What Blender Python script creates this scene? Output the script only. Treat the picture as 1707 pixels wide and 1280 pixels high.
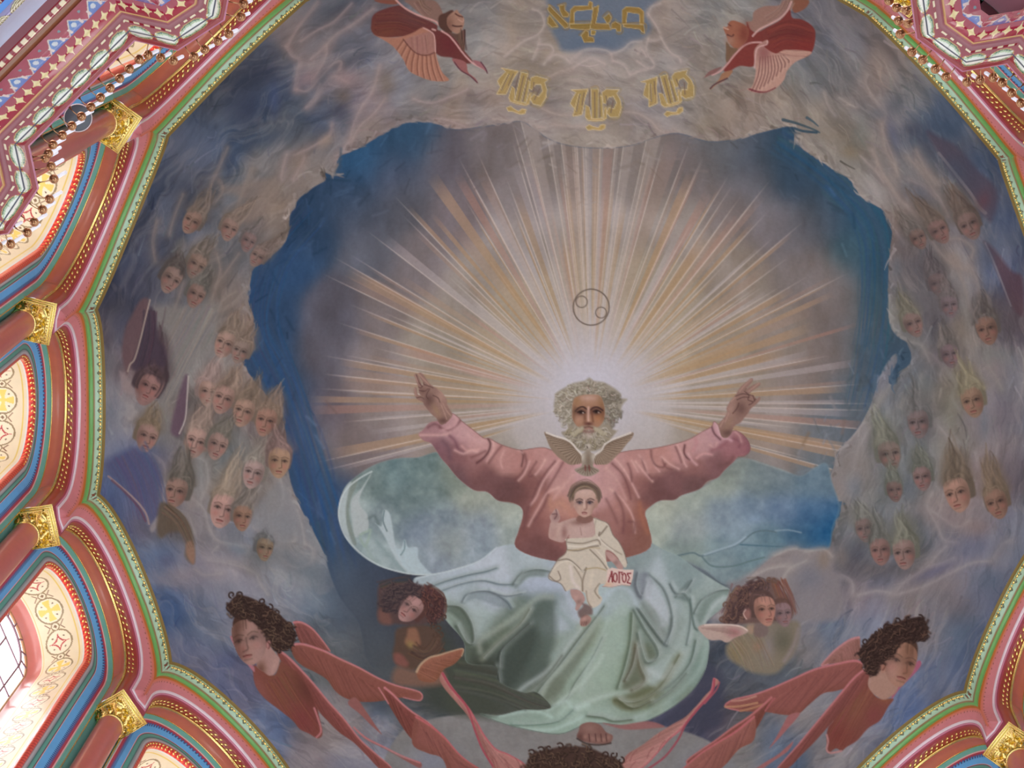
import bpy, bmesh, math, random
import numpy as np
from mathutils import Matrix, Vector

# ------------------------------------------------------------------ scene, camera, light
for _o in list(bpy.data.objects):
    bpy.data.objects.remove(_o, do_unlink=True)
SC = bpy.context.scene
COL = SC.collection
RS = 5.0                       # radius of the painted dome in metres
Z0 = 26.607                    # height of the dome's springing above the church floor
FPX = 4168.04                  # focal length in pixels of the 1707 px wide frame
CAMC = np.array([0.06291228, -1.14124586, -5.0014727])
CAMR = np.array([[0.99861281, -0.02875414, 0.04410952],
                 [0.03735307, 0.97729333, -0.20857252],
                 [-0.03711062, 0.20993081, 0.97701170]])   # rows: right, down, forward
TH0 = 213.42232

cam_data = bpy.data.cameras.new('camera')
cam_data.sensor_width = 36.0
cam_data.lens = FPX / 1707.0 * 36.0
cam_data.clip_end = 200.0
cam = bpy.data.objects.new('camera', cam_data)
COL.objects.link(cam)
_m = Matrix.Identity(4)
for _i in range(3):
    _m[_i][0] = CAMR[0][_i]; _m[_i][1] = -CAMR[1][_i]; _m[_i][2] = -CAMR[2][_i]
_m[0][3] = CAMC[0] * RS; _m[1][3] = CAMC[1] * RS; _m[2][3] = CAMC[2] * RS + Z0
cam.matrix_world = _m
SC.camera = cam

world = bpy.data.worlds.new('church_light')
SC.world = world
world.use_nodes = True
_bg = world.node_tree.nodes['Background']
_bg.inputs['Color'].default_value = (0.94, 0.99, 1.03, 1)     # soft even light of the nave below the drum
_bg.inputs['Strength'].default_value = 1.4
WINDOW_LIGHT = 3.0
SC.view_settings.view_transform = 'Standard'
SC.view_settings.look = 'None'
SC.view_settings.gamma = 1.0
SC.view_settings.use_curve_mapping = False
SC.view_settings.exposure = 0.0
random.seed(7)
RNG = np.random.default_rng(11)

# ------------------------------------------------------------------ helpers
def lin(c):
    c = np.clip(np.asarray(c, dtype=np.float64) / 255.0, 0, 1)
    return np.where(c <= 0.04045, c / 12.92, ((c + 0.055) / 1.055) ** 2.4)

def mat_paint(name, rough=0.6, spec=0.3, coat=0.0, coat_rough=0.15, grain=0.10, scale=60.0, bump=0.0):
    m = bpy.data.materials.new(name); m.use_nodes = True
    nt = m.node_tree; b = nt.nodes['Principled BSDF']
    a = nt.nodes.new('ShaderNodeVertexColor'); a.layer_name = 'Col'
    n = nt.nodes.new('ShaderNodeTexNoise'); n.inputs['Scale'].default_value = scale
    n.inputs['Detail'].default_value = 5.0
    tc = nt.nodes.new('ShaderNodeTexCoord'); nt.links.new(tc.outputs['Object'], n.inputs['Vector'])
    mr = nt.nodes.new('ShaderNodeMapRange')
    mr.inputs['From Min'].default_value = 0.25; mr.inputs['From Max'].default_value = 0.75
    mr.inputs['To Min'].default_value = 1.0 - grain; mr.inputs['To Max'].default_value = 1.0 + grain
    nt.links.new(n.outputs['Fac'], mr.inputs['Value'])
    mx = nt.nodes.new('ShaderNodeVectorMath'); mx.operation = 'SCALE'
    nt.links.new(a.outputs['Color'], mx.inputs[0]); nt.links.new(mr.outputs['Result'], mx.inputs['Scale'])
    nt.links.new(mx.outputs['Vector'], b.inputs['Base Color'])
    b.inputs['Roughness'].default_value = rough
    b.inputs['Specular IOR Level'].default_value = spec
    b.inputs['Coat Weight'].default_value = coat
    b.inputs['Coat Roughness'].default_value = coat_rough
    if bump > 0:
        bp = nt.nodes.new('ShaderNodeBump'); bp.inputs['Strength'].default_value = bump
        bp.inputs['Distance'].default_value = 0.01
        nt.links.new(n.outputs['Fac'], bp.inputs['Height']); nt.links.new(bp.outputs['Normal'], b.inputs['Normal'])
    return m

def mat_metal(name, rgb, rough, scale=25.0):
    m = bpy.data.materials.new(name); m.use_nodes = True
    nt = m.node_tree; b = nt.nodes['Principled BSDF']
    n = nt.nodes.new('ShaderNodeTexNoise'); n.inputs['Scale'].default_value = scale
    r = nt.nodes.new('ShaderNodeMapRange'); r.inputs['To Min'].default_value = rough * 0.7
    r.inputs['To Max'].default_value = rough * 1.4
    nt.links.new(n.outputs['Fac'], r.inputs['Value']); nt.links.new(r.outputs['Result'], b.inputs['Roughness'])
    b.inputs['Base Color'].default_value = (*lin(rgb), 1)
    b.inputs['Metallic'].default_value = 1.0
    return m

def mat_emit(name, rgb, strength):
    m = bpy.data.materials.new(name); m.use_nodes = True
    b = m.node_tree.nodes['Principled BSDF']
    b.inputs['Base Color'].default_value = (*lin(rgb), 1)
    b.inputs['Emission Color'].default_value = (*lin(rgb), 1)
    b.inputs['Emission Strength'].default_value = strength
    return m

M_PAINT = mat_paint('painted_plaster', 0.55, 0.35, grain=0.05, scale=9.0)
M_GLOSS = mat_paint('glossy_oil_paint', 0.32, 0.5, coat=0.5, coat_rough=0.12, grain=0.05, scale=12.0)
M_CREAM = mat_paint('cream_oil_paint', 0.45, 0.4, coat=0.3, coat_rough=0.2, grain=0.04, scale=9.0)
M_ENAMEL = mat_paint('glossy_enamel', 0.22, 0.5, coat=1.0, coat_rough=0.06, grain=0.05, scale=20.0)
M_FRESCO = mat_paint('fresco_plaster', 0.85, 0.08, grain=0.06, scale=26.0)
M_GOLD = mat_metal('gilding', (255, 234, 152), 0.24, 6.0)
M_BRONZE = mat_metal('bronze', (206, 158, 118), 0.28)
M_SKYPANE = mat_emit('daylight_glass', (250, 252, 255), WINDOW_LIGHT)
M_SKYPANE.cycles.emission_sampling = 'NONE'     # panes are large and even, no need to sample them one by one
M_CANDLE = mat_emit('white_candle_tube', (240, 243, 255), 0.35)

def link(ob, parent=None):
    COL.objects.link(ob)
    if parent is not None:
        ob.parent = parent
    return ob

def empty(name, loc=(0, 0, 0), rz=0.0, parent=None):
    o = bpy.data.objects.new(name, None)
    o.empty_display_size = 0.2
    o.location = loc; o.rotation_euler = (0, 0, rz)
    return link(o, parent)

def tag(o, label=None, cat=None, group=None, kind=None):
    if label: o['label'] = label
    if cat: o['category'] = cat
    if group: o['group'] = group
    if kind: o['kind'] = kind
    return o

def raw_mesh(name, verts, faces, cols=None, mat=None, smooth=True):
    verts = np.asarray(verts, dtype=np.float32).reshape(-1, 3)
    me = bpy.data.meshes.new(name)
    me.vertices.add(len(verts)); me.vertices.foreach_set('co', verts.ravel())
    faces = np.asarray(faces, dtype=np.int32)
    nf, k = faces.shape
    me.loops.add(nf * k); me.loops.foreach_set('vertex_index', faces.ravel())
    me.polygons.add(nf)
    me.polygons.foreach_set('loop_start', np.arange(0, nf * k, k, dtype=np.int32))
    me.polygons.foreach_set('loop_total', np.full(nf, k, dtype=np.int32))
    if smooth:
        me.polygons.foreach_set('use_smooth', np.ones(nf, dtype=bool))
    me.update(calc_edges=True)
    if cols is not None:
        ca = me.color_attributes.new('Col', 'FLOAT_COLOR', 'POINT')
        rgba = np.ones((len(verts), 4), dtype=np.float32); rgba[:, :3] = np.minimum(lin(cols).reshape(-1, 3) * (ARCH_ALBEDO if mat in (M_PAINT, M_GLOSS) else FRESCO_ALBEDO if mat is M_FRESCO else 1.0), .92)
        ca.data.foreach_set('color', rgba.ravel())
    if mat: me.materials.append(mat)
    return me

FRESCO_ALBEDO = 1.30            # pigment strength of the painting
ARCH_ALBEDO = 1.3                # even brightening put into the drum's paint colours for its dim light
def grid_mesh(name, G, cols, mat, smooth=True, closed=False):
    n, m = G.shape[:2]
    i, j = np.meshgrid(np.arange(n if closed else n - 1), np.arange(m - 1), indexing='ij')
    i2 = (i + 1) % n
    f = np.stack([i * m + j, i2 * m + j, i2 * m + j + 1, i * m + j + 1], -1).reshape(-1, 4)
    cols = np.broadcast_to(np.asarray(cols, float), (n, m, 3))
    return raw_mesh(name, G.reshape(-1, 3), f, cols.reshape(-1, 3), mat, smooth)

def obj(name, me, parent=None):
    return link(bpy.data.objects.new(name, me), parent)

def merge(parts):
    """parts: list of (verts, faces); all faces same size"""
    V = []; F = []; o = 0
    for v, f in parts:
        V.append(np.asarray(v, float).reshape(-1, 3)); F.append(np.asarray(f) + o); o += len(V[-1])
    return np.concatenate(V), np.concatenate(F)

def lathe(profile, n=20, centre=(0, 0, 0)):
    p = np.asarray(profile, float); a = np.linspace(0, 2 * np.pi, n, endpoint=False)
    G = np.zeros((n, len(p), 3))
    G[..., 0] = np.cos(a)[:, None] * p[:, 0]; G[..., 1] = np.sin(a)[:, None] * p[:, 0]; G[..., 2] = p[:, 1]
    G += np.asarray(centre)
    m = len(p)
    i, j = np.meshgrid(np.arange(n), np.arange(m - 1), indexing='ij'); i2 = (i + 1) % n
    return G.reshape(-1, 3), np.stack([i * m + j, i2 * m + j, i2 * m + j + 1, i * m + j + 1], -1).reshape(-1, 4)

def tube(path, r, n=6):
    p = np.asarray(path, float); N = len(p)
    t = np.gradient(p, axis=0); t /= np.linalg.norm(t, axis=1)[:, None] + 1e-12
    ref = np.array([0.3, 0.2, 0.93]); a = np.cross(t, ref); a /= np.linalg.norm(a, axis=1)[:, None] + 1e-12
    b = np.cross(t, a); ang = np.linspace(0, 2 * np.pi, n, endpoint=False)
    r = np.broadcast_to(np.asarray(r, float), (N,))
    G = p[:, None] + r[:, None, None] * (np.cos(ang)[None, :, None] * a[:, None] + np.sin(ang)[None, :, None] * b[:, None])
    i, j = np.meshgrid(np.arange(N - 1), np.arange(n), indexing='ij'); j2 = (j + 1) % n
    return G.reshape(-1, 3), np.stack([i * n + j, (i + 1) * n + j, (i + 1) * n + j2, i * n + j2], -1).reshape(-1, 4)

def beads(pos, tang, length, width, n=6):
    """elongated faceted beads along a path"""
    out = []
    prof = np.array([[-0.5, 0.05], [-0.34, 0.8], [0, 1.0], [0.34, 0.8], [0.5, 0.05]])
    ang = np.linspace(0, 2 * np.pi, n, endpoint=False)
    m = len(prof)
    i, j = np.meshgrid(np.arange(m - 1), np.arange(n), indexing='ij'); j2 = (j + 1) % n
    F = np.stack([i * n + j, (i + 1) * n + j, (i + 1) * n + j2, i * n + j2], -1).reshape(-1, 4)
    for p, t, l in zip(pos, tang, np.broadcast_to(length, (len(pos),))):
        t = t / (np.linalg.norm(t) + 1e-12); a = np.cross(t, [0.31, 0.22, 0.92]); a /= np.linalg.norm(a); b = np.cross(t, a)
        G = p + prof[:, 0][:, None, None] * l * t + prof[:, 1][:, None, None] * width * 0.5 * (np.cos(ang)[None, :, None] * a + np.sin(ang)[None, :, None] * b)
        out.append((G.reshape(-1, 3), F))
    return merge(out)

def box_vf(x0, x1, y0, y1, z0, z1):
    v = np.array([[x, y, z] for x in (x0, x1) for y in (y0, y1) for z in (z0, z1)], float)
    f = np.array([[0, 1, 3, 2], [4, 6, 7, 5], [0, 4, 5, 1], [2, 3, 7, 6], [0, 2, 6, 4], [1, 5, 7, 3]])
    return v, f

def mix(a, b, t):
    t = np.asarray(t, float)[..., None]
    return np.asarray(a, float) * (1 - t) + np.asarray(b, float) * t

def sstep(e0, e1, x):
    t = np.clip((np.asarray(x, float) - e0) / (e1 - e0), 0, 1)
    return t * t * (3 - 2 * t)

# ------------------------------------------------------------------ the drum: sixteen arched bays
ZC = -0.105                      # springing height of every arch (fraction of dome radius)
HB = math.radians(11.25)
NA, NJ, NH = 56, 8, 4

def bay_angle(b): return math.radians(TH0 - 22.5 * b)

def place(u, z, ra, rc=None, uc=None):
    u = np.asarray(u, float); z = np.asarray(z, float)
    if rc is None:
        x = np.full_like(u, ra)
    else:
        r = ra + (rc - ra) * np.minimum(1, (u / uc) ** 2)
        x = np.sqrt(np.maximum(r * r - u * u, 0))
    return np.stack([x, u, z], -1) * RS

def trunc_arc(rho, ra, rc, n=NA):
    uc = rc * math.sin(HB)
    pc = math.asin(min(1, uc / rho))
    ph = np.linspace(-pc, pc, n)
    return place(rho * np.sin(ph), ZC + rho * np.cos(ph), ra, rc, uc)

def full_arc(rho, zend, ra, rc=None, to_cusp=False, n=NA, nj=NJ):
    ph = np.linspace(-math.pi / 2, math.pi / 2, n)
    u = rho * np.sin(ph); z = ZC + rho * np.cos(ph)
    zj = np.linspace(ZC, zend, nj + 1)[1:]
    u = np.concatenate([-rho * np.ones(nj), u, rho * np.ones(nj)])
    z = np.concatenate([zj[::-1], z, zj])
    if to_cusp:
        uc = rc * math.sin(HB)
        h = np.linspace(rho, uc, NH + 1)[1:]
        u = np.concatenate([-h[::-1], u, h]); z = np.concatenate([zend * np.ones(NH), z, zend * np.ones(NH)])
    return place(u, z, ra, rc, (rc * math.sin(HB)) if rc else None)

def ext_arc(rho, ra, rc, zend):
    """arc cut at the cusp plane, then down the cusp plane"""
    uc = rc * math.sin(HB)
    pc = math.asin(min(1, uc / rho)); ph = np.linspace(-pc, pc, NA)
    u = rho * np.sin(ph); z = ZC + rho * np.cos(ph)
    zj = np.linspace(z[-1], zend, NJ + NH + 1)[1:]
    u = np.concatenate([-uc * np.ones(NJ + NH), u, uc * np.ones(NJ + NH)]); z = np.concatenate([zj[::-1], z, zj])
    return place(u, z, ra, rc, uc)

def strip(A, B, m, bulge=0.0, direction=None):
    t = np.linspace(0, 1, m)[None, :, None]
    G = A[:, None] * (1 - t) + B[:, None] * t
    if bulge:
        tan = np.gradient(A, axis=0); across = B - A
        nrm = np.cross(tan, across); nrm /= np.linalg.norm(nrm, axis=1)[:, None] + 1e-12
        s = np.sign((nrm * np.array([-1, 0, -0.8])).sum(1)); s[s == 0] = 1
        nrm *= s[:, None]
        G = G + np.sin(np.pi * t) * bulge * RS * nrm[:, None]
    return G

def mitre(G):
    """bring both ends of a strip onto the planes shared with the neighbouring bays"""
    for i, sg in ((0, -1), (-1, 1)):
        G[i, :, 1] = sg * G[i, :, 0] * math.tan(HB)
    return G

def arclen(A):
    d = np.linalg.norm(np.diff(A, axis=0), axis=1) / RS
    s = np.concatenate([[0], np.cumsum(d)]); return s - s[-1] / 2

def resample(A, n):
    s = arclen(A); q = np.linspace(s[0], s[-1], n)
    return np.stack([np.interp(q, s, A[:, i]) for i in range(3)], -1)

BAY = {}         # name -> mesh shared by all sixteen bays

e0 = trunc_arc(.2212, .9893, .9985); e1 = trunc_arc(.2185, .9955, 1.004)
e2 = trunc_arc(.2090, 1.0117, 1.0175); e3 = trunc_arc(.2054, 1.0222, 1.026); e4 = trunc_arc(.2035, 1.0255, 1.030)
BAY['olive_fillet'] = grid_mesh('olive_fillet', mitre(strip(e0, e1, 3, .0012)), (122, 104, 56), M_PAINT)

# mint band with painted palmettes
NM = 700
a, b = resample(e1, NM), resample(e2, NM)
Gm = mitre(strip(a, b, 16, .0022)); s = arclen((a + b) / 2)[:, None]; t = np.linspace(0, 1, 16)[None, :]
c = mix((160, 198, 174), (150, 186, 162), np.abs(t - .4) * 2 + 0 * s)
per = .0205; ph = ((s + per / 2) % per) / per - .5
leaf = (np.abs(np.abs(ph) * 2.2 - .42 * np.sin(np.pi * np.clip((t - .12) / .5, 0, 1))) < .13) & (t > .12) & (t < .62)
stem = (np.abs(ph) < .05) & (t > .15) & (t < .66)
c = np.where((leaf | stem)[..., None], (78, 84, 62), c)
c = np.where(((t < .10) + 0 * s > 0)[..., None], (150, 170, 120), c)
c = np.where(((t > .90) + 0 * s > 0)[..., None], (140, 122, 84), c)
star = (np.abs(np.abs(s) - np.abs(s).max() + .007) < .006) & (t > .2) & (t < .7) & (np.abs(np.abs(np.abs(s) - np.abs(s).max() + .007) / .006 - np.abs(t - .45) / .25) < .35)
c = np.where(star[..., None], (120, 66, 40), c)
BAY['mint_band'] = grid_mesh('mint_band', Gm, c, M_GLOSS)
BAY['green_moulding'] = grid_mesh('green_moulding', mitre(strip(e2, e3, 9, .0035)),
                                  np.where((np.linspace(0, 1, 9) < .15)[None, :, None], (132, 120, 84), (98, 166, 92)) * np.ones((NA, 1, 1)), M_GLOSS)
BAY['ochre_line'] = grid_mesh('ochre_line', mitre(strip(e3, e4, 3)), (172, 104, 48), M_PAINT)

# gold bead string lying on the mint band
p = resample(Gm[:, 5], 62); tg = np.gradient(p, axis=0)
L = np.where(np.arange(62) % 2 == 0, .0094, .0048) * RS
v, f = beads(p[3:-3] + np.array([-.0012, 0, -.0010]) * RS, tg[3:-3], L[3:-3], .0052 * RS)
BAY['gold_bead_string'] = raw_mesh('gold_bead_string', v, f, None, M_GOLD)

# rose field with dotted rows, running down to the point above each capital
q4 = ext_arc(.2035, 1.0255, 1.030, -.163); q5 = full_arc(.185, -.163, 1.034, 1.047, True)
NR = 520
A, B = resample(q4, NR), resample(q5, NR)
G = strip(q4, q5, 12); G = np.stack([resample(G[:, j], NR) for j in range(12)], 1)
s = arclen(A)[:, None]; t = np.linspace(0, 1, 12)[None, :]
c = mix((198, 112, 86), (196, 122, 128), sstep(0, .35, t) + 0 * s)
dots = (np.abs((s % .0135) / .0135 - .5) < .14) & (np.abs(t - .30) < .06)
c = np.where(dots[..., None], (138, 74, 66), c)
BAY['rose_field'] = grid_mesh('rose_field', G, c, M_PAINT)
q6 = full_arc(.180, -.1685, 1.0386, 1.049, True); q7 = full_arc(.176, -.176, 1.0428, 1.0505, True)
q8 = full_arc(.1745, -.2154, 1.0475, 1.053, True)
BAY['white_stripe'] = grid_mesh('white_stripe', strip(q5, q6, 5, .0012), (216, 200, 210), M_GLOSS)
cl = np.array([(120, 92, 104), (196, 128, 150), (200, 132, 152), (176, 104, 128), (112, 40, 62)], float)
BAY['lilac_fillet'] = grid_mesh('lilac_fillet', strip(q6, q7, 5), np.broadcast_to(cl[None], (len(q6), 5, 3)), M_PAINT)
BAY['crimson_fillet'] = grid_mesh('crimson_fillet', strip(q7, q8, 5, .001), (150, 62, 74), M_PAINT)
q8b = full_arc(.1745, -.2154, 1.0475, 1.053); q9 = full_arc(.171, -.2154, 1.0610)
GRB = strip(q8b, q9, 9, .003)
BAY['rope_bed'] = grid_mesh('rope_bed', GRB, (142, 54, 44), M_GLOSS)
# gold rope dashes, in pairs
p = resample(GRB[NJ - 1:-NJ + 1, 3], 38); p2 = resample(GRB[NJ - 1:-NJ + 1, 6], 38)
tg = np.gradient(p, axis=0); _in = np.array([-.004, 0, -.006]) * RS * .3
v1 = beads(p[3:-3] + _in, tg[3:-3] + np.array([.02, 0, 0]), .0094 * RS, .0042 * RS)
v2 = beads(p2[3:-3] + tg[3:-3] * .45 + _in, tg[3:-3] + np.array([.02, 0, 0]), .0094 * RS, .0042 * RS)
v, f = merge([v1, v2]); BAY['gold_rope'] = raw_mesh('gold_rope', v, f, None, M_GOLD)
v, f = tube(full_arc(.1692, -.2154, 1.0624), .0032 * RS, 10); BAY['gold_wire'] = raw_mesh('gold_wire', v, f, None, M_GOLD)
q9c = full_arc(.1705, -.2154, 1.0625); q10 = full_arc(.1765, -.2154, 1.094)
BAY['brick_soffit'] = grid_mesh('brick_soffit', strip(q9c, q10, 8, -.004), (190, 108, 84), M_GLOSS)

# inner frame: runs over the arch and down both jambs
ZB = -1.16
def frame(rho, w): return full_arc(rho, ZB, w, n=64, nj=40)
f0 = frame(.1765, 1.094); f1 = frame(.1755, 1.0955)
v, f = tube(frame(.1762, 1.0938), .0014 * RS, 6); BAY['gold_edge'] = raw_mesh('gold_edge', v, f, None, M_GOLD)
g1 = frame(.1702, 1.1030); g2 = frame(.1675, 1.1045); g3 = frame(.1400, 1.1130); g4 = frame(.1370, 1.1140)
g5 = frame(.1262, 1.1140); g6 = frame(.1160, 1.1145); g7 = frame(.1065, 1.1265)
BAY['teal_frame'] = grid_mesh('teal_frame', strip(f0, g1, 5), (106, 170, 158), M_PAINT)
BAY['pink_line'] = grid_mesh('pink_line', strip(g1, g2, 4, .0008), (214, 172, 172), M_PAINT)
NZ = 1500
A, B = resample(g2, NZ), resample(g3, NZ)
Gz = strip(A, B, 14, .0016); s = arclen(A)[:, None]; t = np.linspace(0, 1, 14)[None, :]
per = .0088; w = (s / per) % 1.0; tri = np.abs(w - .5) * 2
edge = .16 + .30 * tri
c = np.where((t < edge)[..., None], (170, 52, 84), (96, 166, 240))
hat = (np.abs(t - edge) < .09) | ((np.abs(w - .25) < .13) & (t > .2) & (t < .52))
c = np.where(hat[..., None], (44, 84, 140), c)
c = np.where(((t < .16) + 0 * s > 0)[..., None], (172, 62, 80), c)
BAY['blue_band'] = grid_mesh('blue_band', Gz, c, M_PAINT)
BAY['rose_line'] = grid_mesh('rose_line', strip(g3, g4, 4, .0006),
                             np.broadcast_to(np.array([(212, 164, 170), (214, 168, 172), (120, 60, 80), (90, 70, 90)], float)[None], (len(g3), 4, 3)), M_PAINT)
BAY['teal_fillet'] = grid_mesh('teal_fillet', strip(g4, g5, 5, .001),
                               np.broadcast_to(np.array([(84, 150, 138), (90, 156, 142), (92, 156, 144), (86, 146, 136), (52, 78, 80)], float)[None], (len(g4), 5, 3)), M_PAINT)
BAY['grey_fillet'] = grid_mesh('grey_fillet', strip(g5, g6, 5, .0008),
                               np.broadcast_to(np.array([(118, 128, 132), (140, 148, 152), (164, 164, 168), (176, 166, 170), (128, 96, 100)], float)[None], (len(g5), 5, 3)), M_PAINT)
NR = 1000
A, B = resample(g6, NR), resample(g7, NR)
Gr = strip(A, B, 9, .0045); s = arclen(A)[:, None]; t = np.linspace(0, 1, 9)[None, :]
w = ((s + (t - .5) * .007) / .0128) % 1.0
c = np.where((w < .22)[..., None], (226, 96, 60), (206, 54, 48))
c = np.where((np.abs(w - .6) < .1)[..., None], (168, 30, 40), c)
BAY['red_rope'] = grid_mesh('red_rope', Gr, c, M_GLOSS)
p = resample(full_arc(.1128, ZC, 1.1180, n=80, nj=1), 29); p2 = resample(full_arc(.1092, ZC, 1.1218, n=80, nj=1), 29); tg = np.gradient(p, axis=0)
v1 = beads(p[1:-1] + np.array([-.014, 0, -.010]), tg[1:-1] + np.array([.03, 0, 0]), .0070 * RS, .0044 * RS)
v2 = beads(p2[1:-1] + tg[1:-1] * .2 + np.array([-.012, 0, -.012]), tg[1:-1] + np.array([-.03, 0, 0]), .0070 * RS, .0044 * RS)
v, f = merge([v1, v2]); BAY['gold_rope_bead'] = raw_mesh('gold_rope_bead', v, f, None, M_GOLD)

# cream reveal with painted medallions
g8 = frame(.1000, 1.221)
NC, MC = 1500, 66
A, B = resample(g7, NC), resample(g8, NC)
Gc = strip(A, B, MC); s = arclen((A + B) / 2)[:, None] + np.zeros((1, MC)); t = np.linspace(0, 1, MC)[None, :] + np.zeros((NC, 1))
wid = np.linalg.norm(B[NC // 2] - A[NC // 2]) / RS
y = (t - .56) * wid
per = .0725
k = np.round(s / per); x = s - k * per; odd = (k.astype(int) % 2) != 0
rr = np.hypot(x, y); R0 = .0285
c = np.ones((NC, MC, 3)) * np.array((232, 219, 190.))
def put(mask, col):
    global c
    c = np.where(mask[..., None], np.asarray(col, float), c)
put(rr < R0, (238, 226, 200))
an = np.arctan2(y, x); four = np.abs(((an + math.pi / 4) % (math.pi / 2)) - math.pi / 4)
cross = (~odd) & (rr < R0 * .82) & (np.minimum(np.abs(x), np.abs(y)) < .0035 + .34 * np.maximum(np.maximum(np.abs(x), np.abs(y)) - .007, 0))
put(cross, (232, 208, 112))
astro = (np.sqrt(np.abs(x)) + np.sqrt(np.abs(y))) / math.sqrt(R0 * .86)
put(odd & (astro < 1.06), (186, 74, 78)); put(odd & (astro < .84), (238, 226, 200))
put((np.hypot(np.abs(x) - .0125, np.abs(y) - .0125) < .0019), (120, 104, 84))
put(np.abs(rr - R0) < .0017, (150, 132, 100))
x2 = s - (np.floor(s / per) + .5) * per; r2 = np.hypot(x2, y)
put(r2 < .0098, (150, 132, 100)); put(r2 < .0070, (236, 224, 198)); put(np.abs(x2) + np.abs(y) < .0042, (136, 110, 84))
fl = np.abs(np.abs(y) - .0115 - 2.2 * np.abs(x2) ** .8 * 0 - np.abs(x2) * .9) < .0016
put(fl & (np.abs(x2) < .010) & (np.abs(y) > .0115) & (r2 > .0098) & (rr > R0), (142, 112, 88))
put((np.abs(x2) < .0013) & (np.abs(y) < .0125) & (r2 > .0098), (142, 112, 88))
put((t < .045), (226, 226, 224)); put(np.abs(t - .115) < .020, (226, 200, 110)); put(np.abs(t - .955) < .014, (214, 192, 120))
BAY['cream_reveal'] = grid_mesh('cream_reveal', Gc, c, M_CREAM)
g9 = frame(.0960, 1.252); g10 = frame(.0935, 1.258)
BAY['brown_splay'] = grid_mesh('brown_splay', strip(g8, g9, 7, -.003), (172, 100, 92), M_GLOSS)
BAY['gilt_window_bead'] = grid_mesh('gilt_window_bead', strip(g9, g10, 4, .002), (150, 106, 70), M_GLOSS)

TRIM_ORDER = list(BAY.keys())
BAND_LABEL = {'gold_bead_string': 'string of gilded beads along the mint band', 'cream_reveal': 'cream reveal painted with round medallions',
              'blue_band': 'bright blue band with a dark toothed edge', 'green_moulding': 'rounded bright green moulding',
              'mint_band': 'mint green band with small dark palmettes', 'rose_field': 'rose pink field with rows of brown dots',
              'red_rope': 'red twisted rope moulding', 'gold_rope': 'gilded rope dashes', 'brick_soffit': 'plain brick red soffit',
              'white_stripe': 'pale stripe ending in a point above the capital'}
STUFF = {'gold_bead_string', 'gold_rope', 'gold_rope_bead'}

# window tracery
ZS = -1.10
def pane_fan():
    out = []
    return out
WX = 1.2575
def wpt(u, z, x=WX): return np.array([x, u, z]) * RS
RO, RI = .0915, .066
panes = []
for i in range(8):                                    # ring of arch panes
    a0 = math.pi * i / 8 + .02; a1 = math.pi * (i + 1) / 8 - .02
    aa = np.linspace(a0, a1, 6)
    V = [wpt(r * math.cos(q), ZC + r * math.sin(q), x) for x in (WX, WX + .002) for r in (RI + .0012, RO) for q in aa]
    V = np.array(V).reshape(2, 2, 6, 3)
    F = []
    idx = np.arange(24).reshape(2, 2, 6)
    for j in range(5):
        for lay in (0, 1):
            F.append([idx[lay, 0, j], idx[lay, 0, j + 1], idx[lay, 1, j + 1], idx[lay, 1, j]])
        F.append([idx[0, 0, j], idx[0, 0, j + 1], idx[1, 0, j + 1], idx[1, 0, j]])
        F.append([idx[0, 1, j], idx[0, 1, j + 1], idx[1, 1, j + 1], idx[1, 1, j]])
    F.append([idx[0, 0, 0], idx[0, 1, 0], idx[1, 1, 0], idx[1, 0, 0]]); F.append([idx[0, 0, 5], idx[0, 1, 5], idx[1, 1, 5], idx[1, 0, 5]])
    panes.append(raw_mesh('pane', V.reshape(-1, 3), F, None, M_SKYPANE, False))
aa = np.linspace(0, math.pi, 19)                      # half round centre light
V = [wpt(RI * .97 * math.cos(q), ZC + RI * .97 * math.sin(q), x) for x in (WX, WX + .002) for q in aa] + [wpt(0, ZC, WX), wpt(0, ZC, WX + .002)]
F = [[j, j + 1, 38, 38] for j in range(18)]
me = bpy.data.meshes.new('pane'); me.from_pydata([tuple(p) for p in V], [], [(j, j + 1, 38) for j in range(18)] + [(19 + j + 1, 19 + j, 39) for j in range(18)] + [(j, j + 1, 20 + j, 19 + j) for j in range(18)])
me.materials.append(M_SKYPANE); me.update(); panes.append(me)
cols_u = [(-RO, -RI - .001), (-RI + .001, -.001), (.001, RI - .001), (RI + .001, RO)]
rows_z = np.linspace(ZC - .001, ZS, 9)
for (u0, u1) in cols_u:
    for i in range(8):
        v, f = box_vf(WX * RS, (WX + .002) * RS, u0 * RS, u1 * RS, (rows_z[i + 1] + .001) * RS, (rows_z[i] - .001) * RS)
        panes.append(raw_mesh('pane', v, f, None, M_SKYPANE, False))
bars = []
bars.append(tube([wpt(RI * math.cos(q), ZC + RI * math.sin(q), WX - .005) for q in np.linspace(0, math.pi, 30)], .0026 * RS, 6))
for i in range(1, 8):
    q = math.pi * i / 8
    bars.append(tube([wpt(RI * math.cos(q), ZC + RI * math.sin(q), WX - .005), wpt(RO * math.cos(q), ZC + RO * math.sin(q), WX - .005)], .0020 * RS, 5))
for u in (-RI, 0, RI):
    bars.append(tube([wpt(u, ZC + (.0 if u else RI * 0), WX - .005), wpt(u, ZS, WX - .005)], .0022 * RS, 5))
for z in rows_z[:-1]:
    bars.append(tube([wpt(-RO, z, WX - .005), wpt(RO, z, WX - .005)], .0020 * RS, 5))
v, f = merge(bars); nb = len(v)
TRACERY = raw_mesh('window_bars', v, f, np.broadcast_to((122, 96, 108), (nb, 3)), M_PAINT)
v, f = box_vf(1.10 * RS, 1.27 * RS, -.17 * RS, .17 * RS, (ZS - .06) * RS, ZS * RS)
SILL = raw_mesh('window_sill', v, f, np.broadcast_to((176, 128, 116), (8, 3)), M_PAINT, False)

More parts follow.
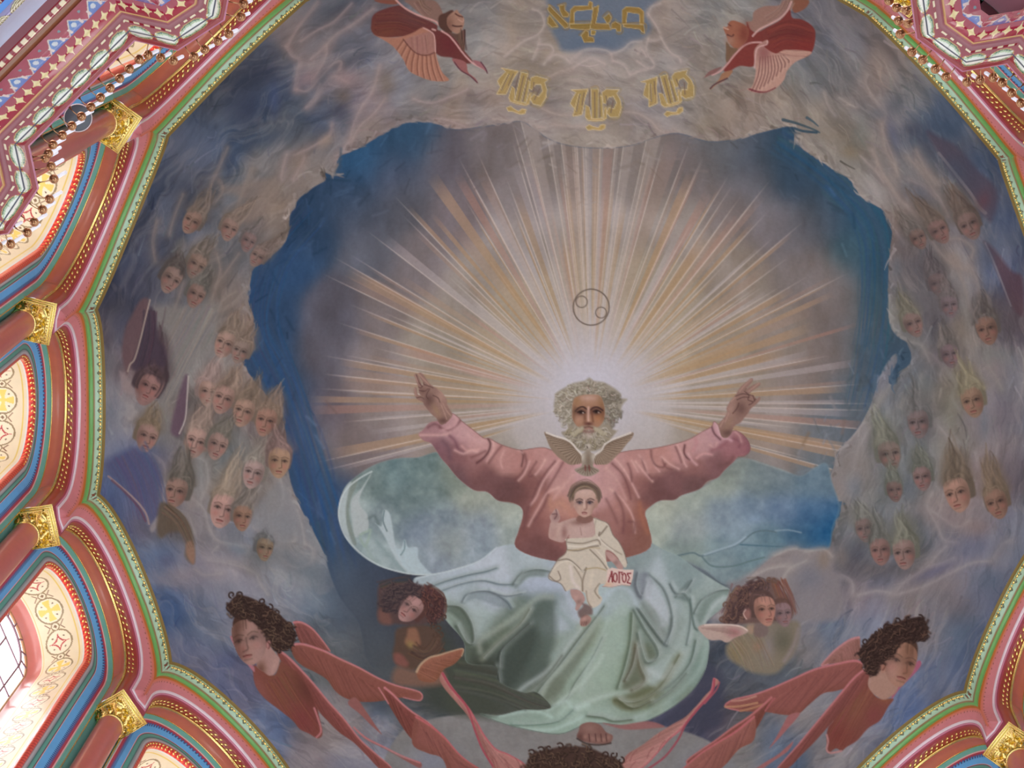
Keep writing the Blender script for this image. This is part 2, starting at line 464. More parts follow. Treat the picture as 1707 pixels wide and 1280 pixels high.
# teal wall strip behind each column (local frame: x radial through the column)
zz = np.linspace(-.2154, ZB, 12); tt = np.linspace(-1, 1, 13)
G = np.zeros((12, 13, 3))
for j, q in enumerate(tt):
    yy = q * .046
    G[:, j, 0] = 1.118 - .006 * q * q + .0; G[:, j, 1] = yy; G[:, j, 2] = zz
TEALWALL = grid_mesh('wall_strip', G * RS, (104, 168, 158), M_PAINT)

# ------------------------------------------------------------------ column (local frame: x radial, origin on the axis of the drum)
CX, CR = 1.095, .0263
def col_mesh(parts, name, mat, rgb=None):
    v, f = merge(parts)
    return raw_mesh(name, v, f, None if rgb is None else np.broadcast_to(rgb, (len(v), 3)), mat)
SHAFT = col_mesh([lathe(np.array([[CR * 1.02, -1.10], [CR * 1.06, -.7], [CR * 1.0, -.262]]) * RS, 28, (CX * RS, 0, 0))], 'shaft', M_GLOSS, (182, 96, 88))
pr = np.array([[CR * 1.01, -.270], [CR * 1.09, -.2685], [CR * 1.11, -.2665], [CR * 1.09, -.2645], [CR * 1.03, -.2635], [CR * 1.02, -.2620], [CR * 1.08, -.2605], [CR * 1.02, -.2590]])
ASTRAGAL = col_mesh([lathe(pr * RS, 28, (CX * RS, 0, 0))], 'astragal', M_GOLD)
n = 40; ang = np.linspace(0, 2 * np.pi, n, endpoint=False) + math.pi / 4
lv = np.linspace(0, 1, 8); G = np.zeros((n, 8, 3))
def r_top(a_):
    c_, s_ = np.cos(a_), np.sin(a_)
    return np.minimum(np.where(c_ < 0, .0415 / np.maximum(-c_, 1e-6), .028 / np.maximum(c_, 1e-6)), .0335 / np.maximum(np.abs(s_), 1e-6))
for j, q in enumerate(lv):
    r = CR * 1.0 * (1 - q ** 1.6) + r_top(ang) * .96 * q ** 1.6
    G[:, j, 0] = CX - .0 + np.cos(ang) * r; G[:, j, 1] = np.sin(ang) * r; G[:, j, 2] = -.260 + q * .034
BELL = grid_mesh('bell', G * RS, (200, 160, 70), M_GOLD, closed=True)
def leaf(ang0, h0, h1, wdt, lean):
    """curled acanthus leaf: a tapering, ribbed tongue"""
    out = np.zeros((9, 5, 3))
    for i, q in enumerate(np.linspace(0, 1, 9)):
        rad = CR * 1.03 + max(.003, (float(r_top(ang0)) - CR) * lean) * q ** 1.6 + .003 * math.sin(q * math.pi)
        zz_ = h0 + (h1 - h0) * math.sin(min(1, q * 1.12) * math.pi / 2) - (.008 * max(0, q - .75) / .25)
        for j, e in enumerate(np.linspace(-1, 1, 5)):
            wv = wdt * (math.sin(math.pi * (.12 + .86 * (1 - q) ** .8)) ** .7) * (1 + .12 * math.sin(q * 18))
            aa = ang0 + e * wv / (CR * 1.2)
            rr_ = rad + .0035 * (1 - abs(e)) - .001 * math.cos(e * 6)
            out[i, j] = (CX + math.cos(aa) * rr_, math.sin(aa) * rr_, zz_)
    return out * RS
LEAVES = []
for ring, (h0, h1, w_, ln, off) in enumerate(((-.258, -.246, .0072, .50, 0), (-.255, -.234, .0080, .92, math.pi / 8))):
    for i in range(12):
        q = off + i * math.pi / 6
        G = leaf(q, h0, h1, w_, ln); LEAVES.append(grid_mesh('acanthus_leaf', G, (220, 180, 90), M_GOLD))
def volute(ang0):
    th = np.linspace(0, 3.6 * math.pi, 44); rr_ = .0062 * (1 - th / (4.2 * math.pi))
    d = np.array([math.cos(ang0), math.sin(ang0), 0]); cpos = np.array([CX, 0, -.2335]) + d * min(.050, float(r_top(ang0)) * .98)
    P = cpos + rr_[:, None] * (np.cos(th)[:, None] * d + np.sin(th)[:, None] * np.array([0, 0, 1.]))
    return tube(P * RS, .0016 * RS, 6)
VOLUTES = [col_mesh([volute(math.pi / 4 + i * math.pi / 2)], 'volute', M_GOLD) for i in range(4)]
rb = []
for side in range(4):                                  # rows of pearls under the abacus
    a0 = side * math.pi / 2
    for q in np.linspace(-.032, .032, 11):
        _o = (.030, .0345, .0430, .0345)[side]
        ctr = np.array([CX + math.cos(a0) * _o - math.sin(a0) * q * .95, math.sin(a0) * _o + math.cos(a0) * q * .95, -.2285]) * RS
        rb.append(lathe(np.array([[.0001, -.0018], [.0015, -.001], [.0019, 0], [.0015, .001], [.0001, .0018]]) * RS, 6, ctr))
PEARLS = col_mesh(rb, 'pearl_row', M_GOLD)
lv_ = [(0, -.2154), (0, -.2164), (-.0012, -.2176), (-.0022, -.2176), (-.0028, -.2168), (-.0036, -.2168), (-.0036, -.2190), (-.0050, -.2206), (-.0064, -.2206), (-.0074, -.2194), (-.0084, -.2194), (-.0084, -.2245)]
V_ = []
for d_, z_ in lv_:
    hw = .0434 + d_
    V_ += [(CX - .0524 - d_, -hw, z_), (CX - .0524 - d_, hw, z_), (CX + .030, hw, z_), (CX + .030, -hw, z_)]
F_ = [[4 * i + j, 4 * i + (j + 1) % 4, 4 * i + 4 + (j + 1) % 4, 4 * i + 4 + j] for i in range(len(lv_) - 1) for j in range(4)] + [[0, 1, 2, 3], [4 * len(lv_) - 4 + j for j in range(4)]]
ABACUS = raw_mesh('abacus', np.array(V_) * RS, F_, None, M_GOLD, False)
pb = np.array([[.040, -1.125], [.040, -1.118], [.036, -1.114], [.034, -1.108], [.030, -1.105], [.0285, -1.098]])
BASE = col_mesh([lathe(pb * RS, 28, (CX * RS, 0, 0))], 'base', M_GOLD)

COL_LABEL = {0: 'red column with gilded capital just below the candle cornice, upper left',
             1: 'red column whose gilded capital is second from the top at the left edge',
             2: 'red column whose gilded capital is third from the top at the left edge',
             3: 'red column at the lower left whose gilded capital is lowest of the left four',
             8: 'red column with gilded capital cut by the lower right corner',
             11: 'red column at the right edge with only a gilded corner showing',
             12: 'red column with gilded capital behind the candles at the upper right'}
for k in range(16):
    a = bay_angle(k)
    root = empty('column', (0, 0, Z0), a)
    tag(root, COL_LABEL.get(k, 'red column with gilded capital standing beyond the edge of the view'), 'column', 'columns between the drum windows')
    obj('shaft', SHAFT, root); obj('base', BASE, root)
    cap = obj('capital', BELL, root); tag(cap, 'gilded capital with acanthus leaves')
    obj('astragal', ASTRAGAL, cap); obj('abacus', ABACUS, cap); obj('pearl_row', PEARLS, cap)
    if k in COL_LABEL:
        for me in LEAVES: obj('acanthus_leaf', me, cap)
        for me in VOLUTES: obj('volute', me, cap)
    wl = obj('wall_%d' % (k + 1), TEALWALL); wl.location = (0, 0, Z0); wl.rotation_euler = (0, 0, a)
    tag(wl, 'teal wall strip behind a column', kind='structure')

for k in range(16):
    a = bay_angle(k + .5)
    root = empty('trim_%d' % (k + 1), (0, 0, Z0), a)
    tag(root, 'painted and gilded arch surround of a drum window', kind='structure')
    for nme in TRIM_ORDER:
        o = obj(nme, BAY[nme], root)
        if nme in BAND_LABEL: o['label'] = BAND_LABEL[nme]
        if nme in STUFF: o['kind'] = 'stuff'
    win = empty('window_%d' % (k + 1), (0, 0, Z0), a)
    tag(win, 'arched window with bright daylight panes and thin bars', kind='structure')
    obj('window_bars', TRACERY, win); obj('window_sill', SILL, win)
    for me in panes: obj('pane', me, win)

# ------------------------------------------------------------------ cornice below the drum, breaking forward under every column
ZL = -1.15; OX = -.008
def offset_path(d, n_per=1):
    """plan polyline of the cornice across one bay, offset outward by d (bay frame x, y)"""
    c, s_ = math.cos(HB), math.sin(HB)
    def col2bay(rad, tan, sgn):            # sgn +1: column on +y side; tan towards bay centre
        return np.array([rad * c + tan * s_, sgn * (rad * s_ - tan * c)])
    if d < .088:
        pts = [(1.0182, 0), (1.0182, .0437), (1.0662, .0915)]
        right = [col2bay(*p, 1) for p in pts]
        P = [np.array([p[0], -p[1]]) for p in right] + right[::-1]
        P = np.array(P)
        # offset by mitring; outward = +x side
        nrm = []
        for i in range(len(P) - 1):
            e = P[i + 1] - P[i]; nn = np.array([e[1], -e[0]]) / np.linalg.norm(e); nn *= 1 if nn[0] > 0 else -1; nrm.append(nn)
        Q = []
        for i in range(len(P)):
            if i == 0 or i == len(P) - 1:
                e = np.array([c, -s_ if i == 0 else s_]); Q.append(P[i] + e * d)
            else:
                b_ = nrm[i - 1] + nrm[i]; Q.append(P[i] + b_ * d / (1 + nrm[i - 1] @ nrm[i]))
        return np.array(Q)
    x = 1.0662 * c + .0915 * s_ + d
    y = x * math.tan(HB)
    return np.array([[x, -y], [x, -y * .66], [x, -y * .5], [x, y * .5], [x, y * .66], [x, y]])

def cornice_band(name, d0, z0, d1, z1, nt, ns, colf, mat, bulge=0.0):
    P0, P1 = offset_path(d0), offset_path(d1)
    def samp(P):
        out = []
        for i in range(5):
            L = ns[min(i, 4 - i)]
            q = np.linspace(0, 1, L + 1)[:, None]
            seg = P[i] * (1 - q) + P[i + 1] * q
            out.append(seg if i == 4 else seg[:-1])
        return np.concatenate(out)
    A2, B2 = samp(P0), samp(P1)
    t = np.linspace(0, 1, nt)
    G = np.zeros((len(A2), nt, 3))
    G[..., :2] = A2[:, None] * (1 - t)[None, :, None] + B2[:, None] * t[None, :, None]
    G[..., 2] = z0 + (z1 - z0) * t - bulge * np.sin(np.pi * t)
    if bulge:
        G[..., 0] -= (bulge * .35 * np.sin(np.pi * t))[None, :]
    seglen = np.linalg.norm(np.diff((A2 + B2) / 2, axis=0), axis=1)
    s = np.concatenate([[0], np.cumsum(seglen)]); s -= s[-1] / 2
    if callable(colf):
        cc = colf(s[:, None] + 0 * t[None, :], t[None, :] + 0 * s[:, None])
    else:
        cc = np.asarray(colf, float)
    return grid_mesh(name, G * RS, cc, mat)

def col_enamel(s, t):
    per = .0415; x = (s / per) % 1.0 - .5
    c = np.ones(s.shape + (3,)) * np.array((158, 38, 56.))
    y = (t - .5) * 2
    ov = (x / .47) ** 2 + (y / .86) ** 2
    c = np.where((ov < 1.0)[..., None], (206, 168, 92), c)
    c = np.where((ov < .80)[..., None], (52, 104, 94), c)
    fl = (np.abs(np.abs(y) - .30) < .20) & (np.abs(x) < .40)  # white dashes, broadened to paint the enamel's sparkle into the colour
    c = np.where(fl[..., None], (252, 250, 236), c)
    leaf_ = (np.abs(np.abs(y) - .62 + .9 * np.abs(x)) < .1) & (ov < .8)
    c = np.where(leaf_[..., None], (190, 210, 170), c)
    c = np.where((np.abs(y) < .05)[..., None], (96, 96, 110), c)
    return c
def col_dash(s, t):
    w = (s / .0165) % 1.0
    return np.where(((w < .55) & (np.abs(t - .5) < .34))[..., None], (246, 226, 190), (150, 26, 46)).astype(float)
def col_star(s, t):
    per = .0186; x = ((s / per) % 1.0 - .5) * per; y = (t - .5) * .027
    st = np.sqrt(np.abs(x)) + np.sqrt(np.abs(y)); c = np.where((st < .112)[..., None], (250, 226, 170), (168, 22, 58))
    return c.astype(float)
def col_frieze(s, t):
    per = .042; x = ((s / per) % 1.0 - .5)
    c = np.ones(s.shape + (3,)) * np.array((186, 92, 112.))
    tri = t < .78 - 1.5 * np.abs(np.abs(x) - .5) ** 1.0 * 1.1
    c = np.where(tri[..., None], (112, 154, 222), c)
    fl = (np.hypot((np.abs(x) - .5) * 1.5, (t - .36)) < .15); c = np.where(fl[..., None], (226, 236, 250), c)
    ed = (np.abs(t - (.78 - 1.65 * np.abs(np.abs(x) - .5))) < .05); c = np.where(ed[..., None], (238, 230, 222), c)
    dot = np.hypot(x * 1.5, t - .70) < .08; c = np.where(dot[..., None], (140, 170, 180), c)
    bar = (np.abs(np.abs(x) - .22) < .05) & (t > .08) & (t < .4); c = np.where(bar[..., None], (244, 232, 226), c)
    return c
def col_guill(s, t):
    per = .05; x = (s / per) % 1.0 - .5
    r = np.hypot(x * 1.7, t * .9); w = np.sin(r * 38)
    c = np.where((w > .1)[..., None], (236, 226, 190), (128, 112, 78)).astype(float)
    return np.where((r > .8)[..., None], (150, 140, 190), c)
def col_lace(s, t):
    w = np.sin(s * 900) * np.cos(t * 9 + s * 300)
    return np.where((w > .35)[..., None], (232, 220, 206), (122, 30, 62)).astype(float)

NS = (60, 70, 230)
CB = [cornice_band('lip_fillet', -.0005, ZL + .004, .0015, ZL, 3, (4, 4, 4), (176, 112, 140), M_GLOSS),
      cornice_band('crimson_lip', .0015, ZL, .006, ZL - .003, 4, (4, 4, 4), (140, 52, 54), M_GLOSS),
      cornice_band('enamel_torus', .006, ZL - .003, .0285, ZL - .024, 22, NS, col_enamel, M_ENAMEL, .007),
      cornice_band('dash_fillet', .0285, ZL - .024, .0320, ZL - .026, 7, NS, col_dash, M_ENAMEL),
      cornice_band('mauve_groove', .0320, ZL - .026, .0415, ZL - .030, 5, (4, 4, 4), (146, 84, 92), M_GLOSS, -.002),
      cornice_band('gilt_fillet', .0415, ZL - .030, .0445, ZL - .036, 4, (4, 4, 4), (214, 160, 96), M_ENAMEL, .002),
      cornice_band('star_torus', .0445, ZL - .036, .0670, ZL - .056, 24, (80, 90, 300), col_star, M_ENAMEL, .004),
      cornice_band('leaf_frieze', .0670, ZL - .056, .0875, ZL - .112, 34, NS, col_frieze, M_ENAMEL),
      cornice_band('bronze_fillet', .0885, ZL - .106, .0990, ZL - .116, 4, (4, 4, 4), (150, 92, 62), M_ENAMEL, .002),
      cornice_band('dashed_torus', .0990, ZL - .116, .1100, ZL - .124, 9, (40, 40, 140), col_dash, M_ENAMEL, .003),
      cornice_band('maroon_fillet', .1100, ZL - .124, .1220, ZL - .130, 4, (4, 4, 4), (112, 34, 50), M_GLOSS),
      cornice_band('grey_cove', .1220, ZL - .130, .1370, ZL - .190, 8, (4, 4, 4), (178, 184, 206), M_GLOSS, -.004),
      cornice_band('scroll_torus', .1370, ZL - .190, .1480, ZL - .200, 14, (40, 40, 140), col_guill, M_ENAMEL, .003),
      cornice_band('blue_fillet', .1480, ZL - .200, .1560, ZL - .208, 4, (4, 4, 4), (96, 146, 214), M_GLOSS),
      cornice_band('lace_band', .1560, ZL - .208, .1780, ZL - .230, 14, (40, 40, 140), col_lace, M_ENAMEL),
      cornice_band('dark_wall', .1780, ZL - .230, .1900, ZL - .800, 4, (4, 4, 4), (46, 30, 34), M_PAINT)]
v, f = box_vf(0, 1, 0, 1, 0, 1)
def shelf():
    P = offset_path(-.0005); Q = np.stack([1.20 * np.ones(6), P[:, 1] * 1.15], -1)
    G = np.zeros((6, 2, 3)); G[:, 0, :2] = P; G[:, 1, :2] = Q; G[..., 2] = ZL + .004
    return grid_mesh('cornice_shelf', G * RS, (120, 74, 84), M_PAINT, False)
CB.append(shelf())
for k in range(16):
    root = empty('cornice_%d' % (k + 1), (OX * RS, 0, Z0), bay_angle(k + .5))
    root.name = 'trim_%d' % (k + 17)
    tag(root, 'enamelled cornice length below the drum, breaking forward under the columns', kind='structure')
    for me in CB: obj(me.name.split('.')[0], me, root)

# ------------------------------------------------------------------ electric candles along the cornice
dish = lathe(np.array([[.0001, -.0040], [.0030, -.0036], [.0060, -.0016], [.0074, .0010], [.0076, .0018], [.0069, .0016], [.0050, .0004], [.0028, .0004], [.0026, .0040], [.0001, .0042]]) * RS, 16)
DISH = raw_mesh('drip_pan', dish[0], dish[1], None, M_BRONZE)
knob = merge([lathe(np.array([[.0001, -.0095], [.0024, -.0085], [.0036, -.0068], [.0026, -.0050], [.0032, -.0038], [.0001, -.0036]]) * RS, 12)])
KNOB = raw_mesh('cup', knob[0], knob[1], None, M_BRONZE)
cnd = lathe(np.array([[.0001, .0040], [.0030, .0040], [.0030, .084], [.0020, .088], [.0001, .089]]) * RS, 10)
CANDLE = raw_mesh('candle_tube', cnd[0], cnd[1], None, M_CANDLE)
def arm_mesh(L, h):
    q = np.linspace(0, 1, 12)
    P = np.stack([L * (1 - q), 0 * q, -.006 - h * (1 - q) - .007 * np.sin(q * math.pi)], -1) * RS
    v, f = tube(P, np.interp(q, [0, .12, .2, 1], [.0026, .0026, .0009, .0009]) * RS, 6)
    return raw_mesh('arm', v, f, None, M_BRONZE)
ARM1 = arm_mesh(.024, .004); ARM2 = arm_mesh(.040, -.006)
ORD = ['first', 'second', 'third', 'fourth', 'fifth', 'sixth', 'seventh', 'eighth', 'ninth', 'tenth', 'eleventh', 'twelfth', 'thirteenth', 'fourteenth', 'fifteenth', 'sixteenth', 'seventeenth', 'eighteenth', 'nineteenth', 'twentieth']
def to_px(p):
    q = CAMR @ (np.array([p[0] / RS, p[1] / RS, (p[2] - Z0) / RS]) - CAMC)
    return 853.5 + FPX * q[0] / q[2], 640 + FPX * q[1] / q[2]
spots = []
for k in (0, 11, 12, 13, 14, 15):
    a = bay_angle(k + .5)
    M = Matrix.Translation((OX * RS, 0, Z0)) @ Matrix.Rotation(a, 4, 'Z')
    P = offset_path(0.0)
    for q in np.linspace(.09, .91, 10):                     # long side
        pt = P[2] * (1 - q) + P[3] * q
        spots.append((k, 'long', M @ Vector(((pt[0] - .022) * RS, pt[1] * RS, (ZL + .030) * RS)), a, 0))
    for (i0, i1, n) in ((0, 1, 2), (1, 2, 3), (3, 4, 3), (4, 5, 2)):   # the break forward
        e = P[i1] - P[i0]; nn = np.array([e[1], -e[0]]) / np.linalg.norm(e); nn *= 1 if nn[0] < 0 else -1
        rz = a + math.atan2(-nn[1], -nn[0])
        for q in (np.array([.25, .72]) if i0 == 4 else np.array([.28, .75]) if n == 2 else np.array([.12, .42, .72]) if i0 == 1 else np.array([.28, .58, .88])):
            pt = P[i0] + e * q + nn * .020
            spots.append((k, 'break', M @ Vector((pt[0] * RS, pt[1] * RS, (ZL + .030) * RS)), rz, 0))
            pt = P[i0] + e * (q + .15) + nn * .002
            if (i0, i1) in ((1, 2), (3, 4)) and .2 < q < .65: spots.append((k, 'break', M @ Vector((pt[0] * RS, pt[1] * RS, (ZL + .075) * RS)), rz, 1))
rows = {}
for k, kind_, p, rz, tier in spots:
    x, y = to_px(p)
    if not (-25 < x < 1732 and -25 < y < 1305): continue
    if x > 850: side = 'upper right cornice'
    elif kind_ == 'long': side = 'long cornice side at the upper left' if x > 60 else 'cornice side at the left edge'
    else: side = 'cornice break beside the top edge' if x > 190 else 'cornice break at the upper left'
    rows.setdefault(side, []).append((x, y, p, rz, tier))
for side, lst in rows.items():
    lst.sort(key=lambda t: t[0])
    for i, (x, y, p, rz, tier) in enumerate(lst):
        r = empty('candle_lamp', p, rz)
        tag(r, '%s bronze candle lamp from the left along the %s' % (ORD[i] if i < 20 else 'far', side), 'candle lamp', 'candle lamps along the cornice')
        obj('drip_pan', DISH, r); obj('cup', KNOB, r); obj('arm', ARM2 if tier else ARM1, r); obj('candle_tube', CANDLE, r)
# dark round loudspeaker hung in front of the upper left column
_d = CAMR.T @ np.array([(130 - 853.5) / FPX, (196.5 - 640) / FPX, 1.0])
_t = 5.0
for _k in range(60):
    _p = CAMC + _d * _t; _t += (1.062 - math.hypot(_p[0], _p[1])) * 1.5
_p = CAMC + _d * _t
_ax = Vector(_d).normalized()
sp = empty('loudspeaker', Vector((_p[0] * RS, _p[1] * RS, _p[2] * RS + Z0))); tag(sp, 'dark grey round loudspeaker in front of the upper left column', 'loudspeaker')
sp.rotation_euler = _ax.to_track_quat('Z', 'Y').to_euler()
v, f = lathe(np.array([[.0001, 0], [.024, 0], [.0262, .0005], [.0268, .003], [.0262, .008], [.016, .012], [.0001, .013]]) * RS * .84, 32)
obj('cabinet', raw_mesh('cabinet', v, f, np.broadcast_to((70, 76, 86), (len(v), 3)), M_GLOSS), sp)
v, f = lathe(np.array([[.0255, -.0012], [.0272, -.0012], [.0276, .001], [.0268, .004], [.0255, .002], [.0255, -.0012]]) * RS * .84, 32)
obj('rim', raw_mesh('rim', v, f, np.broadcast_to((196, 184, 188), (len(v), 3)), M_GLOSS), sp)

# ------------------------------------------------------------------ the fresco: pigments laid on in photo-plane units, then carried onto the dome
ST = 1.5
PX0, PX1, PY0, PY1 = 108.0, 1812.0, -176.0, 1504.0
PW = int((PX1 - PX0) / ST) + 1; PH = int((PY1 - PY0) / ST) + 1
CV = np.zeros((PH, PW, 3), dtype=np.float32)
IDM = np.zeros((PH, PW), dtype=np.int16)
XS = (PX0 + ST * np.arange(PW)).astype(np.float32); YS = (PY0 + ST * np.arange(PH)).astype(np.float32)
FX, FY = np.meshgrid(XS, YS)
CLIP = [None]
PARTS = ['']                     # id -> (name, parent id, label)
def part(name, parent=0, label=None):
    PARTS.append((name, parent, label)); return len(PARTS) - 1
prng = np.random.default_rng(5)

def zoomer(x0, y0, s):
    def z(*p):
        a = np.array(p, float).reshape(-1, 2) / s
        return a + (x0, y0)
    return z

def spline(P, closed=True, n=6):
    P = np.asarray(P, float); N = len(P)
    out = []
    rng_ = range(N if closed else N - 1)
    for i in rng_:
        if closed: p0, p1, p2, p3 = P[(i - 1) % N], P[i], P[(i + 1) % N], P[(i + 2) % N]
        else: p0, p1, p2, p3 = P[max(i - 1, 0)], P[i], P[i + 1], P[min(i + 2, N - 1)]
        t = np.linspace(0, 1, n, endpoint=False)[:, None]
        out.append(.5 * ((2 * p1) + (-p0 + p2) * t + (2 * p0 - 5 * p1 + 4 * p2 - p3) * t * t + (-p0 + 3 * p1 - 3 * p2 + p3) * t ** 3))
    out = np.concatenate(out)
    return out if closed else np.vstack([out, P[-1:]])

def win(x0, x1, y0, y1):
    i0 = max(0, int((x0 - PX0) / ST)); i1 = min(PW, int((x1 - PX0) / ST) + 2)
    j0 = max(0, int((y0 - PY0) / ST)); j1 = min(PH, int((y1 - PY0) / ST) + 2)
    if i1 <= i0 or j1 <= j0: return None
    return slice(j0, j1), slice(i0, i1)

def seg_d2(X, Y, A, B):
    d = B - A; L = float(d @ d) + 1e-9
    t = np.clip(((X - A[0]) * d[0] + (Y - A[1]) * d[1]) / L, 0, 1)
    return (X - A[0] - t * d[0]) ** 2 + (Y - A[1] - t * d[1]) ** 2, t

def put_on(sl, m, col, pid=None):
    if CLIP[0] is not None: m = m * CLIP[0][sl]
    v = CV[sl]
    c = col if isinstance(col, np.ndarray) and col.ndim == 3 else np.asarray(col, np.float32)
    v += (c - v) * m[..., None]
    if pid is not None:
        IDM[sl][m > .5] = pid

def poly_mask(P, soft=1.0, pad=0):
    w = soft + 2 + pad
    sl = win(P[:, 0].min() - w, P[:, 0].max() + w, P[:, 1].min() - w, P[:, 1].max() + w)
    if sl is None: return None, None
    X, Y = FX[sl], FY[sl]
    ins = np.zeros(X.shape, bool); d2 = np.full(X.shape, 1e12, np.float32)
    N = len(P)
    for i in range(N):
        A = P[i]; B = P[(i + 1) % N]
        dd, _ = seg_d2(X, Y, A, B); np.minimum(d2, dd, out=d2)
        if A[1] != B[1]:
            cnd_ = ((A[1] > Y) != (B[1] > Y)) & (X < (B[0] - A[0]) * (Y - A[1]) / (B[1] - A[1]) + A[0])
            ins ^= cnd_
    sd = np.sqrt(d2) * np.where(ins, 1, -1)
    return sl, np.clip(sd / (2 * soft) + .5, 0, 1).astype(np.float32)

def poly(P, col, soft=.9, a=1.0, pid=None, smooth=True, n=5):
    P = spline(P, True, n) if smooth else np.asarray(P, float)
    sl, m = poly_mask(P, soft)
    if sl is None: return None
    put_on(sl, m * a, col, pid)
    return sl, m

class clip:
    def __init__(s, sm): s.sm = sm
    def __enter__(s):
        s.old = CLIP[0]; f = np.zeros((PH, PW), np.float32)
        if s.sm is not None:
            f[s.sm[0]] = s.sm[1]
            if s.old is not None: f *= s.old
        CLIP[0] = f
    def __exit__(s, *a): CLIP[0] = s.old

def line(P, w, col, a=1.0, soft=.8, smooth=True, pid=None, w1=None, gauss=False):
    """stroke of half width w (to w1 at the end); gauss = soft airbrushed fold"""
    P = np.asarray(P, float)
    if smooth and len(P) > 2: P = spline(P, False, 5 if len(P) > 4 else 3)
    w1 = w if w1 is None else w1
    pad = max(w, w1) * (2.4 if gauss else 1) + 2
    sl = win(P[:, 0].min() - pad, P[:, 0].max() + pad, P[:, 1].min() - pad, P[:, 1].max() + pad)
    if sl is None: return
    X, Y = FX[sl], FY[sl]; N = len(P)
    best = np.full(X.shape, 1e9, np.float32)
    for i in range(N - 1):
        d2, t = seg_d2(X, Y, P[i], P[i + 1])
        ww = w + (w1 - w) * (i + t) / (N - 1)
        v = np.sqrt(d2) / np.maximum(ww, .05) if gauss else np.sqrt(d2) - ww
        np.minimum(best, v, out=best)
    m = np.exp(-best * best) if gauss else np.clip(.5 - best / (2 * soft), 0, 1)
    put_on(sl, (m * a).astype(np.float32), col, pid)

def blob(x, y, rx, ry, ang, col, a=1.0, hard=0.0, pid=None):
    R_ = max(rx, ry) * (2.2 if hard == 0 else 1.3) + 2
    sl = win(x - R_, x + R_, y - R_, y + R_)
    if sl is None: return
    X, Y = FX[sl] - x, FY[sl] - y; c, s = math.cos(math.radians(ang)), math.sin(math.radians(ang))
    u = (X * c + Y * s) / rx; v = (-X * s + Y * c) / ry; r = np.sqrt(u * u + v * v)
    m = np.exp(-r * r) if hard == 0 else np.clip((1 - r) / hard * .5 + .5, 0, 1)
    put_on(sl, (m * a).astype(np.float32), col, pid)

def strokes(P, n, spread, w, cols, a=.6, jit=2.0, seed=1, gauss=False, end=None, taper=True):
    """n parallel brush strokes following P, fanned sideways by spread"""
    r = np.random.default_rng(seed); P = np.asarray(P, float)
    tg = np.gradient(P, axis=0); nr = np.stack([-tg[:, 1], tg[:, 0]], -1); nr /= np.linalg.norm(nr, axis=1)[:, None] + 1e-9
    sp = np.linspace(1, end if end is not None else 1, len(P))[:, None]
    for i in range(n):
        o = r.uniform(-1, 1) * spread; Q = P + nr * o * sp + r.normal(0, jit, P.shape) * .5
        c = cols[r.integers(len(cols))]
        k0 = r.integers(0, max(1, len(P) // 3)); k1 = len(P) - r.integers(0, max(1, len(P) // 3))
        if k1 - k0 < 2: k0, k1 = 0, len(P)
        line(Q[k0:k1], w, np.array(c) + r.normal(0, 5, 3), a * r.uniform(.6, 1), soft=.9, w1=w * .3 if taper else w, gauss=gauss)

def noise(sx, sy, seed, oct=4, X=None, Y=None, gain=.5):
    X = FX if X is None else X; Y = FY if Y is None else Y
    r = np.random.default_rng(seed); out = np.zeros(X.shape, np.float32); amp = 1.0; tot = 0
    for o in range(oct):
        g = r.random((257, 257)).astype(np.float32)
        u = X / sx * 2 ** o + r.random() * 200; v = Y / sy * 2 ** o + r.random() * 200
        iu = np.floor(u).astype(int); iv = np.floor(v).astype(int); fu = u - iu; fv = v - iv
        fu = fu * fu * (3 - 2 * fu); fv = fv * fv * (3 - 2 * fv); iu %= 256; iv %= 256
        out += amp * ((g[iv, iu] * (1 - fu) + g[iv, iu + 1] * fu) * (1 - fv) + (g[iv + 1, iu] * (1 - fu) + g[iv + 1, iu + 1] * fu) * fv)
        tot += amp; amp *= gain
    return out / tot - .5

def field(pts, sig):
    """smooth colour field through control points (x, y, r, g, b)"""
    q = np.array(pts, float); step = 6
    gx = XS[::step]; gy = YS[::step]; X, Y = np.meshgrid(gx, gy)
    W = np.zeros(X.shape); C = np.zeros(X.shape + (3,))
    for x, y, r, g, b in q:
        w = np.exp(-((X - x) ** 2 + (Y - y) ** 2) / (2 * sig * sig)) + 1e-9 / (1 + ((X - x) ** 2 + (Y - y) ** 2))
        W += w; C += w[..., None] * (r, g, b)
    C /= W[..., None]
    fi = np.clip((np.arange(PW)) / step, 0, len(gx) - 1.001); fj = np.clip(np.arange(PH) / step, 0, len(gy) - 1.001)
    i = fi.astype(int); j = fj.astype(int); a = (fi - i)[None, :, None]; b = (fj - j)[:, None, None]
    return ((C[j][:, i] * (1 - a) + C[j][:, i + 1] * a) * (1 - b) + (C[j + 1][:, i] * (1 - a) + C[j + 1][:, i + 1] * a) * b).astype(np.float32)

# ---- ids
I_CLOUD = part('cloud_ring', 0, 'painted ring of grey, pink and blue clouds')
I_VAULT = part('blue_heaven', 0, 'painted deep blue heaven behind the rays')
I_GLORY = part('ray_glory', 0, 'painted glory of gold and white rays')

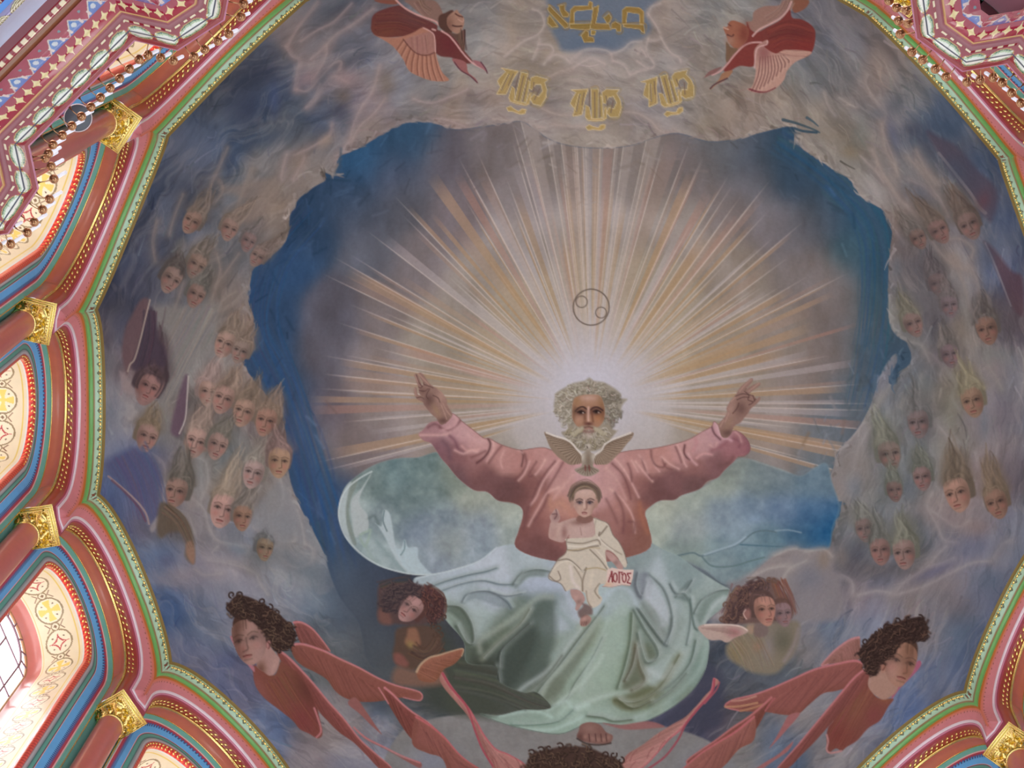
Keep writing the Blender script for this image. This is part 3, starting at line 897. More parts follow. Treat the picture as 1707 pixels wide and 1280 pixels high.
# ---- clouds
CLOUDS = [
 (540,-120,110,112,116),(700,-120,118,114,112),(985,-150,112,122,134),(1250,-120,122,116,112),(1420,-60,126,120,114),
 (540,30,92,94,98),(500,60,128,120,120),(580,60,104,102,106),(650,120,126,124,128),(720,160,126,118,110),(600,170,128,112,112),
 (450,110,78,86,100),(430,160,56,68,86),(380,200,64,76,92),(350,260,72,86,108),(330,330,74,80,92),(300,380,76,84,100),
 (480,220,82,86,90),(560,200,74,80,92),(520,270,124,112,102),(600,230,140,122,108),(450,300,110,104,98),(420,380,112,106,100),
 (390,330,92,94,94),(350,410,96,96,96),(460,350,128,112,98),(300,450,92,88,86),(260,430,66,72,88),(240,480,64,66,80),
 (280,520,104,102,104),(340,540,124,120,112),(390,500,128,116,106),(220,560,78,78,90),(240,620,88,74,78),(300,600,138,132,122),
 (350,600,134,126,116),(400,560,112,98,92),(210,680,116,116,120),(270,700,132,124,114),(330,690,108,98,90),(400,660,118,102,92),(450,720,112,96,88),
 (200,740,104,114,132),(230,790,74,88,122),(280,800,122,112,110),(340,790,128,124,116),(390,760,104,104,96),(440,800,112,108,104),
 (220,860,86,98,132),(280,880,94,92,98),(340,880,124,120,122),(400,900,118,120,124),(460,860,122,116,112),(510,900,98,106,112),
 (250,940,96,116,146),(320,960,128,124,132),(400,960,146,134,132),(470,960,124,124,122),(530,950,106,116,122),
 (280,1010,68,94,132),(340,1030,108,116,130),(400,1010,132,130,136),(470,1010,118,122,128),(540,1000,88,100,108),(600,1010,64,80,96),
 (300,1100,84,92,116),(380,1150,94,98,122),(440,1230,92,110,142),(520,1250,128,124,130),(560,1200,124,120,120),(620,1240,126,124,130),(540,1090,92,98,98),
 (600,1080,92,98,98),(680,1060,66,72,78),(640,1140,76,86,94),(700,1200,84,92,98),(760,1260,128,128,136),
 (420,1330,96,112,140),(560,1360,120,120,130),(760,1400,120,122,132),(985,1420,128,126,132),(1200,1400,120,122,132),(1400,1330,110,118,134),
 (800,20,126,118,108),(780,90,134,126,114),(860,40,138,126,112),(850,110,142,128,112),(900,100,132,118,100),(980,110,150,134,118),(1060,100,144,130,114),
 (1110,40,140,128,116),(1150,90,138,124,110),(1190,30,130,124,112),(1160,160,132,120,106),(1100,190,136,122,110),(985,200,140,126,110),(880,190,138,124,112),(800,190,138,122,110),(740,200,138,122,112),
 (1210,110,120,116,108),(1250,170,138,122,108),(1310,190,132,120,106),(1330,130,112,116,116),(1390,110,122,120,116),(1350,60,118,114,114),(1420,60,124,118,116),(1470,130,126,116,110),
 (1380,210,132,124,112),(1430,250,132,122,104),(1400,290,140,128,112),(1470,200,112,110,112),(1480,300,136,126,116),(1520,150,100,104,106),(1540,230,84,90,98),(1520,290,122,118,112),
 (1570,200,70,86,104),(1600,270,80,84,94),(1640,300,72,86,108),(1550,330,118,114,108),(1500,390,108,98,94),(1580,330,126,120,112),(1600,400,104,96,96),(1660,380,70,84,104),
 (1540,440,98,92,92),(1600,450,136,126,112),(1640,450,98,106,124),(1690,470,72,80,104),(1510,480,96,94,94),(1500,540,112,110,104),(1560,520,102,92,92),(1620,510,110,106,106),(1680,540,92,86,96),
 (1560,590,114,110,106),(1610,580,126,120,112),(1660,600,130,120,116),(1700,640,122,118,118),(1510,640,106,110,110),(1450,680,116,116,118),(1480,620,106,108,114),
 (1600,650,124,116,104),(1640,700,128,118,118),(1540,660,112,110,106),(1540,720,112,112,106),(1460,740,120,116,108),(1420,780,126,118,112),(1590,740,130,122,108),(1680,730,122,116,118),
 (1500,780,104,108,102),(1460,830,110,112,110),(1540,800,104,106,104),(1620,800,126,112,108),(1680,800,104,96,100),(1570,850,136,122,116),(1620,870,128,120,122),(1680,870,110,112,122),
 (1420,880,104,104,100),(1480,900,100,102,102),(1540,890,104,106,106),(1600,920,112,112,124),(1660,930,110,114,126),(1420,940,84,86,96),(1480,960,104,100,104),(1540,970,126,120,118),
 (1340,950,122,118,118),(1280,960,132,124,122),(1370,990,120,114,120),(1430,1000,122,114,122),(1500,1000,128,118,116),(1580,1000,118,112,114),(1640,1000,100,104,118),
 (1330,1030,112,110,114),(1400,1050,106,118,132),(1460,1060,108,114,128),(1540,1060,122,116,116),(1600,1060,90,108,128),(1640,1090,72,88,118),
 (1240,1140,74,82,92),(1300,1120,84,92,98),(1360,1090,116,112,110),(1400,1080,106,112,122),(1340,1200,124,122,122),(1300,1250,84,104,128),(1240,1250,120,120,118),
 (1440,1230,112,120,136),(1500,1180,84,104,140),(1560,1120,96,108,130),(1400,1270,128,126,126),(1180,1210,72,72,88),
 (1760,560,100,100,110),(1770,760,112,110,112),(1760,960,100,108,122)]
F = field(CLOUDS, 24)
ddx, ddy = FX - 960, FY - 620
rad = np.hypot(ddx, ddy); tht = np.arctan2(ddy, ddx)
wx = noise(150, 150, 21, 3) * 110; wy = noise(150, 150, 22, 3) * 110
av = np.arctan2(np.abs(ddx), -ddy)
U = (rad + wx * .5 + .25 * ddx); V = av * 620 + wy - rad * .55 + .3 * ddx
n1 = noise(30, 130, 3, 5, U, V, .55); n2 = noise(70, 80, 4, 5, FX + wx * .6, FY + wy * .6, .58); n3 = noise(13, 60, 6, 3, U, V)
CV[:] = F
lum = n1 * 44 + n2 * 40 + n3 * 24
CV += lum[..., None] * np.array((1.0, .93, .84))
tint = noise(60, 90, 8, 3, FX + wx, FY + wy)[..., None]
CV += tint * np.array((22, 2, -20))
IDM[:] = I_CLOUD
# hard edged flame-like lights and darks, following the flow round the dome
fl1 = noise(26, 150, 31, 4, U + noise(50, 50, 33, 2) * 46, V, .6); fl2 = noise(20, 110, 32, 4, U + noise(40, 40, 34, 2) * 40, V + 300, .6)
m1 = np.clip((fl1 - .03) / .05, 0, 1) * np.clip((.16 - fl1) / .1, .25, 1); m2 = np.clip((fl2 - .05) / .05, 0, 1)
CV *= 1.08
CV += (np.array((164, 150, 136)) * .55 + CV * .45 + 16 - CV) * (m1 * .44)[..., None]
CV += (CV * .80 - CV) * (m2 * .42)[..., None]
def flow_strokes(n, x0, x1, y0, y1, seed, amp=16, L=(14, 46), w=(.7, 2.2), keep=None):
    r = np.random.default_rng(seed)
    for k in range(n):
        x = r.uniform(x0, x1); y = r.uniform(y0, y1); dx, dy = x - 960, y - 620; R_ = math.hypot(dx, dy) + 1e-6
        if keep is not None and not keep(x, y, R_): continue
        i, j = int((x - PX0) / ST), int((y - PY0) / ST)
        c = CV[j, i] + r.normal(0, amp) * np.array((1.05, 1, .9)) + r.normal(0, 4, 3)
        t = np.array([-dy, dx]) / R_; a_ = r.normal(0, .35); t = np.array([t[0] * math.cos(a_) - t[1] * math.sin(a_), t[0] * math.sin(a_) + t[1] * math.cos(a_)])
        l = r.uniform(*L); nn_ = np.array([-t[1], t[0]]) * r.normal(0, .12) * l; p = np.array([x, y])
        line([p - t * l / 2, p + nn_, p + t * l / 2], r.uniform(*w), c, .5, .9, w1=.4)
ring_ok = lambda x, y, R_: R_ > 420 and R_ < 860
flow_strokes(900, 170, 620, -20, 1290, 201, keep=ring_ok); flow_strokes(900, 1290, 1720, -20, 1290, 202, keep=ring_ok); flow_strokes(420, 600, 1320, -20, 250, 203, keep=ring_ok); flow_strokes(160, 600, 1320, 1080, 1290, 204, keep=lambda x, y, R_: True)
# cloud crest strokes
def crest(P, w=2.2, c=(172, 154, 146), a=.55):
    c = np.array(c, float)
    line(P + (1.5, 3.5), w * 3.0, c * .62, a * .30, gauss=True); line(P, w * 3.6, c * .95, a * .52, gauss=True)
    off = prng.normal(0, 1.2, P.shape); line(P + off, w * 1.3, c + 6, a * .62, gauss=True)
    line(P + off * .3 + prng.normal(0, 1.6, 2), w * .55, c + 14, a * .38, gauss=True)
za = zoomer(380, 0, 4.2675)
for P in ([640,20,560,110,480,210,420,330],[880,30,760,150,640,220,520,300],[1040,60,900,170,780,240,700,330,600,420],[420,330,470,400,520,430,500,520,480,640],[700,330,690,420,610,560],
          [480,640,560,650,640,560,740,450,800,440,790,500],[660,600,620,700,560,770,610,740,690,600,760,550,850,590],[1080,470,1040,640,960,760,900,880,870,1010],[870,1010,820,1090,860,1230],
          [1120,700,1040,800,940,900,880,1000],[740,880,720,970,600,1040,480,1100],[420,1100,400,1180,380,1270],[540,1120,500,1200,460,1270],[1010,1030,1100,950,1200,890,1320,870],
          [1320,700,1440,740,1560,700,1700,640],[1330,900,1420,860,1520,850,1690,900],[1300,930,1400,900,1500,880,1600,910,1707,930]):
    crest(za(*P), 2.0 + (len(P) % 4) * .5, (176, 150, 140), .5)
for x_, y_, rx_, ry_, an_, c_ in ((130,560,150,110,-40,(48,58,76)),(130,760,130,110,-50,(50,60,84)),(800,800,90,70,30,(64,68,82)),(820,680,60,60,0,(100,88,74)),(680,560,50,90,40,(86,92,100)),
          (330,700,40,120,0,(66,84,124)),(260,520,110,70,0,(52,60,80)),(250,1000,190,50,-20,(70,86,106)),(560,560,80,50,-50,(168,132,128)),(840,560,110,50,0,(158,130,126)),(1130,600,70,110,0,(124,104,82)),
          (700,1000,70,50,-40,(172,144,118)),(1000,900,120,40,-40,(158,138,122)),(500,1150,60,90,20,(148,126,108)),(800,1140,60,60,0,(160,134,124))):
    p = za(x_, y_)[0]; blob(p[0], p[1], rx_ / 4.27, ry_ / 4.27, an_, c_, .6)
zb = zoomer(820, 0, 4.7417)
poly(zb(430,0,450,60,440,150,460,230,520,330,560,400,700,400,800,390,900,410,960,410,1050,390,1150,330,1210,300,1260,220,1240,150,1230,90,1290,30,1300,-60,430,-60), (98,114,130), 5, .9)
blob(985, 72, 40, 18, 0, (88, 106, 126), .7)
for P in ([100,440,240,330,370,260,420,190,390,100,320,70],[380,300,360,400,330,460],[370,350,450,360,480,400,440,470,400,500],[450,470,500,440,580,460,610,500,640,460,720,400,820,390,920,420,960,480],
          [640,540,720,480,800,460,890,500],[950,430,1040,390,1100,340,1190,330],[1240,300,1220,400,1280,500,1240,540,1150,480],[1230,320,1300,310,1340,300],[1090,600,1160,560,1230,550],[960,480,1040,520,1090,590],
          [1240,120,1260,60,1330,30],[1240,100,1300,190,1330,260],[1330,290,1400,400,1480,460,1500,500],[1160,420,1190,390,1210,440]):
    crest(zb(*P), 2.0, (186, 168, 154), .62)
for P in ([0,940,150,960,300,1000,420,1010],[380,850,500,890,620,900],[1000,890,1150,900,1260,960,1330,1040,1400,1050],[1440,1040,1550,1100,1660,1120],[440,620,560,560,640,560],[480,980,640,1000,820,1010]):
    crest(zb(*P), 2.4, (176, 152, 136), .5)
zc = zoomer(1160, 120, 4.2675)
for P in ([1330,230,1350,300,1330,400,1360,500,1400,620,1420,700],[1220,20,1200,90,1270,200,1350,300],[1180,590,1280,700,1380,800,1440,900,1530,960,1600,1080],[1260,560,1300,640,1280,700,1340,780],
          [1520,760,1620,810,1707,890],[1560,620,1640,720,1707,800],[1010,180,1080,230,1140,250],[910,150,940,240,990,310],[700,430,730,500,800,560],[860,620,980,700,1100,770,1140,860,1240,920,1300,960],[1310,970,1400,1100,1480,1210]):
    crest(zc(*P), 2.0, (176, 158, 146), .5)
for x_, y_, rx_, ry_, an_, c_ in ((1400,440,40,140,-15,(92,100,128)),(1420,230,80,90,20,(76,84,94)),(1640,440,80,100,0,(64,78,98)),(1100,570,70,50,0,(142,120,88)),(900,450,120,60,30,(148,134,112)),(1180,420,60,130,10,(116,120,110)),
          (1300,300,60,40,0,(108,112,116)),(1480,860,80,90,40,(104,98,98)),(1560,1150,90,70,30,(104,86,76)),(1650,560,60,90,0,(78,82,92)),(200,330,160,60,0,(150,132,112)),(60,380,90,50,0,(150,134,112))):
    p = zc(x_, y_)[0]; blob(p[0], p[1], rx_ / 4.27, ry_ / 4.27, an_, c_, .55)
# strands of cloud between the left heads, the light falling veil
zd = zoomer(160, 240, 4.2667)
for P in ([930,30,860,200,790,330],[1280,260,1160,400,1080,540],[1280,330,1200,420,1120,520],[880,260,890,340,840,420],[1110,180,1060,330,1000,480],[1280,520,1160,620,1080,700],[1280,700,1200,780,1140,840],
          [620,360,560,520,520,640],[440,540,400,700,420,830],[1020,780,940,900,860,1020,820,1150],[1130,900,1080,1020,980,1130,880,1190],[1000,1050,900,1120,840,1260],[620,980,580,1120,520,1260],[860,780,880,900,840,1020]):
    crest(zd(*P), 2.6, (150, 132, 116), .5)
poly(zd(900,330,980,290,1280,250,1280,420,1120,560,1050,560,1030,520,1090,420), (142,122,106), 6, .55)
poly(zd(560,720,620,660,640,720,600,880,560,880), (128,120,106), 5, .5)
ze = zoomer(170, 500, 5.1212)
poly(ze(440,60,560,40,760,60,960,20,1000,60,960,180,940,330,840,420,760,560,700,680,580,860,500,980,420,960,540,800,560,560,480,300,450,160), (134,128,118), 7, .8)
with clip(poly(ze(440,60,560,40,760,60,960,20,1000,60,960,180,940,330,840,420,760,560,700,680,580,860,500,980,420,960,540,800,560,560,480,300,450,160), (134,128,118), 7, 0)):
    strokes(ze(900,60,780,300,640,560,500,860), 60, 40, 1.8, [(156,144,130),(118,118,118),(146,128,116),(108,112,112)], .4, 5, 31, True)
for x_, y_, rx_, ry_, an_, c_ in ((180,180,120,200,20,(68,72,92)),(120,60,140,90,0,(62,64,74)),(60,560,80,120,0,(104,110,116)),(60,1000,90,180,0,(108,116,126))):
    p = ze(x_, y_)[0]; blob(p[0], p[1], rx_ / 5.1, ry_ / 5.1, an_, c_, .55)
zf = zoomer(170, 700, 4.2675)
for P in ([340,240,440,320,450,440,430,560,520,640,610,680,650,800],[640,260,740,300,750,450,700,560],[690,420,700,540,690,600],[600,520,720,640,760,760,820,860,980,900,1050,960],[820,900,780,950,840,1000,960,1020,1060,1080],
          [760,1000,900,1010,1080,1080,1130,1160,1180,1240],[650,1060,740,1100,860,1090],[980,900,1040,910,1040,960],[1130,470,1080,600,1070,680],[1260,420,1280,540,1260,660],[1080,760,1160,820,1270,870],[1300,860,1380,850,1360,760],
          [1440,880,1500,920,1480,1020,1400,1050,1330,1030],[1390,640,1420,760,1440,880],[1500,700,1600,900,1650,1060,1640,1170],[1200,930,1290,1000,1310,1030]):
    crest(zf(*P), 2.4, (168, 158, 150), .5)
for x_, y_, rx_, ry_, an_, c_ in ((230,300,150,160,60,(76,88,128)),(340,470,80,160,10,(94,84,108)),(120,400,110,140,0,(78,98,132)),(260,760,70,120,-20,(98,92,104)),(500,760,110,90,30,(92,80,64)),(400,960,150,70,0,(96,118,148)),(320,1060,120,90,0,(96,114,146)),
          (800,980,180,60,10,(148,142,146)),(980,920,90,40,20,(116,134,148)),(560,1120,240,80,0,(142,132,134)),(1300,980,160,70,20,(112,116,118)),(1250,720,90,110,0,(134,136,138)),(1200,560,70,130,0,(146,134,120)),(1480,1080,160,80,10,(98,112,120)),(1330,760,70,80,0,(122,126,128)),(1120,980,100,120,30,(92,94,88)),(620,560,60,160,0,(150,138,128)),(690,380,60,130,0,(136,140,136)),(460,1000,60,50,0,(92,92,116)),(880,1200,200,80,0,(118,124,136))):
    p = zf(x_, y_)[0]; blob(p[0], p[1], rx_ / 4.27, ry_ / 4.27, an_, c_, .6)
# right hand clouds
zg = zoomer(1420, 200, 4.0)
for P in ([190,20,220,200,290,330,300,370],[130,200,170,300,250,420,330,540,420,640],[370,240,440,320,520,440,600,540,640,640],[430,200,500,330,580,420],[360,560,420,640,470,720,520,790,600,900,690,980,740,1120,780,1260],[620,800,720,790,800,850,800,920],[700,960,760,1000],[790,980,830,1080,850,1200]):
    crest(zg(*P), 3.2, (160, 142, 128), .55)
poly(zg(500,80,560,100,700,180,840,330,950,440,970,560,930,680,890,650,830,560,700,400,580,230), (84,72,84), 4, .75)
line(zg(580,220,700,370,800,500,840,570,890,620), 2.2, (132,124,124), .8, w1=3)
blob(*zg(880,540)[0], 12, 18, 20, (108,68,76), .7)
poly(zg(880,810,950,860,1060,1000,1140,1060,1140,1300,1060,1240,980,1040,920,900), (94,62,70), 4, .75)
line(zg(890,820,960,980,1060,1240), 1.4, (140,134,138), .8)
for x_, y_, rx_, ry_, an_, c_ in ((400,60,80,70,0,(70,74,88)),(620,60,90,60,30,(58,80,104)),(850,240,110,90,40,(58,80,108)),(700,330,60,120,-35,(72,86,104)),(1030,680,100,120,0,(66,84,118)),(470,520,70,110,-35,(96,98,112)),(900,920,60,120,0,(70,80,100)),(330,820,70,90,0,(96,92,96)),(420,960,110,90,0,(98,94,98)),(680,920,70,50,40,(158,134,114)),(1000,300,40,150,-20,(52,80,120)),(300,980,40,80,0,(92,98,104))):
    p = zg(x_, y_)[0]; blob(p[0], p[1], rx_ / 4, ry_ / 4, an_, c_, .55)
zh = zoomer(1360, 480, 4.919)
for P in ([610,60,600,220,650,340,720,420],[940,540,1000,600,1100,700,1140,800,1130,920,1180,1010],[1190,20,1230,200,1270,320],[1400,440,1420,640,1480,740,1520,830],[740,640,640,740,560,880,420,1080,330,1180],[760,440,860,460,930,600],[870,720,860,900,800,960],[720,900,700,980],[1160,700,1170,830,1240,930],[540,850,480,960,360,1080],[1060,1100,1100,1180,1160,1260]):
    crest(zh(*P), 3.2, (154, 148, 134), .5)
for x_, y_, rx_, ry_, an_, c_ in ((1040,560,110,90,0,(112,92,100)),(980,120,120,130,0,(104,96,92)),(1180,300,70,120,0,(136,122,100)),(1480,560,140,80,0,(118,128,120)),(1460,660,90,130,0,(146,130,124)),(560,760,60,160,25,(122,120,126)),(1100,1000,80,220,0,(128,126,104)),(880,820,110,100,0,(112,118,114)),(1560,980,150,140,0,(126,118,124)),(560,1100,110,120,0,(126,130,112)),(1560,300,120,120,0,(92,84,88)),(1500,120,120,120,0,(90,80,84)),(1380,1110,40,120,0,(106,118,126)),(900,1160,90,80,0,(108,100,100))):
    p = zh(x_, y_)[0]; blob(p[0], p[1], rx_ / 4.9, ry_ / 4.9, an_, c_, .55)
zi = zoomer(1360, 700, 4.2675)
for P in ([340,20,240,140,140,260,90,380,90,520,150,590],[380,60,300,200,260,330],[880,40,960,140,1010,200],[830,520,800,620,860,740,920,850,1000,870],[1140,230,1180,400,1200,520,1210,600],[1290,180,1280,330,1300,420],[540,1250,640,1150,780,1050,860,960,920,900],[560,1240,760,1180,960,1080,1120,1010,1240,1000],[300,1250,420,1220,520,1230],[1270,980,1330,890,1390,860],[980,980,900,1020,820,1040],[180,1110,250,1150,260,1240],[820,640,900,700,1000,760,1080,720]):
    crest(zi(*P), 3.4, (166, 154, 148), .55)
for x_, y_, rx_, ry_, an_, c_ in ((230,300,120,170,30,(126,120,114)),(140,480,70,80,0,(140,126,118)),(270,480,60,90,0,(118,128,138)),(640,470,110,80,0,(92,104,112)),(280,950,150,110,0,(80,84,92)),(460,1060,220,60,0,(100,92,88)),(600,760,110,80,0,(116,114,100)),(960,700,100,90,0,(140,122,118)),(1100,900,170,80,0,(108,112,132)),(840,1080,160,40,-25,(98,98,132)),(900,1180,220,50,-15,(138,126,124)),(1350,930,80,90,0,(124,124,128)),(1230,1150,110,70,0,(92,108,124)),(1380,380,90,200,0,(102,92,98)),(60,1180,120,150,0,(110,108,114)),(180,980,60,90,0,(126,112,98)),(680,920,90,110,0,(104,100,92)),(1150,760,100,60,0,(152,124,112)),(500,560,110,60,0,(108,112,104)),(1170,420,50,160,0,(148,132,134)),(930,330,60,180,0,(138,126,106))):
    p = zi(x_, y_)[0]; blob(p[0], p[1], rx_ / 4.27, ry_ / 4.27, an_, c_, .55)

# ---- blue heaven and glory
VAULT = [(560,287),(566,262),(588,252),(612,240),(640,222),(668,208),(700,203),(730,208),(760,216),(800,212),(840,206),(868,202),(890,214),(915,232),(950,243),(1000,247),(1050,243),(1090,230),(1130,222),(1180,236),(1230,232),(1260,224),(1300,214),
         (1322,212),(1326,232),(1338,250),(1362,264),(1386,282),(1412,296),(1424,312),(1436,330),(1460,344),(1472,352),(1486,380),(1484,410),(1480,450),(1480,500),(1482,540),(1496,562),(1512,572),(1518,590),(1516,606),(1500,622),(1488,640),
         (1482,632),(1496,604),(1494,588),(1476,606),(1462,640),(1448,680),(1428,716),(1400,748),(1388,780),(1380,806),(1384,836),(1402,838),(1398,862),(1386,890),(1380,916),(1350,912),(1322,912),(1290,924),(1260,950),(1200,1000),
         (1000,1060),(800,1080),(700,1100),(620,1110),(600,1040),(570,1000),(552,960),(540,920),(520,880),(500,842),(486,806),(480,770),(478,730),(470,690),(448,662),(428,640),(408,610),(404,592),(418,560),(424,530),(414,500),(418,470),(424,446),(446,432),(470,412),(482,388),(484,360),(500,330),(524,312),(544,300),(540,286),(556,292)]
VF = field([(600,260,30,84,128),(680,235,36,78,112),(660,290,58,74,100),(580,330,40,72,106),(520,380,34,66,100),(470,440,32,72,116),(440,520,36,70,108),(450,600,38,74,114),(490,660,44,72,108),(500,740,52,78,112),(530,800,44,78,118),(560,860,50,80,116),(550,930,50,76,104),(590,990,54,68,88),
            (640,1050,58,68,82),(700,1100,60,66,76),(620,420,92,96,108),(560,520,86,84,96),(540,600,92,88,98),(540,680,104,92,100),(560,750,122,104,98),(640,740,124,108,106),(600,360,74,82,98),(680,330,86,88,98),(740,270,94,88,96),(760,350,118,104,106),(700,440,122,110,110),(640,520,122,108,104),(620,620,136,120,114),(640,690,140,124,116),
            (820,260,112,100,96),(860,330,132,118,114),(900,260,128,114,104),(985,290,138,126,118),(1070,280,132,118,108),(1150,280,120,108,104),(1200,250,92,96,98),(1260,260,70,82,96),(1310,250,40,76,102),(1250,310,100,100,106),(1330,300,46,74,98),(1400,330,40,80,108),(1440,370,36,80,108),(1460,440,38,78,102),(1430,420,52,92,104),
            (1460,500,56,88,100),(1440,560,64,90,102),(1470,600,52,84,108),(1420,640,78,96,108),(1400,700,90,104,114),(1360,740,104,112,116),(1370,360,70,84,98),(1330,380,98,98,104),(1290,380,118,108,108),(1220,350,126,112,106),(1340,450,124,112,106),(1400,480,120,106,98),(1410,540,122,106,98),(1390,600,128,112,104),(1340,640,134,118,108),(1300,560,136,120,104),
            (1230,450,140,124,106),(1130,380,146,132,118),(985,380,156,142,130),(860,400,146,134,124),(780,480,146,132,116),(720,560,150,136,114),(740,640,156,138,114),(860,520,166,148,116),(850,600,176,156,122),(985,470,168,152,128),(1100,480,164,148,120),(1110,560,180,158,122),(1200,560,152,134,108),(1220,640,158,140,116),(1280,700,150,134,120),
            (985,560,186,172,156),(900,640,188,176,168),(985,620,192,186,190),(1070,640,190,178,168),(900,720,180,170,162),(1070,720,178,168,158),(800,720,160,142,120),(1160,720,160,144,122),(700,720,150,132,118),(1300,740,136,122,112),(1250,760,128,120,112),(820,780,136,132,112),
            (1380,800,96,120,132),(1390,860,40,100,140),(1340,900,60,100,120),(1200,900,90,110,120)], 26)
vw = noise(40, 60, 12, 4) * 26 + noise(14, 30, 13, 3) * 14
_vg = VF.mean(-1, keepdims=True); VF = _vg + (VF - _vg) * .84
sm = poly(VAULT, (40, 72, 108), 1.6, 1.0, I_VAULT, True, 3)
with clip(sm):
    CV[:] = CV + (np.clip(VF + vw[..., None] * np.array((.8, .9, 1.1)), 0, 255) - CV) * CLIP[0][..., None]
    blob(985, 660, 330, 330, 0, (186, 156, 112), .22)
    blob(985, 650, 120, 110, 0, (196, 186, 186), .62)
    cx_, cy_ = 985.0, 672.0
    ax, ay = FX - cx_, FY - cy_; rr_ = np.hypot(ax, ay); aa_ = np.degrees(np.arctan2(-ay, ax))
    r = np.random.default_rng(44)
    base_id = (CLIP[0] > .5) & (rr_ < 455) & ((aa_ > -17) | (aa_ < -163))
    IDM[base_id] = I_GLORY
    sel = np.nonzero((CLIP[0] > .01) & (rr_ < 500) & (rr_ > 40)); sa = np.where(aa_[sel] < -90, aa_[sel] + 360, aa_[sel])
    od = np.argsort(sa); sel = (sel[0][od], sel[1][od]); sa = sa[od]; sr = rr_[sel]; sc = CLIP[0][sel]; sv = CV[sel]
    sv += (np.exp(-((sr - 318) / 26) ** 2) * 13 * sc)[:, None] * np.array((1, .95, 1))
    th_ = -17.0; i = 0
    while th_ < 197:
        th_ += r.uniform(.9, 2.9); t0 = th_; i += 1
        hw = r.uniform(.25, 1.0) if r.random() < .7 else r.uniform(1.0, 1.7); r0 = r.uniform(56, 130); up = math.sin(math.radians(t0))
        r1 = r.uniform(370, 470) if r.random() < .75 else r.uniform(250, 360)
        lo, hi = np.searchsorted(sa, (t0 - hw - 1.5, t0 + hw + 1.5)); q = slice(lo, hi)
        dth = np.abs(sa[q] - t0); R1 = sr[q]
        m = np.clip((hw - dth) * R1 / 57.3 / 1.4 + .5, 0, 1) * np.clip((R1 - r0) / 60, 0, 1) * np.clip((r1 - R1) / 50, 0, 1) * sc[q]
        far = np.clip((R1 - 90) / 300, 0, 1)[:, None]
        kind_ = r.random()
        if kind_ < .36: c1, c2, al = np.array((188, 142, 78.)), np.array((176, 138, 104.)), .66
        elif kind_ < .60: c1, c2, al = np.array((204, 192, 184.)), np.array((172, 156, 150.)), .55
        elif kind_ < .80: c1, c2, al = np.array((196, 166, 116.)), np.array((160, 128, 110.)), .5
        else: c1, c2, al = np.array((194, 150, 128.)), np.array((180, 124, 100.)), .5
        if up > .93: al *= .7
        sv[q] += ((c1 + (c2 - c1) * far) - sv[q]) * (m * al)[:, None]
        if r.random() < .75:
            side = (sa[q] - t0 > 0) if i % 2 else (sa[q] - t0 < 0)
            ed = np.exp(-(((dth - hw) * R1 / 57.3) / 1.1) ** 2) * np.clip((R1 - r0) / 80, 0, 1) * np.clip((r1 + 30 - R1) / 70, 0, 1) * sc[q] * side
            sv[q] += (np.array((214, 194, 174.)) - sv[q]) * (ed * .55)[:, None]
    CV[sel] = sv
    # broad shafts above the head
    for xa, xb in ((868, 893), (908, 916), (931, 938), (955, 960), (975, 981), (1002, 1008), (1030, 1036), (1045, 1064), (1085, 1110)):
        poly([(xa, 196), (xb, 196), (985 + (xb - 985) * .12, 620), (985 + (xa - 985) * .12, 620)], (188, 168, 150), 1.2, .30, smooth=False)
        line([(xa, 200), (985 + (xa - 985) * .3, 520)], .9, (206, 188, 168), .5, smooth=False)
    CV[:] = CV * (1 - (.06 * np.exp(-(rr_ / 400) ** 4) * CLIP[0])[..., None])
    blob(985, 655, 150, 130, 0, (186, 178, 172), .30); blob(985, 655, 80, 70, 0, (190, 186, 192), .75)
    strokes([(560, 960), (540, 860), (510, 760), (470, 640), (430, 540), (450, 440), (520, 350)], 46, 30, 3.0, [(36, 74, 118), (54, 72, 98), (30, 84, 132), (60, 78, 100)], .35, 8, 51, True)
    strokes([(1300, 235), (1390, 300), (1450, 380), (1460, 480), (1450, 580), (1430, 680)], 40, 26, 3.0, [(36, 84, 118), (60, 92, 104), (28, 80, 124), (70, 90, 106)], .35, 8, 52, True)
# ragged cloud wisps licking over the vault's rim, mottled blues inside it
VP = spline(VAULT, True, 4); r = np.random.default_rng(91)
for k in range(420):
    i = r.integers(len(VP)); p = VP[i]; t = VP[(i + 1) % len(VP)] - VP[i - 1]; t = t / (np.linalg.norm(t) + 1e-6)
    if p[1] > 930: continue
    inw = np.array([960, 600]) - p; inw /= np.linalg.norm(inw)
    q = p - inw * r.uniform(3, 12); ii, jj = int((q[0] - PX0) / ST), int((q[1] - PY0) / ST)
    c = CV[jj, ii] + r.normal(0, 12); sgn = 1 if r.random() < .5 else -1; l = r.uniform(6, 20)
    line([q, q + t * sgn * l * .5 + inw * l * .30, q + t * sgn * l + inw * l * r.uniform(.1, .55)], r.uniform(1.4, 3.4), c, .8, .9, w1=.4)
for k in range(420):
    i = r.integers(len(VP)); p = VP[i]
    if p[1] > 930: continue
    inw = np.array([970, 620]) - p; inw /= np.linalg.norm(inw); q = p + inw * abs(r.normal(20, 44)); ii, jj = int((q[0] - PX0) / ST), int((q[1] - PY0) / ST)
    if IDM[jj, ii] == I_CLOUD: continue
    t = np.array([-inw[1], inw[0]]) + inw * r.normal(0, .5); l = r.uniform(8, 26)
    line([q - t * l / 2, q + t * l / 2], r.uniform(1.2, 3.2), CV[jj, ii] + r.normal(0, 11) * np.array((.8, .9, 1.1)), .5, gauss=True)
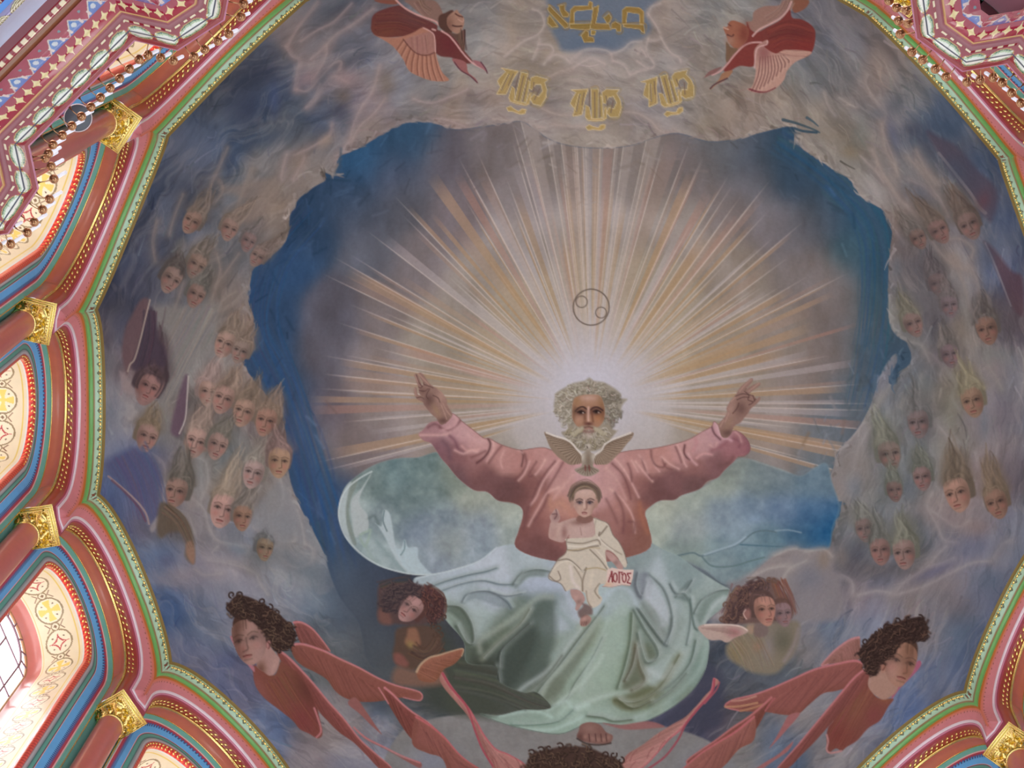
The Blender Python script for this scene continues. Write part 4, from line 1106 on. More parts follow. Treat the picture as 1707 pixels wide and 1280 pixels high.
# torn wisps at the vault's rim
zc2 = zoomer(1160, 120, 4.2675)
line(zc2(620,340,700,360,760,380,840,410,880,430), 2.6, (64,84,92), .9, w1=1.2); line(zc2(700,400,760,420,860,430), 2.2, (52,78,92), .9)
line(zc2(790,325,830,350,870,385), 2.4, (70,92,100), .9, w1=1); line(zc2(1030,635,1070,660,1130,690), 1.8, (86,82,72), .8, w1=.8)
I_RING = part('drawn_circles', 0, 'thin dark circle holding two smaller circles')
def ring_line(x, y, rad_, w, c, a, pid=None):
    t_ = np.linspace(0, 2 * math.pi, 40); line(np.stack([x + rad_ * np.cos(t_), y + rad_ * np.sin(t_)], -1), w, c, a, .8, False, pid)
ring_line(985.5, 512, 30, 1.1, (96, 80, 66), .85, I_RING); ring_line(969.5, 503, 9.5, .9, (96, 80, 66), .8, I_RING); ring_line(1002, 521, 9, .9, (96, 80, 66), .8, I_RING)

# ---- faces
def rotp(P, x, y, ang):
    c, s = math.cos(math.radians(ang)), math.sin(math.radians(ang)); P = np.asarray(P, float).reshape(-1, 2)
    return np.stack([x + P[:, 0] * c - P[:, 1] * s, y + P[:, 0] * s + P[:, 1] * c], -1)
def shade(c, k): return tuple(np.clip(np.array(c, float) * k, 0, 255))
def face(x, y, L, ang=0, skin=(172, 132, 112), hair=(128, 112, 96), turn=-.6, hdir=None, hlen=1.2, pid=None, dim=0.0, n_hair=26, bg=None, seed=1):
    """head in three-quarter view; L face height, turn -1 looks left, hdir direction the hair streams to (deg, 0 = right, 90 = up)"""
    f = lambda *p: rotp(np.array(p, float).reshape(-1, 2) * L, x, y, ang)
    tx = turn * .12; sk = np.array(skin, float); hr = np.array(hair, float)
    if hdir is not None:
        d = np.array([math.cos(math.radians(hdir)), -math.sin(math.radians(hdir))]) * L * hlen
        b0 = f(0, -.30)[0]; nv = np.array([-d[1], d[0]]) / (np.linalg.norm(d) + 1e-9)
        poly([b0 - nv * L * .44, b0 - nv * L * .40 + d * .35, b0 - nv * L * .16 + d * .72, b0 + nv * L * .2 + d * .68, b0 + nv * L * .40 + d * .35, b0 + nv * L * .44], hr * .92, 8, .62, pid)
    poly(f(-.40,-.30,-.30,-.56,0,-.66,.30,-.56,.42,-.28,.40,.06,.30,.2,-.30,.2,-.41,.04), hr * .86, 1.6, .95, pid)
    sm = poly(f(-.32 + tx,-.30,-.16 + tx,-.44,.14 + tx,-.44,.31 + tx,-.28,.33 + tx,.04,.24 + tx,.32,.10 + tx * 1.5,.48,-.06 + tx * 1.5,.49,-.22 + tx * 1.3,.34,-.33 + tx,.06), sk, 1.1, 1.0, pid)
    with clip(sm):
        q = f(.26 * (-1 if turn > 0 else 1) + tx, .05)[0]; blob(q[0], q[1], L * .16, L * .42, ang, sk * .70, .75)
        q = f(-.02 + tx, -.28)[0]; blob(q[0], q[1], L * .22, L * .12, ang, np.minimum(sk * 1.13, 235), .55)
        q = f(tx * 1.4, .42)[0]; blob(q[0], q[1], L * .1, L * .07, ang, np.minimum(sk * 1.08, 230), .5)
        for e in (-1, 1):
            q = f(.17 * e + tx * 1.2, .13)[0]; blob(q[0], q[1], L * .11, L * .10, ang, (186, 104, 88), .42)
            q = f(.155 * e + tx * 1.5, -.055)[0]; blob(q[0], q[1], L * .105, L * .065, ang, sk * .58, .72)
            line(f(.155 * e + tx * 1.5 - .085, -.035, .155 * e + tx * 1.5, -.075, .155 * e + tx * 1.5 + .085, -.04), L * .013, (62, 48, 44), .65, .7)
            blob(*f(.155 * e + tx * 1.6, -.038)[0], L * .030, L * .030, 0, (48, 40, 40), .9)
            line(f(.155 * e + tx * 1.5 - .11, -.13, .155 * e + tx * 1.5, -.175, .155 * e + tx * 1.5 + .11, -.135), L * .016, (100, 76, 62), .55, .8)
        line(f(.02 + tx * 2.0, -.10, .03 * np.sign(turn or 1) + tx * 2.4, .06, tx * 2.9, .155), L * .024, np.minimum(sk * 1.1, 235), .55, gauss=True)
        line(f(.045 + tx * 1.9, -.08, .055 + tx * 2.1, .06, .065 + tx * 2.2, .16, tx * 2.4 - .02, .195), L * .02, sk * .58, .62, gauss=True)
        line(f(-.085 + tx * 2, .292, tx * 2, .282, .085 + tx * 2, .294), L * .017, (112, 48, 44), .85, .7)
        line(f(-.05 + tx * 2, .325, .05 + tx * 2, .325), L * .022, (176, 98, 88), .65, gauss=True)
        line(f(-.08 + tx * 2, .375, .08 + tx * 2, .375), L * .018, sk * .68, .5, gauss=True)
    if hdir is not None:
        dn = d / (np.linalg.norm(d) + 1e-9)
        for k in range(n_hair):
            e = prng.uniform(-1, 1); st = f(e * .38, -.30 - .18 * (1 - e * e))[0]; ln = np.linalg.norm(d) * prng.uniform(.35, 1.0) * (1.05 - .35 * abs(e))
            wob = prng.uniform(-1, 1); t_ = np.linspace(0, 1, 5)[:, None]
            side = nv * (e * L * .30 * (1 - .55 * t_) + L * .07 * np.sin(t_ * 5 + wob * 3)) - nv * e * L * .30
            c_ = hr * prng.choice((.72, .86, 1.0, 1.12, 1.26))
            line(st + dn * ln * t_ + side, L * .055, np.minimum(c_, 205), .42, gauss=True, w1=L * .02)
    for k in range(9):
        e = prng.uniform(-1, 1); a0 = f(e * .12 + tx, -.50)[0]; a1 = f(e * .40, -.30 + abs(e) * .12)[0]
        line([a0, f(e * .30, -.52)[0], a1], L * .022, np.minimum(hr * prng.choice((.8, 1.0, 1.25)), 215), .32, .9, w1=L * .008)
    if dim:
        blob(x, y, L * .8, L * .9, ang, (104, 102, 100) if bg is None else bg, dim)

SKIN_L = (170, 134, 114); BLOND = (150, 130, 108); BROWN = (112, 90, 76); GREYH = (122, 120, 110)
HEADS = [  # x, y, L, angle, skin, hair, turn, hair direction, hair length, dim
 (322,371,34,28,(150,116,96),(122,106,90),-.5,62,1.3,.10),(380,381,32,22,(152,118,100),(136,116,98),.5,42,1.6,.10),(412,402,28,24,(138,106,96),(118,106,98),.5,44,1.2,.25),(431,429,28,30,(142,112,96),(126,106,92),-.4,36,1.3,.22),
 (324,441,36,30,(146,116,96),(128,114,98),.6,52,1.1,.10),(282,464,38,32,(148,118,102),(96,86,78),.6,70,.8,.10),(324,491,34,26,(142,110,94),(112,106,94),.5,58,1.1,.12),
 (378,575,38,22,(166,130,110),(136,116,96),-.6,70,1.1,.04),(403,587,32,20,(142,118,102),(138,116,96),-.5,62,1.1,.10),(343,654,36,10,(170,134,114),(158,132,120),.6,66,1.2,.02),(374,666,40,20,(166,126,108),(142,118,98),-.3,66,1.1,.04),
 (409,688,40,18,(166,128,104),(136,114,92),-.5,72,1.1,.04),(445,703,40,14,(158,114,92),(138,114,92),-.3,70,1.1,.06),(246,643,52,26,(150,112,102),(86,68,72),.3,84,1.6,.04),(242,728,40,18,(162,124,108),(134,114,88),.5,70,1.0,.05),
 (328,738,42,18,(178,140,122),(154,130,112),-.2,74,1.3,.0),(360,742,38,20,(158,124,108),(122,114,98),.4,60,1.0,.08),(298,821,42,12,(154,118,100),(112,104,90),-.7,82,1.5,.05),(371,850,48,16,(184,140,124),(146,128,106),.0,72,1.6,.0),
 (402,862,36,8,(154,114,88),(134,122,108),.4,62,1.5,.06),(424,790,40,14,(166,136,124),(142,132,116),-.3,66,1.2,.04),(464,770,42,6,(168,130,98),(136,108,98),.2,96,.9,.03),(438,914,32,10,(138,116,88),(108,108,104),.7,80,.5,.10),
 # right hand host
 (1617,375,40,-26,(134,104,92),(112,94,80),-.2,118,1.5,.18),(1564,386,36,-28,(138,100,88),(118,100,84),.3,128,1.6,.22),(1530,398,30,-24,(126,96,82),(112,102,92),.2,128,1.4,.25),(1562,474,34,-14,(116,90,86),(100,90,88),.3,104,1.2,.35),
 (1520,541,36,-18,(134,106,94),(124,118,96),.5,112,1.2,.20),(1582,510,32,-8,(126,104,104),(116,104,98),.2,100,1.0,.35),(1648,549,40,-16,(140,102,82),(108,98,90),-.4,104,1.2,.14),(1582,592,34,-10,(126,100,100),(118,108,98),.3,100,1.2,.30),
 (1624,669,42,-14,(150,116,90),(138,128,98),-.4,110,1.3,.08),(1534,705,40,-8,(124,104,98),(112,110,104),-.5,104,1.3,.22),(1480,759,42,-10,(128,108,94),(122,122,102),.5,108,1.3,.18),(1490,818,30,-6,(124,94,82),(112,116,98),.3,100,1.2,.30),(1540,796,34,-10,(136,106,98),(112,114,98),-.5,104,1.2,.14),
 (1602,822,48,-16,(168,126,104),(120,104,84),-.8,98,1.3,.0),(1664,838,42,-18,(148,110,88),(128,108,84),-.4,102,1.6,.08),(1443,882,34,-10,(126,100,90),(122,122,108),-.3,110,1.0,.26),(1470,918,38,-8,(144,104,92),(114,114,102),-.4,100,1.1,.14),(1512,922,42,-8,(146,116,104),(124,124,104),-.7,98,1.3,.08)]
for i, (hx, hy, hl, ha, hs, hh, ht, hd, hn, hdim) in enumerate(HEADS):
    face(hx, hy, hl * 1.27, ha, hs, hh, ht, hd, hn, part('cherub_head', 0, None), hdim)

# folded wings among the left host
I_W = part('folded_wing', 0, 'dusky folded wing with a pale edge')
poly(ze(330,0,400,0,380,160,330,340,280,500,220,620,200,600,170,440,200,240,260,120), (112,82,82), 3, .85, I_W)
poly(ze(410,60,460,140,480,320,540,420,540,560,460,560,360,560,300,600,250,560,300,420,350,240), (74,60,72), 3, .8, I_W)
strokes(ze(420,100,400,330,340,580), 22, 12, 1.2, [(64,54,68),(92,72,78),(84,64,70)], .5, 3, 71)
line(ze(410,0,370,160,330,330,280,500,240,550,220,610), 1.3, (176,156,136), .9)
face(246, 645, 50, 26, (154, 112, 102), (92, 72, 72), .3, 86, .5, len(HEADS) * 0 + I_W + 0 - I_W + part('cherub_head', 0, 'rosy cherub head below a dark wing'), 0)
poly(ze(150,610,200,640,240,700,280,760,300,830,240,800,190,780,170,700), (158,138,132), 3, .7)
I_W2 = part('folded_wing', 0, 'plum folded wing with a white edge')
poly(ze(700,660,735,650,730,800,725,960,690,1100,650,1170,590,1130,600,1020,640,860), (104,78,92), 3, .85, I_W2); line(ze(738,650,725,860,710,1020,660,1140), 1.2, (190,180,164), .85)
I_W3 = part('blue_wing', 0, 'violet blue wing with a thin pale quill')
poly(zf(160,220,240,200,330,260,400,360,415,500,410,640,390,720,330,720,300,620,200,560,120,440,60,400,20,300), (84,88,124), 6, .75, I_W3)
strokes(zf(180,240,280,440,340,680), 40, 36, 2.2, [(78,80,124),(96,84,116),(74,96,134),(108,92,116)], .45, 5, 72, True)
line(zf(45,400,130,470,240,570,310,660,335,740), 1.6, (164,140,132), .9); line(zf(70,430,160,510,260,620,310,720), 1.8, (112,72,88), .7)
poly(zf(380,700,410,680,400,740,360,800,340,770), (160,150,144), 2, .7)
I_P = part('brown_wing', 0, 'brown wing curving down to a small profile')
poly(zf(410,600,480,600,560,660,620,740,650,840,660,940,655,1020,620,1010,590,960,600,880,560,800,480,800,420,840,390,780), (104,88,68), 3, .85, I_P)
poly(zf(600,880,640,860,660,930,655,1020,625,1005,600,950), (158,118,92), 2, .9, I_P); strokes(zf(450,620,560,720,640,900), 16, 10, 1.2, [(84,70,54),(128,106,80)], .5, 3, 73)
poly(zf(1090,640,1150,560,1250,440,1300,480,1370,580,1400,700,1440,860,1400,900,1370,820,1300,900,1240,860,1160,800,1080,760,1040,730), (132,134,134), 5, .55)

# ---- gold letters
I_HEB = part('gold_inscription', 0, 'gold Hebrew inscription on a blue patch of sky')
GOLD1 = (150, 118, 52); GOLD2 = (196, 168, 104)
zl = zoomer(820, 0, 4.7417)
def gold(Ps, pid, c=GOLD1, edge=GOLD2, ew=.9, cut=()):
    for P in Ps:
        P = zl(*P); poly(P, c, .8, 1, pid, False)
        for _ in range(2): strokes(P, 3, 3, 1.2, [shade(c, 1.18), shade(c, .86)], .25, 3, len(P))
        line(np.vstack([P, P[:1]]), ew * .6, edge, .9, .6, False, pid)
gold([[455,40,480,70,600,190,605,215,575,225,450,90,440,70],[530,45,575,35,575,80,610,110,600,135,560,130,540,90],[455,120,485,160,520,210,475,215,440,180,445,140],
      [620,80,650,50,760,45,770,10,795,20,790,75,670,85,650,100,650,185,615,190],[612,190,790,185,770,235,690,230,620,225],[800,60,845,45,840,90,820,185,925,190,940,235,830,235,775,225,790,150],
      [705,280,740,240,760,250,765,290,800,295,808,330,730,335],[785,240,820,245,815,275,785,275],[885,140,925,105,945,140,930,175,910,185],[945,190,975,170,1000,185,1020,195,1020,250,990,250,980,225,945,225],
      [1030,80,1060,55,1160,60,1200,90,1200,190,1170,190,1165,110,1070,95,1060,190,1030,190],[1040,190,1200,195,1205,260,1185,250,1170,230,1060,215,1040,210]], I_HEB)
def holy(dx, dy, ang, pid):
    """one of three small gold words"""
    base = [[625,710,760,705,735,780,710,905,640,920,655,860,620,820,630,790,665,730],[685,745,700,750,670,880,655,860],[785,705,840,705,838,935,800,950,790,930],[740,830,770,845,785,935,880,935,890,860,905,850,905,935,870,950,760,950,738,925],
            [870,730,905,705,1005,710,985,740,1015,790,1025,850,1000,925,935,925,905,890,925,850,965,860,985,810,960,760,920,770,900,820,880,815],[845,755,870,760,880,925,855,930],
            [740,1005,770,985,800,1000,840,1010,860,985,895,985,895,1015,860,1030,800,1022,760,1030]]
    c0 = np.array((820., 830.)); c, s = math.cos(math.radians(ang)), math.sin(math.radians(ang))
    out = []
    for P in base:
        q = np.array(P, float).reshape(-1, 2) - c0
        q = np.stack([q[:, 0] * c - q[:, 1] * s, q[:, 0] * s + q[:, 1] * c], -1) + c0 + (dx, dy); out.append(q.ravel())
    gold(out, pid, (172, 142, 78), (204, 182, 130))
    for P in ([695,745,668,880],[772,715,770,840],[848,735,856,925],[902,760,915,835],[958,800,940,890],[730,735,712,830],[812,730,815,930]):
        q = np.array(P, float).reshape(-1, 2) - c0; q = np.stack([q[:, 0] * c - q[:, 1] * s, q[:, 0] * s + q[:, 1] * c], -1) + c0 + (dx, dy)
        line(zl(*q.ravel()), 1.0, (122, 98, 80), .8, .7, False)
holy(0, 0, 0, part('gold_word', 0, 'middle gold word above the rays')); holy(-585, -130, 14, part('gold_word', 0, 'left gold word above the rays')); holy(575, -115, -14, part('gold_word', 0, 'right gold word above the rays'))

HAIRD = (70, 50, 42)
def feather(P, c, edge, pid, hi=True, rev=False, seed=1):
    P = np.asarray(P, float); sm = poly(P, c, 1.0, 1, pid)
    with clip(sm):
        k = len(P) // 2; A = spline(P[:k + 1], False, 5); B = spline(np.vstack([P[k:], P[:1]]), False, 5)[::-1]
        m_ = min(len(A), len(B)); ia = np.linspace(0, len(A) - 1, 40).astype(int); ib = np.linspace(0, len(B) - 1, 40).astype(int)
        r = np.random.default_rng(seed)
        line(B, 9, shade(np.array(c) * .9 + np.array((14, 8, -4)), .86), .45, gauss=True)
        for j in range(2, 34):
            a0 = A[ia[j]] * .7 + B[ib[j]] * .3; b0 = B[ib[min(39, j + 13)]]
            line([a0, a0 * .45 + b0 * .55 + r.normal(0, 1.2, 2), b0], .9, shade(c, r.choice((.72, .84, 1.14))), .34, w1=.5)
        for j in range(1, 38, 2):
            a0 = A[ia[j]]; b0 = A[ia[j]] * .62 + B[ib[min(39, j + 6)]] * .38
            line([a0, b0], 1.3, shade(c, r.choice((.86, 1.10))), .3, w1=.6)
        line(A, 4.5, shade(c, 1.16), .45, gauss=True)
    if hi: line(spline(P[:len(P) // 2 + 1], False, 5), 2.0, edge, .95, .9, False, pid, w1=.9)
def curls(z, pts, r0, pid, c=(62, 44, 38)):
    for (qx, qy) in pts:
        p_ = z(qx, qy)[0]; t_ = np.linspace(0, 5.2, 18); rr2 = r0 * (1 - t_ / 9); s0 = prng.uniform(0, 6)
        line(np.stack([p_[0] + rr2 * np.cos(t_ + s0), p_[1] + rr2 * np.sin(t_ + s0)], -1), 1.4, c, .95, .8, False, pid)
def tufts(P, n, direc, cols, dark, seed, L=(8, 20), w=1.9):
    """wavy locks inside the outline P, light strokes over darker ones"""
    r = np.random.default_rng(seed); sl, m = poly_mask(spline(P, True, 5), 1.5)
    if sl is None: return
    jj, ii = np.nonzero(m > .7); d0 = np.array(direc, float) / np.linalg.norm(direc)
    for k in range(n):
        q = r.integers(len(jj)); p = np.array([XS[sl[1]][ii[q]], YS[sl[0]][jj[q]]], float)
        a_ = r.normal(0, .5); d = np.array([d0[0] * math.cos(a_) - d0[1] * math.sin(a_), d0[0] * math.sin(a_) + d0[1] * math.cos(a_)]) * r.uniform(*L); nn_ = np.array([-d[1], d[0]]) * r.uniform(-.5, .5)
        T = np.stack([p - d * .5, p - d * .12 + nn_ * .7, p + d * .2 - nn_ * .4, p + d * .5 + nn_ * .2])
        line(T + (1, 1.4), w * 1.2, dark, .6, gauss=True, w1=w * .5); line(T, w * .7, np.array(cols[r.integers(len(cols))], float), .6, gauss=True, w1=w * .3)
# ---- upper seraphs
def wing(P, c, edge, pid, quills=(), qc=None, soft=.9):
    sm = poly(P, c, soft, 1, pid)
    with clip(sm):
        for q in quills: line(q, .9, qc or shade(c, .62), .75)
    return sm
zs = zoomer(590, 0, 6.5654)
I_S1 = part('seraph', 0, 'small red seraph at the upper left of the fresco'); I_S1h = part('head', I_S1, 'tilted auburn head'); I_S1w = part('wing', I_S1, 'orange fanned wing')
poly(zs(230,0,460,0,470,45,380,45,280,30), (140,78,60), 1, 1, I_S1)
poly(zs(560,0,860,0,960,110,960,200,860,240,760,180,620,60), (140,104,88), 1.2, 1, I_S1)
strokes(zs(700,20,740,90,820,160), 10, 10, 1.0, [(108,76,64),(164,128,106)], .6, 3, 81)
sm = poly(zs(300,110,480,60,560,90,700,170,900,270,920,330,1060,370,1210,560,1300,680,1180,690,1070,630,920,600,760,420,560,400,300,410,200,350,190,260,210,170), (114,56,50), 1.2, 1, I_S1)
with clip(sm):
    blob(*zs(330,330)[0], 30, 14, 0, (128,70,48), .7); blob(*zs(640,180)[0], 26, 14, 20, (104,66,64), .7); blob(*zs(1050,480)[0], 22, 20, 40, (112,44,46), .8)
    strokes(zs(240,250,500,230,760,320), 24, 14, 1.0, [(96,46,42),(138,76,58)], .45, 3, 82)
sm = poly(zs(520,400,640,360,760,300,860,360,890,440,900,600,960,780,1040,870,980,890,840,880,700,830,600,770,540,650,440,520,330,440,220,380,260,395,400,410), (178,116,88), 1.0, 1, I_S1w)
with clip(sm):
    for k in range(9):
        t_ = k / 8; q0 = zs(540 + 340 * t_, 440 + 160 * math.sin(t_ * 2.0))[0]; q1 = zs(420 + 560 * t_, 520 + 380 * math.sin(.3 + t_ * 1.25))[0]
        line([q0, (q0 + q1) / 2 + (-2, 2), q1], 1.0, (128,76,60), .8); line([q0 + 2.5, (q0 + q1) / 2 + (1, 3), q1 + 2.5], 1.2, (196,140,110), .5)
    poly(zs(560,440,700,380,860,360,890,560,820,600,700,590,620,520), (166,112,98), 1.5, .85); line(zs(540,430,620,530,700,590,800,605,890,570), 1.0, (112,64,54), .85)
    strokes(zs(740,400,760,590), 12, 18, .7, [(128,84,74),(188,138,118)], .5, 2, 83)
line(zs(760,305,860,360,885,430,892,570), 1.0, (206,156,142), .9)
line(zs(960,340,1040,390,1110,470,1200,590,1300,690,1420,750), 1.5, (206,152,140), .95, pid=I_S1); line(zs(460,0,560,90,700,165,830,210,900,240,925,270), 1.6, (206,150,136), .95, pid=I_S1); line(zs(860,320,890,330), 1.6, (206,156,140), .9)
poly(zs(1300,660,1390,680,1440,740,1462,800,1420,760,1340,710), (164,100,100), .8, 1, I_S1); poly(zs(1080,640,1220,680,1250,790,1330,860,1352,910,1280,840,1180,780,1110,710), (158,92,86), .8, 1, I_S1); line(zs(1100,680,1170,770,1270,830,1350,905), .9, (90,48,58), .9); line(zs(1390,680,1440,750,1460,800), .8, (80,44,56), .9)
poly(zs(930,180,1000,140,1090,120,1080,320,1060,360,990,340,930,280), (92,60,48), 1, 1, I_S1h)
sm = poly(zs(1030,180,1120,110,1150,140,1200,190,1205,260,1180,330,1130,370,1060,330,1020,260), (172,124,98), 1, 1, I_S1h)
with clip(sm):
    blob(*zs(1040,270)[0], 8, 14, 0, (128,84,66), .8); line(zs(1110,150,1150,175,1190,185), 1.1, (92,52,46), .9); line(zs(1080,280,1130,290,1180,285), 1.2, (76,44,40), .9); line(zs(1140,210,1190,240,1205,200), .9, (200,150,124), .8)
poly(zs(1040,350,1130,370,1190,330,1220,340,1215,480,1205,560,1130,450,1070,390), (104,74,60), 1, 1, I_S1h); strokes(zs(1190,330,1190,440,1205,550), 10, 6, .8, [(144,108,82),(74,50,42)], .7, 2, 84)

zt = zoomer(1150, 0, 6.736)
I_S2 = part('seraph', 0, 'small red seraph at the upper right of the fresco'); I_S2h = part('head', I_S2, 'tilted copper red head'); I_S2w = part('wing', I_S2, 'pale pink fanned wing')
poly(zt(1150,0,1330,0,1310,80,1220,135,1160,130), (146,88,64), 1, 1, I_S2)
poly(zt(720,130,840,70,1000,60,1060,0,1160,0,1120,120,1000,220,860,300,760,350,670,330,630,250,700,230), (158,116,98), 1.2, 1, I_S2); strokes(zt(1100,10,1040,140,880,250), 16, 12, .9, [(120,82,72),(184,142,124)], .6, 2, 85)
sm = poly(zt(640,250,680,330,760,360,880,300,1020,220,1120,110,1150,200,1260,220,1370,290,1410,380,1380,560,1300,640,1100,680,900,640,760,560,720,740,560,740,440,800,380,790,420,700,500,600,600,500,640,430), (136,56,48), 1.2, 1, I_S2)
with clip(sm):
    blob(*zt(1200,380)[0], 26, 20, 0, (112,50,48), .7); blob(*zt(1300,520)[0], 22, 16, 0, (142,48,42), .7); blob(*zt(950,360)[0], 26, 12, -20, (122,60,52), .7)
    strokes(zt(900,440,1100,360,1370,420), 26, 20, 1.0, [(110,42,40),(156,66,52)], .45, 3, 86)
sm = poly(zt(860,450,880,480,830,520,960,600,1080,560,1360,580,1300,640,1180,700,1090,800,1060,890,980,980,850,1040,720,1035,640,1000,700,970,740,800,720,600,760,510), (190,142,120), 1.0, 1, I_S2w)
with clip(sm):
    for k in range(10):
        t_ = k / 9; q0 = zt(790 + 260 * t_, 640 - 20 * t_)[0]; q1 = zt(690 + 420 * t_, 1030 - 330 * t_ ** 1.5)[0]
        line([q0, (q0 + q1) / 2 + (4, 2), q1], 1.0, (132,84,74), .8); line([q0 + 2, (q0 + q1) / 2 + (7, 2), q1 + 3], 1.0, (206,162,138), .5)
    blob(*zt(830,590)[0], 12, 16, 0, (150,84,80), .8); strokes(zt(1000,560,1200,600,1360,590), 14, 12, .8, [(150,96,84),(204,156,134)], .6, 2, 87)
    line(zt(670,1000,760,1030,860,1035,960,990), 1.6, (120,44,52), .8)
line(zt(870,460,860,500,770,530,740,600,725,760), 1.2, (208,160,148), .9)
line(zt(1140,20,1100,110,1020,200,900,270,780,330,705,405), 1.6, (206,160,146), .95, pid=I_S2); line(zt(800,475,690,480,600,520,500,620,420,720,340,800,250,840), 1.5, (204,150,138), .95, pid=I_S2)
poly(zt(160,870,220,800,320,760,360,750,300,810,240,840,170,870), (140,92,84), .8, 1, I_S2); poly(zt(480,790,440,860,380,910,300,950,240,1000,225,990,320,900,370,820), (164,112,76), .8, 1, I_S2); line(zt(420,880,330,920,260,960,230,995), 1.0, (72,44,60), .9)
poly(zt(440,250,490,230,600,270,660,330,650,430,600,500,520,550,440,480,410,400,375,310,420,300), (164,96,68), 1, 1, I_S2h); blob(*zt(610,380)[0], 9, 16, 0, (130,60,48), .8)
line(zt(420,390,470,410,490,390), 1.2, (90,48,42), .9); line(zt(380,310,430,330), 1.2, (202,160,130), .9); line(zt(430,270,460,290), 1, (110,60,48), .8); blob(*zt(450,460)[0], 8, 8, 0, (170,124,98), .8)
poly(zt(410,470,460,530,540,550,480,620,410,700,405,560), (124,92,66), 1, 1, I_S2h)


# ---- the billowing mantle behind the enthroned figure
I_GOD = part('enthroned_figure', 0, 'white bearded figure in a pink robe with outspread arms')
I_MAN = part('mantle', I_GOD, 'pale green mantle billowing to both sides'); I_ROBE = part('robe', I_GOD, 'pink robe with wide sleeves')
I_HEAD = part('head', I_GOD, 'grey haired bearded head'); I_HAND = part('hand', I_GOD, 'blessing hand raised on the left'); I_HAND2 = part('hand', I_GOD, 'blessing hand raised on the right'); I_FOOT = part('foot', I_GOD, 'bare foot below the hem')
zm = zoomer(550, 750, 4.7417)
BIL = zm(330,130,520,70,700,60,840,20,900,90,1010,220,1110,300,1250,330,1330,400,1500,440,1530,490,1500,650,1480,760,1360,830,1200,880,1000,940,850,985,700,985,560,965,400,920,260,840,150,730,90,600,68,500,90,370,150,260)
sm = poly(BIL, (132, 148, 144), 1.4, 1, I_MAN)
with clip(sm):
    g = field([(620,800,116,136,128),(580,850,150,168,160),(600,920,152,172,166),(660,790,104,130,128),(700,790,106,128,122),(720,820,108,128,122),(680,840,104,124,120),(640,870,128,146,144),(700,880,120,136,146),(760,800,124,136,118),(790,830,150,156,136),(800,880,132,146,150),
               (850,850,158,166,146),(860,890,150,162,150),(750,900,136,146,138),(720,940,134,148,154),(680,940,154,172,170),(800,920,132,148,152),(640,940,152,172,166),(740,870,122,138,142)], 18)
    tx_ = noise(22, 22, 61, 4) * 40 + noise(8, 8, 62, 2) * 18
    CV[:] = CV + (np.clip(g + tx_[..., None] * np.array((1, 1, .9)), 0, 255) - CV) * CLIP[0][..., None]
    poly(zm(90,370,140,270,170,260,140,400,130,560,160,680,200,745,150,720,100,620,70,500), (170,184,178), 1.5, .9)
    poly(zm(330,180,250,300,180,380,165,480,180,600,200,690,260,650,300,640,300,520,240,440,240,360), (172,182,174), 1.5, .9); poly(zm(160,280,200,230,230,220,190,330,170,380,150,480,170,600,210,740,180,740,140,620,125,480,140,360), (122,134,118), 1.5, .75)
    poly(zm(420,480,470,500,500,640,520,760,580,880,640,960,600,960,520,860,440,700,380,600,360,580,410,600), (174,190,186), 1.5, .9); line(zm(430,480,420,560,450,640), 1.2, (96,120,120), .8)
    poly(zm(590,710,620,770,690,770,700,860,760,940,800,985,640,970,560,880,520,780,560,780), (170,190,188), 1.6, .9); line(zm(590,720,590,780,560,830), 1.2, (110,136,138), .8); line(zm(240,670,300,640,320,640,280,760,240,700), 2.2, (150,174,150), .8, gauss=True)
    line(zm(290,760,330,860,420,940), 4, (150,172,158), .6, gauss=True); line(zm(370,720,480,850,590,965), 3.4, (132,154,150), .7, gauss=True); line(zm(310,540,350,520,380,580), 3, (92,110,106), .6, gauss=True)
line(zm(330,170,240,220,150,290,90,380,68,500,90,610,140,710,260,830,400,915,560,965,700,985,850,980,1000,940,1200,880,1360,820), 1.3, (190,202,194), .8)
RB = zoomer(1040, 760, 4.7417)
BR = RB(880,40,960,20,1100,60,1250,110,1400,160,1500,100,1600,60,1640,200,1700,400,1650,560,1600,740,1350,730,1200,780,1100,850,960,960,800,1010,640,900,480,830,330,790,220,690,190,560,165,450,210,400,290,350,460,310,600,260,740,170,800,110)
sm = poly(BR, (128, 144, 144), 2.2, .95, I_MAN)
with clip(sm):
    g = field([(1090,870,160,170,150),(1100,840,166,170,146),(1150,840,152,162,144),(1200,800,140,150,132),(1150,880,142,152,146),(1220,780,128,138,126),(1260,800,116,132,128),(1300,800,108,128,132),(1350,800,98,124,136),(1200,860,128,146,152),(1250,850,112,134,148),(1300,850,98,124,148),(1350,860,72,110,142),(1370,890,30,92,136),
               (1330,900,66,104,128),(1280,900,98,130,138),(1230,890,134,156,164),(1200,920,120,144,144),(1150,920,128,146,134),(1250,930,108,138,142),(1260,900,110,136,142),(1220,950,120,140,140),(1290,780,124,136,134)], 17)
    CV[:] = CV + (np.clip(g + tx_[..., None] * np.array((1, 1, .9)) * .8, 0, 255) - CV) * CLIP[0][..., None]
    line(RB(380,800,540,765,620,790,780,740,900,700,1020,610,1110,590,1200,600), 1.4, (88,112,114), .8); line(RB(620,800,700,870,860,870,1000,830,1110,800), 1.5, (92,118,114), .75); line(RB(920,700,1100,710,1300,720), 1.4, (70,108,120), .7)
    line(RB(640,780,760,740,880,700,960,640), 2.2, (164,184,190), .6, gauss=True); line(RB(1200,590,1300,585,1400,605), 1.6, (140,164,170), .6, gauss=True); line(RB(1020,30,1150,75,1330,130), 2.2, (160,164,152), .6, gauss=True); blob(*RB(1040,500)[0], 14, 8, 0, (130,156,178), .6)

